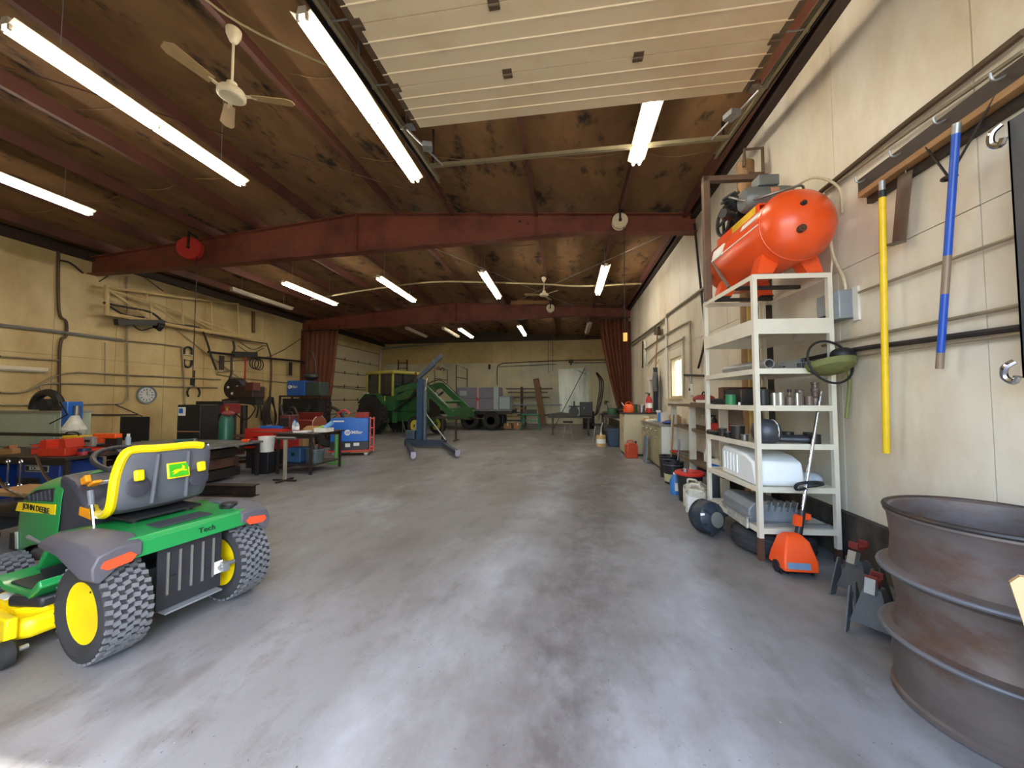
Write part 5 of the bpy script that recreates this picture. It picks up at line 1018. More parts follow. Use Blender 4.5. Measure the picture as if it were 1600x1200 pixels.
def fit(o_, sy, dz):
    o_.data.transform(Matrix.Translation((0, 0, dz)) @ Matrix.Diagonal((1, sy, 1, 1)))
    for q in o_.children:
        if q.name.startswith('lettering'): q.location = (q.location.x, q.location.y*sy, q.location.z+dz)
        else: fit(q, sy, dz)
for o_ in T.children:
    k_ = o_.name.split('.')[0]
    if k_ in ('fender_deck', 'rear_apron'): fit(o_, .88, .02)
    elif k_ == 'fender_guard': fit(o_, .93, .035)
    elif k_ in ('rear_plate', 'hitch_plate', 'hitch_clamp', 'hitch_tag'): fit(o_, .8, .015)
    elif k_ in ('fender_recess', 'fuel_cap', 'fender_tray'): fit(o_, .88, .02)
    elif k_ in ('seat', 'seat_pan', 'seat_spring'): fit(o_, 1., .015)
# ================================================================= MIDDLE-LEFT: tables, welder, hoist
plate = M('table_plate', '#77777a', .4, .5, .15, 5, col2='#9d9c98', s2=3, amt=.45)
def table(name, x0, x1, y0, y1, z, label, top=plate, th=.03, leg=.05, shelf=None, legm=darksteel):
    t = thing(name, label, 'table', (0, 0, 0)); part(t, 'table_top', B().box(x0, y0, z-th, x1, y1, z), top, bevel=.004)
    for x in (x0+.04, x1-.04-leg):
        for y in (y0+.04, y1-.04-leg): part(t, 'leg', B().box(x, y, 0, x+leg, y+leg, z-th), legm)
    part(t, 'rail', B().box(x0+.06, y0+.05, z-th-.07, x1-.06, y0+.08, z-th), legm); part(t, 'rail', B().box(x0+.06, y1-.08, z-th-.07, x1-.06, y1-.05, z-th), legm)
    if shelf: part(t, 'lower_shelf', B().box(x0+.05, y0+.05, shelf-.02, x1-.05, y1-.05, shelf), legm)
    return t
t = table('welding_table', -8.05, -5.85, 5.25, 6.5, .66, 'long steel welding table with a pale plate top', plate, .035)
for k, (z0, z1) in enumerate(((.06, .22), (.24, .40), (.42, .56))): part(t, 'steel_stock', B().box(-7.9, 5.4, z0, -6.05-.04*k, 6.2, z1), rust if k == 1 else darksteel)
t = table('dark_workbench', -10.6, -6.75, 4.15, 5.05, .66, 'dark cluttered workbench behind the lawn tractor', darksteel, .04)
part(t, 'back_shelf', B().box(-10.6, 4.98, .85, -7.9, 5.05, .90), darksteel); part(t, 'shelf_bracket', B().box(-10.5, 5.0, .66, -10.46, 5.04, .85), darksteel); part(t, 'shelf_bracket', B().box(-8.0, 5.0, .66, -7.96, 5.04, .85), darksteel)
db = M('deep_blue', '#173a86', .45, 0, .12)
t = thing('band_saw', 'deep blue machine with a model plate under the dark workbench', 'machine', (-7.3, 4.25, 0)); part(t, 'body', B().box(-.45, 0, 0, .3, .5, .58), db, bevel=.015); part(t, 'panel', B().box(-.44, -.006, .05, -.02, 0, .35), black)
pl_ = part(t, 'name_plate', B().box(-.28, -.008, .44, .12, -.001, .53), M('plate_silver', '#b7b7b2', .4, .3)); part(pl_, 'plate_field', B().box(-.27, -.012, .45, .11, -.0085, .52), black); lettering(pl_, 'BX2000', .075, M('letter_pale', '#d8d8c4', .5), (-.08, -.0125, .485), (R(90), 0, 0))
solo('blue_cabinet', B().box(-.6, 0, 0, .35, .5, .5).box(-.55, -.01, .06, -.14, 0, .44).box(-.1, -.01, .06, .3, 0, .44), db, 'deep blue low cabinet at the end of the dark workbench', 'cabinet', (-8.55, 4.2, 0), bevel=.01)
for k in range(4):
    t = thing('hanging_wrench', 'wrench hanging under the dark workbench edge', 'wrench', (-8.1+.22*k, 4.12, .6), 0, 'wrenches hanging from the dark workbench'); part(t, 'shank', B().cb((0, 0, -.16), (.02, .01, .28)), chrome); part(t, 'jaw', B().torus((0, 0, -.32), .03, .01, 'y', 14, 6), chrome); part(t, 'jaw', B().torus((0, 0, .0), .025, .009, 'y', 14, 6), chrome)
# garden cart handles at far left
t = thing('hand_cart', 'dark cart with bent chrome handles behind the lawn tractor nose', 'cart', (-5.3, 2.95, 0)); part(t, 'tray', B().box(-.7, 0, .3, .5, .5, .34), black); part(t, 'wood_seat', B().box(-.6, .05, .48, .25, .4, .52), wood); part(t, 'post', B().box(-.3, .2, .3, -.24, .26, .48), black)
for s in (0, .32): part(t, 'handle', B().tube([(-.5, s+.05, .85), (-.2, s, .58), (.35, s-.02, .45), (.42, s, .36), (.40, s, .31)], .014, 8), chrome)
for x in (-.55, .4): part(t, 'caster', B().cyl((x, .1, .06), (x, .14, .06), .06, n=16).cyl((x, .36, .06), (x, .4, .06), .06, n=16).box(x-.02, .08, .1, x+.02, .42, .3), rubber)
# things on the dark workbench (top .66)
zb = .661
rv = M('vise_red', '#c2351f', .45, 0, .1)
def vise(x, y, rz, label, s=1.):
    t = thing('machine_vise', label, 'vise', (x, y, zb), rz); part(t, 'base', B().cb((0, 0, .05*s), (.3*s, .2*s, .1*s)), rv, bevel=.01); part(t, 'fixed_jaw', B().prism([(.08*s, .1*s), (.16*s, .1*s), (.14*s, .2*s), (.08*s, .2*s)], -.1*s, .1*s, 'y'), rv); part(t, 'moving_jaw', B().prism([(-.06*s, .1*s), (-.15*s, .1*s), (-.12*s, .19*s), (-.06*s, .19*s)], -.1*s, .1*s, 'y'), rv); part(t, 'screw_handle', B().cyl((-.15*s, 0, .14*s), (-.28*s, 0, .14*s), .012, n=8).cyl((-.27*s, -.08, .14*s), (-.27*s, .08, .14*s), .008, n=8), steel)
vise(-7.15, 4.35, .2, 'large red bench vise in the middle of the dark workbench', 1.2); vise(-7.62, 4.45, 2.2, 'red vise standing beside the larger one', .8)
solo('red_tray', B().box(-.45, -.12, 0, .45, .12, .02).box(-.45, -.12, .02, -.44, .12, .07).box(.44, -.12, .02, .45, .12, .07).box(-.45, .11, .02, .45, .12, .07).box(-.45, -.12, .02, .45, -.11, .07), rv, 'long low red tray behind the vises', 'tray', (-7.35, 4.62, zb))
t = thing('jobsite_radio', 'yellow and black jobsite radio on the dark workbench', 'radio', (-7.55, 4.84, .722), 0.0); ry = M('radio_yellow', '#d9b21a', .45, 0, .06); part(t, 'body', B().box(-.26, -.1, 0, .12, .1, .17), ry, bevel=.02); part(t, 'control_face', B().box(.12, -.1, .01, .34, .1, .16), M('radio_grey', '#8b8c88', .5), bevel=.012); part(t, 'roll_cage', B().tube([(-.24, -.06, .17), (-.2, -.06, .22), (-.02, -.06, .22), (.02, -.06, .17)], .012, 6), black); part(t, 'foot', B().box(-.25, -.1, -.06, .32, .1, 0), black)
for k in range(3): part(t, 'knob', B().cyl((.17+.055*k, -.1, .1), (.17+.055*k, -.118, .1), .018, n=12), paper if k == 0 else black)
t = thing('orange_saw', 'orange cordless saw lying behind the yellow radio', 'saw', (-7.08, 4.84, .743)); part(t, 'body', B().cb((0, 0, .15), (.42, .1, .07)).cb((-.1, 0, .1), (.1, .08, .12)), orange, bevel=.01); part(t, 'guard', B().cb((.12, 0, .06), (.22, .07, .12)), black); part(t, 'stand', B().cb((0, 0, -.03), (.3, .1, .1)), darksteel)
t = thing('aerosol', 'pale aerosol can beside the orange saw', 'can', (-6.82, 4.93, zb)); part(t, 'body', B().lathe([(0, 0), (.033, 0), (.033, .2), (.018, .22), (0, .22)], 14), M('aerosol_blue', '#a9bccb', .4)); part(t, 'cap', B().cyl((0, 0, .22), (0, 0, .26), .02, n=12), white)
t = thing('drill_press', 'blue and silver drill press standing behind the dark workbench', 'drill press', (-8.5, 5.35, 0)); part(t, 'base', B().box(-.2, -.15, 0, .2, .15, .06), darksteel); part(t, 'column', B().cyl((0, 0, .06), (0, 0, 1.35), .04, n=14), steel); part(t, 'head', B().box(-.17, -.1, .98, -.05, .12, 1.42), bluep, bevel=.015); part(t, 'gear_case', B().lathe([(0, 0), (.12, 0), (.16, .12), (.1, .25), (.05, .36), (0, .36)], 16, (.06, -.06, .82)), M('drill_white', '#c9c9bf', .45, 0, .3, 9)); part(t, 'feed_handle', B().cyl((.05, -.15, 1.2), (.12, -.3, 1.42), .01, n=6).cyl((.05, -.15, 1.2), (-.1, -.28, 1.05), .01, n=6), black); part(t, 'table', B().box(-.2, -.25, .72, .25, .1, .75), steel)
t = thing('green_board', 'pale green sheet-metal cabinet against the dark workbench', 'cabinet', (-10.1, 5.5, 0)); part(t, 'body', B().box(-1.0, 0, 0, 1.0, .45, 1.22), M('pale_green', '#a8b5a2', .5, 0, .08, 3), bevel=.01); part(t, 'top_rim', B().box(-1.02, -.02, 1.22, 1.02, .47, 1.25), galv); dd = part(t, 'door', B().box(-.9, -.015, .1, .9, -.001, 1.15), M('pale_green', '#a8b5a2')); part(dd, 'handle', B().box(.7, -.03, .6, .72, -.015, .75), steel)
t = thing('wheel_guard', 'black curved wheel guard on top of the pale green cabinet', 'guard', (-9.75, 5.7, 1.252)); part(t, 'arch', B().torus((0, 0, .02), .32, .07, 'y', 24, 8, arc=(0, 180)), black); part(t, 'hub', B().cyl((0, -.06, .1), (0, .06, .1), .12, n=18), rubber); part(t, 'foot', B().cb((.35, 0, .04), (.25, .14, .08)), black)
t = thing('dark_locker', 'black locker with a paper notice behind the welding table', 'locker', (-7.85, 6.75, 0)); part(t, 'body', B().box(-.28, 0, 0, .28, .4, 1.35), black, bevel=.01); part(t, 'shelf_strip', B().box(-.275, -.005, .78, .275, 0, .80), wood); nt_ = part(t, 'notice', B().box(-.26, -.004, 1.12, -.08, 0, 1.30), paper); part(nt_, 'blue_print', B().box(-.24, -.006, 1.17, -.14, -.004, 1.27), bluep)
solo('dark_screen', B().box(-.4, 0, 0, .3, .03, .5).box(-.1, -.08, -.6, 0, .1, 0), black, 'flat black monitor standing behind the yellow radio', 'monitor', (-8.95, 6.6, .60))
t = thing('gas_cylinder', 'dark green gas cylinder standing behind the welding table', 'gas cylinder', (-7.05, 6.85, 0)); gc = M('cylinder_green', '#1f5a48', .4, .1, .12); part(t, 'tank', B().lathe([(0, 0), (.125, 0), (.13, .02), (.13, 1.02), (.1, 1.12), (.05, 1.17), (.04, 1.2), (0, 1.2)], 24), gc); part(t, 'valve', B().cyl((0, 0, 1.2), (0, 0, 1.28), .025, n=10).cb((0, 0, 1.3), (.07, .03, .03)), M('brass', '#b08a3e', .35, .8)); part(t, 'rag', B().sph((.08, -.04, 1.17), (.14, .09, .06), 12, 6), M('rag_red', '#8d4440', .8, 0, .3))
rc = M('chest_red', '#b5271f', .4, 0, .08)
t = thing('tool_chest', 'red tool chest with drawers behind the pale welding table', 'tool chest', (-6.35, 7.05, 0)); part(t, 'stand', B().box(-.42, .02, 0, .42, .48, .42), darksteel); ch = part(t, 'case', B().box(-.45, 0, .42, .45, .5, .84), rc, bevel=.008)
for k in range(3): dr = part(t, 'drawer', B().box(-.24, -.014, .45+.12*k, .42, -.001, .555+.12*k), rc, bevel=.003); part(dr, 'pull', B().box(-.22, -.022, .535+.12*k, .40, -.014, .55+.12*k), chrome)
t = thing('blue_case', 'bright blue tool tray on top of the red chest', 'tray', (-6.3, 7.28, .841)); part(t, 'tray', B().box(-.25, -.12, 0, .3, .12, .05), bluep, bevel=.006)
for k in range(5): part(t, 'socket', B().cyl((-.18+.09*k, 0, .05), (-.18+.09*k, 0, .085), .022, n=10), chrome)
t = thing('jump_box', 'dark red and black battery charger behind the red chest', 'charger', (-5.97, 7.3, .841)); part(t, 'case', B().box(-.12, -.12, 0, .12, .15, .28), M('charger_red', '#5b2426', .5), bevel=.012); part(t, 'front', B().box(-.1, -.13, .05, .1, -.12, .22), black); part(t, 'handle', B().tube([(-.08, 0, .28), (-.07, 0, .34), (.07, 0, .34), (.08, 0, .28)], .012, 6), black)
# bench grinder machine on a pedestal (black wheel)
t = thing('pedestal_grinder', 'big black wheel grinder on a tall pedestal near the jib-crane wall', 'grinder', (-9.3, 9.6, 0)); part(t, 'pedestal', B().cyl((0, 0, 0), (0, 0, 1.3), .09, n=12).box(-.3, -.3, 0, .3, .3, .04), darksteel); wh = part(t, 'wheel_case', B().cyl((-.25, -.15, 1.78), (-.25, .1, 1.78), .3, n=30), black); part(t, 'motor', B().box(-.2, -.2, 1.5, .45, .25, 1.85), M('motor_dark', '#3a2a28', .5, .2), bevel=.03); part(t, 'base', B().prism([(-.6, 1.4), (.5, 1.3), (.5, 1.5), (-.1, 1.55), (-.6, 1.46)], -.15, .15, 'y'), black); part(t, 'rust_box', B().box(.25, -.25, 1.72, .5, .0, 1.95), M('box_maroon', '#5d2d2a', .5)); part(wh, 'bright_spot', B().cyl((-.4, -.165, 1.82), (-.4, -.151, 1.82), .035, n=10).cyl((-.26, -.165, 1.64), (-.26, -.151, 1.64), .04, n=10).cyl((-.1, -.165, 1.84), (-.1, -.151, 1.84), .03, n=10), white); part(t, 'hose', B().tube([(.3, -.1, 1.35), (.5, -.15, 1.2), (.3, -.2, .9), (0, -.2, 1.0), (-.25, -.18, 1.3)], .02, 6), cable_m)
t = thing('wire_feeder_bench', 'dark blue and black toolbox on the bench beside the pedestal grinder', 'toolbox', (-8.9, 8.2, 0)); part(t, 'stand', B().box(-.3, 0, 0, .35, .4, 1.1), darksteel); part(t, 'case', B().box(-.38, -.03, 1.1, .42, .42, 1.32), M('slate_blue', '#39414f', .5), bevel=.01); part(t, 'lid', B().box(-.4, -.04, 1.32, .4, .42, 1.42), black, bevel=.01); part(t, 'red_end', B().box(.30, -.035, 1.12, .44, .42, 1.36), M('end_red', '#7c2328', .5), bevel=.01)
# blue wire feeder on a rack by the curtain
t = thing('wire_feeder', 'blue welding machine on a dark rack by the curtain near the tractor', 'welder', (-8.95, 11.2, 0)); part(t, 'rack', B().box(-.6, 0, 0, .9, .6, .06).box(-.6, 0, 1.55, .9, .6, 1.6).box(-.6, 0, 0, -.55, .05, 1.6).box(.85, 0, 0, .9, .05, 1.6).box(-.6, .55, 0, -.55, .6, 1.6).box(.85, .55, 0, .9, .6, 1.6), darksteel); ca = part(t, 'case', B().box(-.32, .02, 1.601, .32, .55, 2.1), M('feeder_blue', '#1c4f9c', .4, 0, .06), bevel=.012); part(t, 'side_unit', B().box(.33, .05, 1.601, .85, .55, 2.05), M('unit_dark', '#35403f', .5), bevel=.01); lettering(ca, 'Miller', .13, paper, (-.08, .012, 1.89), (R(90), 0, 0)); part(ca, 'swirl', B().torus((-.22, .015, 1.89), .05, .01, 'y', 18, 6), paper); part(t, 'cable_heap', B().tube([(-.5, -.05, 1.3), (-.3, -.1, .9), (0, -.08, 1.2), (.3, -.1, .8), (.6, -.05, 1.25)], .05, 7), cable_m); part(t, 'dark_case', B().box(-.5, .05, .6, .8, .55, 1.5), black)
t = thing('hanging_bag', 'black cable bag slung from the boom above the blue welder', 'bag', (-8.6, 11.5, 2.11)); part(t, 'bag', B().sph((0, 0, .13), (.26, .2, .13), 14, 8), black); part(t, 'sling', B().tube([(-.2, 0, .18), (-.14, 0, .7), (.0, 0, .95), (.12, 0, .7), (.2, 0, .18)], .02, 6), cable_m)
# table of bottles
t = table('steel_table', -5.68, -4.85, 6.55, 7.6, .80, 'narrow dark steel table with bottles and papers', darksteel, .03, .04, .18)
zt_ = .801
for x, y, h_, lab in ((-6.28, 6.45, .26, 'clear plastic bottle with a pale label on the steel table'), (-6.14, 6.4, .22, 'clear plastic bottle with a blue cap on the steel table')):
    t = thing('clear_bottle', lab, 'bottle', (-5.55+(x+6.28)*.7, y+.5, zt_)); part(t, 'body', B().lathe([(0, 0), (.045, 0), (.045, h_*.6), (.018, h_*.85), (0, h_*.85)], 16), M('bottle_clear', '#9db0ba', .15, 0, .05)); part(t, 'cap', B().cyl((0, 0, h_*.85), (0, 0, h_*.95), .02, n=12), bluep); part(t, 'label', B().lathe([(.0455, h_*.2), (.0455, h_*.5)], 16), paper)
solo('paper_bag', B().loft([[(-.2, -.1, 0), (.2, -.1, 0), (.2, .1, 0), (-.2, .1, 0)], [(-.12, -.04, .1), (.18, -.05, .1), (.2, .06, .1), (-.1, .06, .1)]]), cardboard, 'crumpled brown paper bag on the steel table', 'bag', (-5.319, 7.200, zt_))
t = thing('manual', 'white and red printed manual on the steel table', 'book', (-5.284, 6.850, zt_), .2); part(t, 'pages', B().box(-.14, -.1, 0, .14, .1, .03), paper); part(t, 'cover', B().box(-.2, -.1, .03, .0, .1, .036), M('cover_red', '#9a3a36', .5))
t = thing('cut_off_disc', 'brown cut-off saw disc standing on the steel table', 'disc', (-5.158, 7.200, zt_)); part(t, 'disc', B().cyl((0, -.02, .15), (0, .02, .15), .15, n=28), M('disc_brown', '#743a24', .6, 0, .1)); part(t, 'guard', B().torus((0, 0, .15), .155, .018, 'y', 20, 6, arc=(120, 230)), M('guard_pale', '#cfc7b4', .5)); part(t, 'arm', B().cb((.14, 0, .06), (.12, .1, .12)), M('arm_cream', '#b9b39a', .5))
t = thing('part_box', 'white carton with blue packaging on the steel table', 'carton', (-4.920, 7.000, zt_)); part(t, 'box', B().box(-.14, -.12, 0, .14, .12, .08), white); part(t, 'blue_roll', B().cyl((.02, 0, .08), (.16, .04, .19), .045, n=14), M('pack_blue', '#6fa3d6', .5)); part(t, 'green_tag', B().cb((-.04, 0, .1), (.1, .08, .03)), M('tag_lime', '#8fc24a', .5))
t = thing('tool_bin', 'grey bin of tools under the steel table', 'bin', (-5.109, 7.000, .181)); part(t, 'bin', B().lathe([(0, 0), (.16, 0), (.18, .26), (.165, .26), (.15, .02), (0, .02)], 20), M('bin_steel', '#59656b', .35, .4, .3, 9)); part(t, 'rim', B().torus((0, 0, .26), .175, .01, 'z', 20, 6), steel); part(t, 'tools', B().cyl((0, 0, .1), (.1, .05, .42), .015, n=6).cyl((.03, 0, .1), (-.08, .03, .4), .012, n=6), black)
t = thing('blue_case_low', 'blue plastic case under the steel table', 'case', (-5.494, 7.000, .181)); part(t, 'case', B().box(-.16, -.14, 0, .16, .14, .3), M('case_blue', '#2c4f74', .5, 0, .12), bevel=.02); part(t, 'latch', B().box(-.03, -.152, .14, .03, -.14, .2), black)
t = thing('roller_stand', 'T-shaped roller stand in front of the steel table', 'roller stand', (-5.0, 6.05, 0)); part(t, 'post', B().box(-.022, -.022, .03, .022, .022, .74), M('post_pale', '#9d9683', .5, .3, .15)); part(t, 'foot', B().box(-.22, -.02, 0, .22, .02, .03).box(-.02, -.2, 0, .02, .2, .03), darksteel); part(t, 'roller', B().cyl((-.2, 0, .765), (.2, 0, .765), .025, n=12), steel)
t = thing('black_box', 'square black cabinet on the floor beside the roller stand', 'cabinet', (-5.96, 6.54, 0)); part(t, 'case', B().box(-.18, 0, 0, .18, .3, .42), black, bevel=.01); part(t, 'latch', B().cb((-.02, -.012, .26), (.03, .02, .08)), chrome)
solo('white_pail', B().lathe([(0, 0), (.13, 0), (.15, .3), (.14, .3), (.12, .01), (0, .01)], 22), white, 'white pail on top of the black cabinet', 'pail', (-5.95, 6.69, .421))
solo('steel_ibeam', B().box(-.55, -.08, 0, .65, .08, .012).box(-.55, -.006, .012, .65, .006, .158).box(-.55, -.08, .158, .65, .08, .17), darksteel, 'length of dark I-beam lying on the floor by the lawn tractor', 'beam', (-5.3, 5.0, 0), R(4))
solo('round_drum_lid', B().lathe([(0, 0), (.2, 0), (.21, .05), (.16, .08), (.12, .02), (0, .02)], 28), darksteel, 'dark round pan on the floor behind the lawn tractor', 'pan', (-4.35, 4.35, 0))
t = thing('wooden_crate', 'small open wooden crate beside the blue welder', 'crate', (-6.8, 8.55, .16), R(-4))
for a in ((-.25, -.02, .0, .25, .0, .30), (-.25, .36, .0, .25, .38, .30), (-.25, 0, 0, -.23, .36, .3), (.23, 0, 0, .25, .36, .3), (-.23, 0, 0, .23, .36, .02)): part(t, 'board', B().box(*a), M('crate_wood', '#b08f68', .7, 0, .15, 5))
part(t, 'dolly', B().box(-.3, -.05, -.05, .35, .42, 0), wood)
for x in (-.22, .26):
    for y in (0.02, .34): part(t, 'caster', B().cyl((x, y-.015, -.105), (x, y+.015, -.105), .054, n=14), rubber)
# engine-driven welder on a cart
mb = M('welder_blue', '#1467c8', .35, 0, .04); rb = M('cart_red', '#c8372b', .45, 0, .08)
t = thing('engine_welder', 'bright blue engine-driven welder on a red wheeled cart', 'welder', (-5.58, 9.05, 0), R(24))
ca = part(t, 'case', B().box(-.5, 0, .36, .42, .6, .97), mb, bevel=.015); part(t, 'control_panel', B().box(-.5, -.006, .15, .42, .59, .36), M('panel_black', '#26272c', .4))
part(ca, 'logo_disc', B().cyl((-.09, -.004, .60), (-.09, -.0005, .60), .075, n=24), paper); lettering(ca, 'Miller', .12, paper, (.14, -.003, .60), (R(90), 0, 0), bold=.002); part(ca, 'logo_mark', B().cb((-.12, -.006, .6), (.016, .004, .07), (0, .35, 0)).cb((-.085, -.006, .6), (.016, .004, .07), (0, .35, 0)).cb((-.05, -.006, .6), (.016, .004, .07), (0, .35, 0)), mb); lettering(ca, 'Bobcat', .07, paper, (-.28, -.003, .91), (R(90), 0, 0)) if False else part(ca, 'title_strip', B().box(-.44, -.004, .88, -.18, -.0005, .915), paper)
for x in (-.12, .2): part(ca, 'latch_slot', B().box(x, -.003, .74, x+.012, 0, .82), M('slot_blue', '#0f4f9d', .5))
for a in ((-.14, .22, -.02, .32), (.06, .25, .2, .33)): part(t, 'panel_label', B().box(a[0], -.01, a[1], a[2], -.006, a[3]), paper)
fr = part(t, 'cart_frame', B().box(-.55, -.03, .1, .5, .03, .14).box(-.55, .74, .1, .5, .78, .14).box(-.55, .0, .1, -.5, .78, .14).box(.44, 0, .1, .5, .78, .14), rb)
for x in (.47, .56): part(t, 'cage_post', B().box(x-.015, -.03, .1, x+.015, .0, 1.0), rb)
for z in (.2, .45, .7, .95): part(t, 'cage_rung', B().box(.47, -.028, z, .56, -.004, z+.03), rb)
part(t, 'wood_block', B().box(.0, .0, .06, .45, .3, .1), wood)
for x in (-.42, .36):
    for y in (.06, .68): part(t, 'caster', B().cyl((x, y-.02, .05), (x, y+.02, .05), .05, n=16), galv)
part(t, 'tyre', B().lathe([(.1, -.05), (.24, -.06), (.28, -.03), (.28, .03), (.24, .06), (.1, .05)], 28, (-.56, .1, .5), (R(90), 0, R(20)), close=True), rubber)
t = thing('hose_spool', 'red tools and hoses heaped on top of the blue welder', 'tools', (-5.75, 9.35, .975)); part(t, 'red_box', B().box(.1, 0, 0, .35, .25, .14), M('tool_red', '#a94640', .5)); part(t, 'red_handle', B().tube([(-.3, -.1, .03), (-.34, -.1, .12), (-.15, -.1, .2), (0, -.1, .1)], .025, 7), rb); part(t, 'silver_clamp', B().tube([(-.25, 0, .1), (-.12, 0, .24), (.0, 0, .12)], .014, 6, sm=False), chrome)
# shop crane
cb_ = M('crane_blue', '#34506e', .45, .3, .15); cg = M('crane_grey', '#4d5a68', .42, .4, .12); cd_ = M('crane_dark', '#3b4656', .5, .3, .12)
t = thing('shop_crane', 'blue-grey hydraulic shop crane with splayed legs in the aisle', 'engine hoist', (-4.25, 10.9, 0))
part(t, 'base_beam', B().box(-.66, -.11, .05, .62, .11, .24), cd_, bevel=.01)
for x0_, x1_, y1_ in ((-.6, .60, -2.35), (.55, 1.55, -1.85)):
    a = Vector((x0_, 0, .12)); q = Vector((x1_, y1_, .12)); dr_ = (q-a); L_ = dr_.length; an = math.atan2(dr_.y, dr_.x)
    lg = part(t, 'leg', B(Matrix.Translation(a) @ Matrix.Rotation(an, 4, 'Z')).box(0, -.055, -.05, L_, .055, .06), cd_, bevel=.006); part(lg, 'end_plate', B(Matrix.Translation(a) @ Matrix.Rotation(an, 4, 'Z')).box(L_, -.06, -.06, L_+.012, .06, .08), M('end_lilac', '#9a93a6', .5, .2)); part(lg, 'caster', B(Matrix.Translation(a) @ Matrix.Rotation(an, 4, 'Z')).cyl((L_-.07, -.03, -.07), (L_-.07, .03, -.07), .05, n=14), galv)
for x in (-.6, .56): part(t, 'rear_caster', B().cyl((x-.03, .13, .05), (x+.03, .13, .05), .05, n=14), galv)
part(t, 'column', B().box(-.28, -.09, .24, -.1, .09, 2.1), cb_, bevel=.008); part(t, 'ram', B().cyl((-.02, -.08, .24), (-.02, -.08, 1.75), .06, n=16), cg)
part(t, 'ram_rod', B().cyl((-.02, -.08, 1.7), (.06, -.1, 2.12), .03, n=12), chrome)
part(t, 'boom', B().loft([[(-.38, -.08, 1.96), (-.38, .08, 1.96), (-.3, .08, 2.16), (-.3, -.08, 2.16)], [(.28, -.06, 2.52), (.28, .06, 2.52), (.22, .06, 2.68), (.22, -.06, 2.68)]]), cg, bevel=.008); part(t, 'boom_extension', B().loft([[(.2, -.045, 2.5), (.2, .045, 2.5), (.14, .045, 2.62), (.14, -.045, 2.62)], [(.52, -.04, 2.76), (.52, .04, 2.76), (.46, .04, 2.86), (.46, -.04, 2.86)]]), cg)
for x in (-.5, .38): part(t, 'brace', B().cyl((-.19+.0, .0, 1.25), (x if x < 0 else .60, .1, .22), .022, n=8), galv)
part(t, 'pivot', B().cyl((-.3, -.11, 2.06), (-.3, .11, 2.06), .07, n=14), darksteel); part(t, 'pump', B().box(-.62, -.1, .26, -.34, .1, .52), cg, bevel=.015); part(t, 'pump_handle', B().cyl((-.62, 0, .3), (-.78, 0, .85), .014, n=8).cyl((-.7, -.1, .3), (-.72, -.1, .85), .012, n=8), darksteel)
cbn = part(t, 'chain', B().cyl((.5, 0, 2.8), (.5, 0, 2.45), .008, n=6), steel); part(t, 'hook', B().torus((.5, 0, 2.38), .055, .016, 'y', 18, 8, arc=(-60, 210)), darksteel); part(t, 'hook_block', B().cyl((.38, -.04, 2.42), (.38, .04, 2.42), .06, n=16), rust)
for k in range(14): part(t, 'chain_link', B().torus((.03, -.14, 2.02-.075*k), .026, .007, 'y' if k % 2 else 'x', 12, 5), steel)

# more clutter on and around the benches
for k, (x, y, ln, mt, lab) in enumerate(((-9.3, 4.3, 2.2, darksteel, 'long dark steel bar along the front of the dark workbench'), (-9.3, 4.42, 2.4, M('pale_green', '#a8b5a2'), 'long pale green bar beside the dark one on the workbench'))):
    solo('long_bar', B().box(-ln/2, -.03, 0, ln/2, .03, .05).box(-ln/2, -.03, .05, ln/2, -.02, .08), mt, lab, 'bar', (x, y, zb), .02*k)
t = thing('tape_rolls', 'red and blue tape rolls at the end of the dark workbench', 'tape', (-6.9, 4.45, zb)); part(t, 'roll', B().lathe([(.03, 0), (.07, 0), (.07, .05), (.03, .05)], 20, close=True), M('tape_red', '#b0303f', .4)); part(t, 'roll', B().lathe([(.03, .051), (.068, .051), (.068, .09), (.03, .09)], 20, close=True), M('tape_blue', '#26324e', .4)); part(t, 'roll', B().lathe([(.03, 0), (.06, 0), (.06, .05), (.03, .05)], 20, (.14, .02, 0), close=True), black)
t = thing('brown_block', 'brown wooden block on the dark workbench', 'block', (-8.1, 4.35, zb)); part(t, 'block', B().cb((0, 0, .04), (.2, .1, .08), (0, 0, .3)), wood); part(t, 'wedge', B().prism([(-.05, .08), (.1, .08), (.08, .13)], -.04, .04, 'y'), M('wedge_brown', '#7d4a25', .6))
zw = .661
t = thing('orange_marker', 'small orange tool at the end of the pale welding table', 'tool', (-6.0, 6.25, zw)); part(t, 'body', B().cb((0, 0, .025), (.14, .06, .05)), orange, bevel=.008); part(t, 'tip', B().cyl((.07, 0, .025), (.13, 0, .025), .012, n=8), steel)
for k, (x, y, rz, lab) in enumerate(((-6.25, 5.6, .4, 'chrome clamp lying on the pale welding table'), (-6.45, 5.75, -.5, 'chrome locking pliers lying on the pale welding table'))):
    t = thing('clamp', lab, 'clamp', (x, y, zw), rz); part(t, 'frame', B().tube([(-.12, 0, .015), (-.1, .08, .015), (.05, .09, .015), (.1, .02, .015)], .012, 6), chrome); part(t, 'grip', B().cyl((-.12, 0, .015), (-.28, -.03, .015), .013, n=8), M('grip_blue', '#5c86a8', .5))
t = thing('angle_grinder', 'dark angle grinder on the pale welding table', 'grinder', (-6.9, 5.9, zw), .5); part(t, 'body', B().cyl((-.15, 0, .04), (.1, 0, .045), .035, n=12), M('grinder_teal', '#2f5a5c', .5)); part(t, 'head', B().cyl((.13, 0, .015), (.13, 0, .08), .04, n=12), steel); part(t, 'disc', B().cyl((.13, 0, .008), (.13, 0, .014), .065, n=18), darksteel)
t = thing('offcut_heap', 'heap of dark steel offcuts between the locker and green cylinder', 'scrap', (-7.4, 7.6, 0)); 
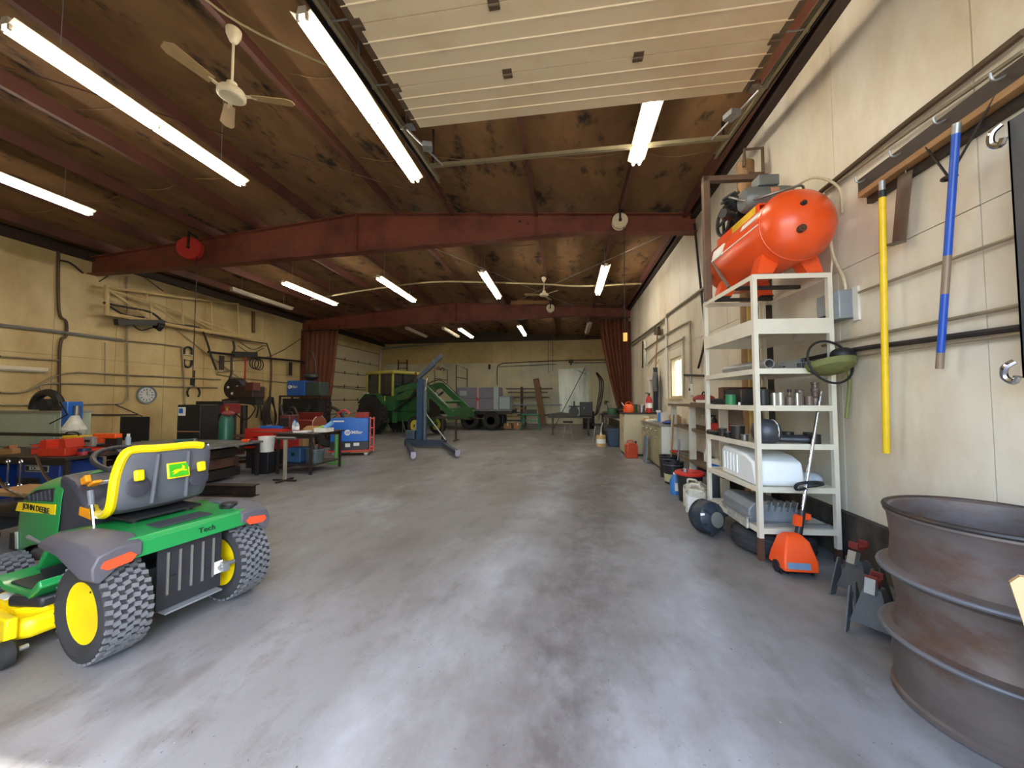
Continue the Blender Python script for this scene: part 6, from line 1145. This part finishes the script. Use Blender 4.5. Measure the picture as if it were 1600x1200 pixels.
for k in range(7): part(t, 'offcut', B().cb((.12*math.sin(k*2.1), .1*math.cos(k*1.7), .031+.1*k), (.5-.03*k, .1, .06), (0, .05*(k % 3-1), k*.7)), darksteel if k % 2 else rust)
t = thing('hydraulic_jack', 'lime green floor jack standing behind the steel table', 'jack', (-5.2, 7.85, 0)); part(t, 'post', B().cyl((0, 0, 0), (0, 0, .72), .04, n=12), M('jack_lime', '#5f9a4b', .5)); part(t, 'base', B().box(-.15, -.12, 0, .15, .12, .04), M('jack_lime', '#5f9a4b')); part(t, 'saddle', B().cyl((0, 0, .72), (0, 0, .76), .06, n=12), steel)
t = thing('red_gas_bottle', 'slim red gas bottle beside the blue engine welder', 'gas cylinder', (-6.75, 9.5, 0)); part(t, 'tank', B().lathe([(0, 0), (.085, 0), (.085, .8), (.04, .9), (.03, .95), (0, .95)], 18), M('bottle_red', '#a3252f', .4)); part(t, 'valve', B().cyl((0, 0, .95), (0, 0, 1.02), .018, n=8), steel)
t = thing('grey_oil_drum', 'squat dark drum under the wire feeder rack', 'drum', (-8.2, 10.8, 0)); part(t, 'shell', B().lathe([(0, 0), (.26, 0), (.27, .3), (.28, .31), (.27, .33), (.27, .6), (0, .6)], 24), darksteel); part(t, 'lid_rim', B().torus((0, 0, .6), .265, .012, 'z', 24, 6), steel)
t = thing('red_parts_washer', 'dark red parts washer in front of the wire feeder rack', 'parts washer', (-7.75, 10.2, 0)); part(t, 'tub', B().box(-.4, -.2, .5, .4, .25, .85), M('washer_red', '#7c2a22', .5, 0, .12), bevel=.015)
for x in (-.36, .32):
    for y in (-.17, .18): part(t, 'leg', B().box(x, y, 0, x+.04, y+.04, .5), darksteel)
part(t, 'lid', B().cb((0, .22, .95), (.8, .02, .25), (.3, 0, 0)), M('washer_red', '#7c2a22'))
# ================================================================= FARM TRACTOR (x forward)
tg = M('tractor_green', '#2b5a32', .45, 0, .15, 4, col2='#39492c', s2=2, amt=.38); tyl = M('tractor_cab_olive', '#a39c45', .5, 0, .12, 4); rim_y = M('tractor_rim', '#c9b93a', .5, 0, .1); cabglass = M('cab_glass', '#20262a', .08, 0, .05, spec=.8)
T = thing('farm_tractor', 'green farm tractor with an olive cab and front loader', 'tractor', (-7.9, 15.65, 0), R(-22.6))
def twheel(x, y, r, w_, rimr, s, lug=True):
    a = part(T, 'wheel', B().lathe([(rimr, -w_*.4), (r*.8, -w_*.5), (r*.94, -w_*.48), (r*.96, 0), (r*.94, w_*.48), (r*.8, w_*.5), (rimr, w_*.4)], 36, (x, y, r), (R(90), 0, 0), close=True), rubber)
    part(a, 'rim', B().lathe([(rimr+.005, -w_*.4), (rimr*.9, -w_*.3), (rimr*.5, -.02), (0, -.03), (0, .03), (rimr*.5, .02), (rimr*.9, w_*.3), (rimr+.005, w_*.4)], 28, (x, y, r), (R(90), 0, 0)), rim_y if not lug else darksteel); part(a, 'hub', B().cyl((x, y-w_*.42, r), (x, y+w_*.42, r), rimr*.28, n=14), rust)
    if lug:
        b = B()
        for i in range(22):
            for q in (-1, 1):
                an = 2*math.pi*(i+.25*(q+1))/22; b2 = B(Matrix.Translation((x, y, r)) @ Matrix.Rotation(-an, 4, 'Y') @ Matrix.Translation((r*.965, q*w_*.25, 0)) @ Matrix.Rotation(R(38*q), 4, 'X')); b2.box(-.03, -w_*.27, -.03, .035, w_*.27, .03); k = len(b.v); b.v += b2.v; b.f += [tuple(u+k for u in f) for f in b2.f]
        part(a, 'lugs', b, rubber, kind='stuff')
for s in (1, -1): twheel(0, s*.78, .82, .46, .42, s); twheel(2.4, s*.62, .42, .24, .24, s, False)
for s in (1, -1): part(T, 'mudguard', B().torus((0, s*.72, .82), .9, .03, 'y', 16, 6, arc=(180, 350)).prism([(-.75, 1.35), (-.3, 1.72), (.4, 1.72), (.8, 1.3), (.8, 1.26), (.4, 1.66), (-.3, 1.66), (-.75, 1.3)], s*.5, s*1.0, 'y'), tg)
part(T, 'chassis', B().box(-.4, -.3, .55, 2.6, .3, .95), tg); part(T, 'engine_hood', B().box(1.15, -.33, .95, 2.75, .33, 1.55), tg, bevel=.04); part(T, 'grille', B().box(2.75, -.3, .75, 2.8, .3, 1.5), darksteel); part(T, 'front_axle', B().box(2.33, -.55, .36, 2.47, .55, .5), tg)
cab = part(T, 'cab_roof', B().box(-.62, -.78, 2.56, 1.2, .78, 2.7), tyl, bevel=.04); part(cab, 'roof_hatch', B().box(.3, -.3, 2.7, .9, .3, 2.74), tyl)
part(T, 'cab_lower', B().box(-.5, -.72, 1.0, 1.12, .72, 1.62), tg)
for x in (-.52, .28, 1.08):
    for s in (-1, 1): part(T, 'cab_pillar', B().box(x, s*.72-.035, 1.62, x+.07, s*.72+.035, 2.56), tyl)
for x0, x1 in ((-.45, .28), (.35, 1.08)):
    for s in (-1, 1): part(T, 'cab_window', B().box(x0, s*.715-.006, 1.64, x1, s*.715+.006, 2.55), cabglass)
part(T, 'windscreen', B().box(1.1, -.68, 1.64, 1.11, .68, 2.55), cabglass); part(T, 'rear_window', B().box(-.5, -.68, 1.64, -.49, .68, 2.55), cabglass)
for s in (-1, 1): part(T, 'cab_door_frame', B().box(.34, s*.76-.02, .95, .38, s*.76+.02, 1.62).box(.66, s*.76-.02, .95, .7, s*.76+.02, 1.62), tyl); part(T, 'step', B().box(.25, s*.8-.12, .5, .95, s*.8+.12, .56), darksteel)
part(T, 'exhaust', B().cyl((1.5, .2, 1.5), (1.5, .2, 2.65), .045, n=12).cyl((1.5, .2, 1.75), (1.5, .2, 2.3), .07, n=12), rust); part(T, 'work_lamp', B().cyl((-.5, -.8, 1.7), (-.55, -.84, 1.7), .06, n=14).cyl((-.3, -.8, 1.72), (-.35, -.84, 1.72), .06, n=14), white); part(T, 'mirror_arm', B().cyl((1.1, .78, 2.5), (1.2, 1.15, 2.3), .015, n=6).cb((1.22, 1.18, 2.15), (.03, .12, .3)), black)
for s in (-1, 1):
    part(T, 'loader_post', B().box(1.05, s*.62-.06, .5, 1.22, s*.62+.06, 1.95), tg)
    ar = part(T, 'loader_arm', B().prism([(1.0, 1.7), (1.05, 1.92), (2.5, 2.2), (2.75, 2.16), (4.3, 1.02), (4.3, .82), (4.15, .8), (2.6, 1.95), (1.9, 1.85)], s*.62-.05, s*.62+.05, 'y'), tg); part(ar, 'gusset', B().prism([(1.2, 1.6), (1.9, 1.86), (2.4, 1.95), (1.9, 1.5), (1.2, 1.4)], s*.62-.02, s*.62+.02, 'y'), tg); part(ar, 'ram', B().cyl((1.25, s*.72, 1.0), (2.6, s*.72, 1.8), .05, n=10).cyl((2.7, s*.66, 2.05), (4.0, s*.66, 1.15), .03, n=8), black); part(ar, 'hydraulic_hose', B().tube([(1.4, s*.56, 2.0), (2.4, s*.56, 2.3), (2.9, s*.56, 2.12), (3.6, s*.56, 1.6)], .02, 6), cable_m)
part(T, 'loader_crossbar', B().cyl((3.6, -.62, 1.38), (3.6, .62, 1.38), .06, n=12), tg); part(T, 'loader_carrier', B().box(4.1, -.75, .7, 4.25, .75, 1.15), tg); part(T, 'bale_spear', B().cyl((4.25, -.4, .75), (5.0, -.4, .72), .03, .01, n=8).cyl((4.25, .4, .75), (5.0, .4, .72), .03, .01, n=8), darksteel)
# spoked wheel implement
t = thing('spoked_wheel', 'black spoked implement wheel standing beyond the blue welder', 'wheel', (-8.75, 12.6, 0), R(20)); part(t, 'rim', B().torus((0, 0, .62), .58, .055, 'y', 40, 8), black); part(t, 'hub', B().cyl((0, -.08, .62), (0, .08, .62), .1, n=16), black)
for k in range(10): a = math.pi*k/5; part(t, 'spoke', B().cyl((.08*math.cos(a), 0, .62+.08*math.sin(a)), (.55*math.cos(a), 0, .62+.55*math.sin(a)), .016, n=6), darksteel)
part(t, 'stand', B().box(-.35, -.15, 0, .35, .15, .035), darksteel); part(t, 'top_clamp', B().tube([(-.12, 0, 1.2), (-.05, 0, 1.4), (.1, 0, 1.4), (.14, 0, 1.2)], .03, 7), black)
t = thing('tyre_stack', 'dark stack of old tyres beside the curtain near the tractor', 'tyres', (-9.75, 13.2, 0))
for k in range(4): part(t, 'tyre', B().lathe([(.3, .02), (.42, 0), (.5, .04), (.52, .13), (.5, .22), (.42, .25), (.3, .23)], 30, (.02*k, .03*(k % 2), .26*k), close=True), rubber)
# flat-deck trailer with grey crates
t = thing('flat_deck_trailer', 'grey flat-deck trailer carrying wrapped grey crates', 'trailer', (-4.6, 17.6, 0)); part(t, 'deck', B().box(-1.9, -.1, .92, 2.0, 2.1, 1.0), M('deck_grey', '#6d7076', .6, .2, .15)); part(t, 'frame', B().box(-1.9, .1, .75, 2.0, .25, .92).box(-1.9, 1.75, .75, 2.0, 1.9, .92), darksteel)
for x in (-.05, 1.0): part(t, 'wheel', B().lathe([(.2, -.13), (.36, -.15), (.44, -.1), (.45, 0), (.44, .1), (.36, .15), (.2, .13)], 30, (x, .05, .45), (R(90), 0, 0), close=True).cyl((x, -.04, .45), (x, .1, .45), .2, n=20), rubber); part(t, 'wheel_hub', B().lathe([(.2, 0), (.15, -.05), (.06, -.06), (.05, -.12), (0, -.12)], 18, (x, -.04, .45), (R(90), 0, 0)), darksteel)
for x in (-.05, 1.0): part(t, 'wheel', B().cyl((x, 1.8, .45), (x, 2.05, .45), .45, n=24), rubber)
part(t, 'drawbar', B().box(-3.1, .9, .75, -1.9, 1.0, .85), darksteel); part(t, 'jack_leg', B().box(-1.7, .0, 0, -1.62, .08, .75), darksteel); part(t, 'mud_flap', B().box(1.55, -.05, .3, 1.57, .3, .8), black)
gw_ = M('wrap_grey', '#6f6e7c', .75, 0, .1, 3); gl = M('wrap_light', '#93a0a8', .6, 0, .08)
for k, (x0, x1, z0, z1, mt, lab) in enumerate(((-.75, 1.35, 1.001, 1.52, gw_, 'long grey wrapped crate at the bottom of the trailer load'), (-.75, 1.35, 1.522, 2.08, gw_, 'long grey wrapped crate on top of the trailer load'), (1.37, 1.9, 1.001, 1.6, gl, 'pale blue-grey crate at the end of the trailer'))):
    b_ = solo('grey_crate', B().box(x0, .1, z0, x1, 1.3, z1), mt, lab, 'crate', (-4.6, 17.6, 0), bevel=.02)
    if k == 1: part(b_, 'pale_print', B().box(-.6, .095, 1.66, -.25, .1, 1.9), gl)
    if k < 2: part(b_, 'strap', B().box(.28, .09, z0, .36, .098, z1), M('strap_rose', '#b9868a', .6)); part(b_, 'corner_wrap', B().box(1.1, .092, z0, 1.352, .1, z1), gl)
    else: part(b_, 'lid', B().box(1.36, .09, 1.6, 1.91, 1.31, 1.63), gl)
t = thing('ratchet_strap', 'red ratchet hanging on the crate strap', 'ratchet', (-4.28, 17.675, 1.45)); part(t, 'body', B().box(-.06, -.03, -.03, .06, .0, .08), red); part(t, 'handle', B().box(-.02, -.05, -.03, .02, -.031, .12), red)
solo('rusty_sheet', B().box(0, 0, 0, .25, .8, .5), rust, 'rusty steel box behind the end of the crates', 'box', (-2.95, 18.4, 1.601)) if False else None
t = thing('sawhorse_table', 'thin-legged dark sawhorse in front of the trailer', 'sawhorse', (-4.28, 12.9, 0)); part(t, 'beam', B().box(-.35, -.04, .78, .5, .04, .86), darksteel)
for x in (-.16, .34): part(t, 'leg', B().box(x, -.05, 0, x+.05, .05, .78), darksteel)
part(t, 'foot', B().box(-.18, -.25, 0, -.1, .25, .03), darksteel); part(t, 'foot', B().box(.33, -.25, 0, .41, .25, .03), darksteel)
# ================================================================= BACK OF THE SHOP
t = thing('bar_rack', 'dark cantilever rack of long steel bars against the back wall', 'rack', (-2.7, 22.3, 0))
for x in (-.05, 1.05): part(t, 'upright', B().box(x, 0, 0, x+.14, .2, 2.25), darksteel)
for z, x0, x1 in ((2.12, -.9, 1.9), (1.9, -.8, 1.6), (1.6, -.7, 1.7), (.55, -.2, 2.3)):
    part(t, 'arm', B().box(0, -.35, z-.09, .08, 0, z-.03), darksteel); part(t, 'arm', B().box(1.1, -.35, z-.09, 1.18, 0, z-.03), darksteel); part(t, 'steel_bar', B().box(x0, -.3, z-.03, x1, -.1, z+.04), darksteel)
part(t, 'pale_bar', B().box(-.7, -.34, 1.13, 2.45, -.15, 1.2), greybl); part(t, 'arm', B().box(0, -.35, 1.06, .08, 0, 1.12).box(1.1, -.35, 1.06, 1.18, 0, 1.12), darksteel)
solo('leaning_plank', B().box(-.17, 0, 0, .17, .05, 2.75), M('plank_brown', '#6f5136', .7, 0, .15), 'brown plank leaning on the bar rack', 'plank', (-1.35, 21.72, .0), rot=(R(-3), R(-9), 0))
gst = M('stand_green', '#2f7a66', .5, 0, .12)
t = thing('green_stand', 'teal green steel stand with splayed legs near the back wall', 'stand', (-1.75, 17.95, 0)); part(t, 'top_rail', B().box(-.45, -.03, .72, .45, .03, .78).box(-.45, .5, .72, .45, .56, .78), gst); part(t, 'cross_rail', B().box(-.42, -.02, .42, .42, .02, .47), gst); part(t, 'end_rail', B().box(-.45, 0, .72, -.39, .55, .78).box(.39, 0, .72, .45, .55, .78), gst)
for x, s in ((-.4, -1), (.4, 1)):
    for y in (0, .53): part(t, 'leg', B().tube([(x, y, .74), (x, y, .4), (x+s*.1, y, 0)], .03, 6, sm=False), gst)
part(t, 'engine_block', B().cb((0, .27, .88), (.6, .4, .2)), darksteel)
for x, y, s, mt, lab in ((-2.95, 18.6, .32, cardboard, 'plain cardboard carton on the floor by the trailer end'), (-2.45, 18.7, .34, M('carton_orange', '#b0733c', .7, 0, .1), 'orange-brown carton beside the green stand')):
    t = thing('carton', lab, 'carton', (x, y, 0)); part(t, 'box', B().box(-s*.6, 0, 0, s*.6, s, s*.85), mt, bevel=.004); part(t, 'tape', B().box(-.03, -.002, s*.5, .03, s, s*.852), paper)
t = thing('scrap_shelf', 'low shelf stacked with timber offcuts by the trailer end', 'shelf', (-2.75, 20.0, 0))
for k in range(4): part(t, 'board', B().box(-.6, 0, .3+.22*k, .55, .4, .36+.22*k), wood if k % 2 else darksteel)
for x in (-.6, .5): part(t, 'upright', B().box(x, 0, 0, x+.05, .4, 1.1), darksteel)
t = thing('dark_steel_bench', 'black steel bench heaped with scrap at the back of the aisle', 'bench', (.25, 15.2, 0)); part(t, 'top', B().box(-1.0, 0, .72, .75, .8, .78), darksteel)
for x in (-.85, .6):
    for y in (.05, .7): part(t, 'leg', B().box(x, y, 0, x+.05, y+.05, .72), darksteel)
t = thing('scrap_pile', 'low heap of dark scrap steel on the black bench', 'scrap', (.05, 15.55, .781)); part(t, 'plate', B().prism([(-.85, 0), (.2, 0), (.1, .12), (-.3, .16), (-.7, .1)], -.2, .2, 'y'), darksteel); part(t, 'disc', B().cyl((.25, -.12, .2), (.25, -.06, .2), .2, n=24), black); part(t, 'bar', B().cyl((-.85, 0, .05), (-.6, .05, .06), .04, n=8), darksteel)
solo('upright_cross', B().box(-.035, -.02, 0, .035, .02, .62).box(-.22, -.02, .36, .22, .02, .43), black, 'black cross-shaped steel post standing on the dark bench', 'post', (.32, 15.9, .781))
t = thing('black_toolbox', 'square black cabinet on the end of the dark bench', 'cabinet', (.82, 15.85, .781)); part(t, 'case', B().box(-.26, 0, 0, .26, .4, .58), black, bevel=.01); part(t, 'handle', B().box(-.1, -.02, .3, -.08, 0, .38), steel)
t = thing('long_pry_bar', 'long thin bar leaning by the dark bench against the back wall', 'bar', (-.65, 18.5, 0)); o_ = BW(914, 575, .1)-Vector((-.65, 18.5, 0)); part(t, 'bar', B().cyl((0, 0, 0), o_, .018, n=6), darksteel); part(t, 'cross_handle', B().cyl(o_*.9+Vector((-.25, 0, .15)), o_*.9+Vector((.2, 0, -.05)), .015, n=6), darksteel)
def stool(x, y, label, seatc):
    t = thing('shop_stool', label, 'stool', (x, y, 0)); part(t, 'seat', B().cyl((0, 0, .58), (0, 0, .64), .19, n=20), seatc); part(t, 'footring', B().torus((0, 0, .22), .18, .01, 'z', 20, 6), steel)
    for k in range(4): a = math.pi*(k+.5)/2; part(t, 'leg', B().cyl((.12*math.cos(a), .12*math.sin(a), .58), (.24*math.cos(a), .24*math.sin(a), 0), .013, n=6), galv)
stool(.05, 14.4, 'grey-legged stool in front of the black steel bench', black); stool(1.05, 13.0, 'grey-legged stool beside the yellow pail', black)
t = thing('yellow_pail', 'pale yellow oil pail with a spout on the floor', 'pail', (1.06, 11.95, 0)); part(t, 'body', B().lathe([(0, 0), (.14, 0), (.145, .02), (.145, .33), (.13, .35), (0, .35)], 24), M('pail_yellow', '#c2a56a', .5, 0, .12)); part(t, 'label', B().lathe([(.1465, .1), (.1465, .24)], 24), paper); part(t, 'spout', B().cyl((0, 0, .35), (0, 0, .43), .03, n=12).tube([(0, 0, .43), (.02, 0, .6), (.06, 0, .75)], .012, 6), white)
t = thing('blue_bin', 'dark blue bin on the floor beside the yellow pail', 'bin', (1.45, 12.1, 0)); part(t, 'body', B().loft([[(-.15, -.15, 0), (.15, -.15, 0), (.15, .15, 0), (-.15, .15, 0)], [(-.19, -.19, .52), (.19, -.19, .52), (.19, .19, .52), (-.19, .19, .52)]]), M('bin_navy', '#33455c', .5, 0, .1), bevel=.02); part(t, 'rim', B().box(-.205, -.205, .5, .205, -.19, .54).box(-.205, .19, .5, .205, .205, .54), M('bin_navy', '#33455c'))
t = table('cluttered_bench', 1.25, 2.42, 12.9, 14.3, .95, 'dark cluttered bench before the curtain near the cluttered bench', darksteel, .05, .08, .3)
zk = .951
for nm, x, y, b, mt, lab in (('green_drum', 1.55, 13.2, B().lathe([(0, 0), (.16, 0), (.16, .22), (0, .22)], 20), M('drum_green', '#33543a', .5, 0, .1), 'squat green drum on the cluttered bench'), ('tool_heap', 1.95, 13.3, B().sph((0, 0, .14), (.3, .25, .14), 12, 8), darksteel, 'dark heap of tools on the cluttered bench'), ('red_shop_rag', 1.4, 13.9, B().sph((0, 0, .05), (.13, .12, .05), 10, 6), M('rag_dull', '#7b5a50', .8), 'dull red rag on the cluttered bench')): solo(nm, b, mt, lab, nm.split('_')[-1], (x, y, zk))
t = thing('desk_lamp', 'black desk lamp on the cluttered bench', 'lamp', (1.42, 13.45, zk)); part(t, 'stem', B().tube([(0, 0, 0), (.02, 0, .25), (-.05, 0, .42)], .012, 6), black); part(t, 'shade', B().lathe([(.03, 0), (.1, -.1)], 16, (-.08, 0, .46), (0, R(-40), 0)), black); part(t, 'base', B().cyl((0, 0, 0), (0, 0, .02), .08, n=16), black)
t = thing('hose_loop', 'black hoses looped on the back wall by the curtain near the cluttered bench', 'hose', BW(933, 600, .08)); o0 = Vector(t.location)
for k in range(3): part(t, 'loop', B().tube([BW(931+k, 582)-o0, BW(937+3*k, 600)-o0, BW(932+2*k, 640)-o0, BW(928, 650)-o0], .03, 6), cable_m)
part(t, 'pole', B().cyl(BW(936, 590)-o0, BW(936, 655)-o0, .025, n=6), galv)
t = thing('black_barrel', 'black barrel near the curtain near the cluttered bench at the back wall', 'barrel', (1.1, 19.2, 0)); part(t, 'shell', B().lathe([(0, 0), (.28, 0), (.29, .3), (.3, .32), (.29, .34), (.29, .86), (.27, .88), (0, .86)], 24), black); part(t, 'rim', B().torus((0, 0, .87), .285, .012, 'z', 24, 6), darksteel)
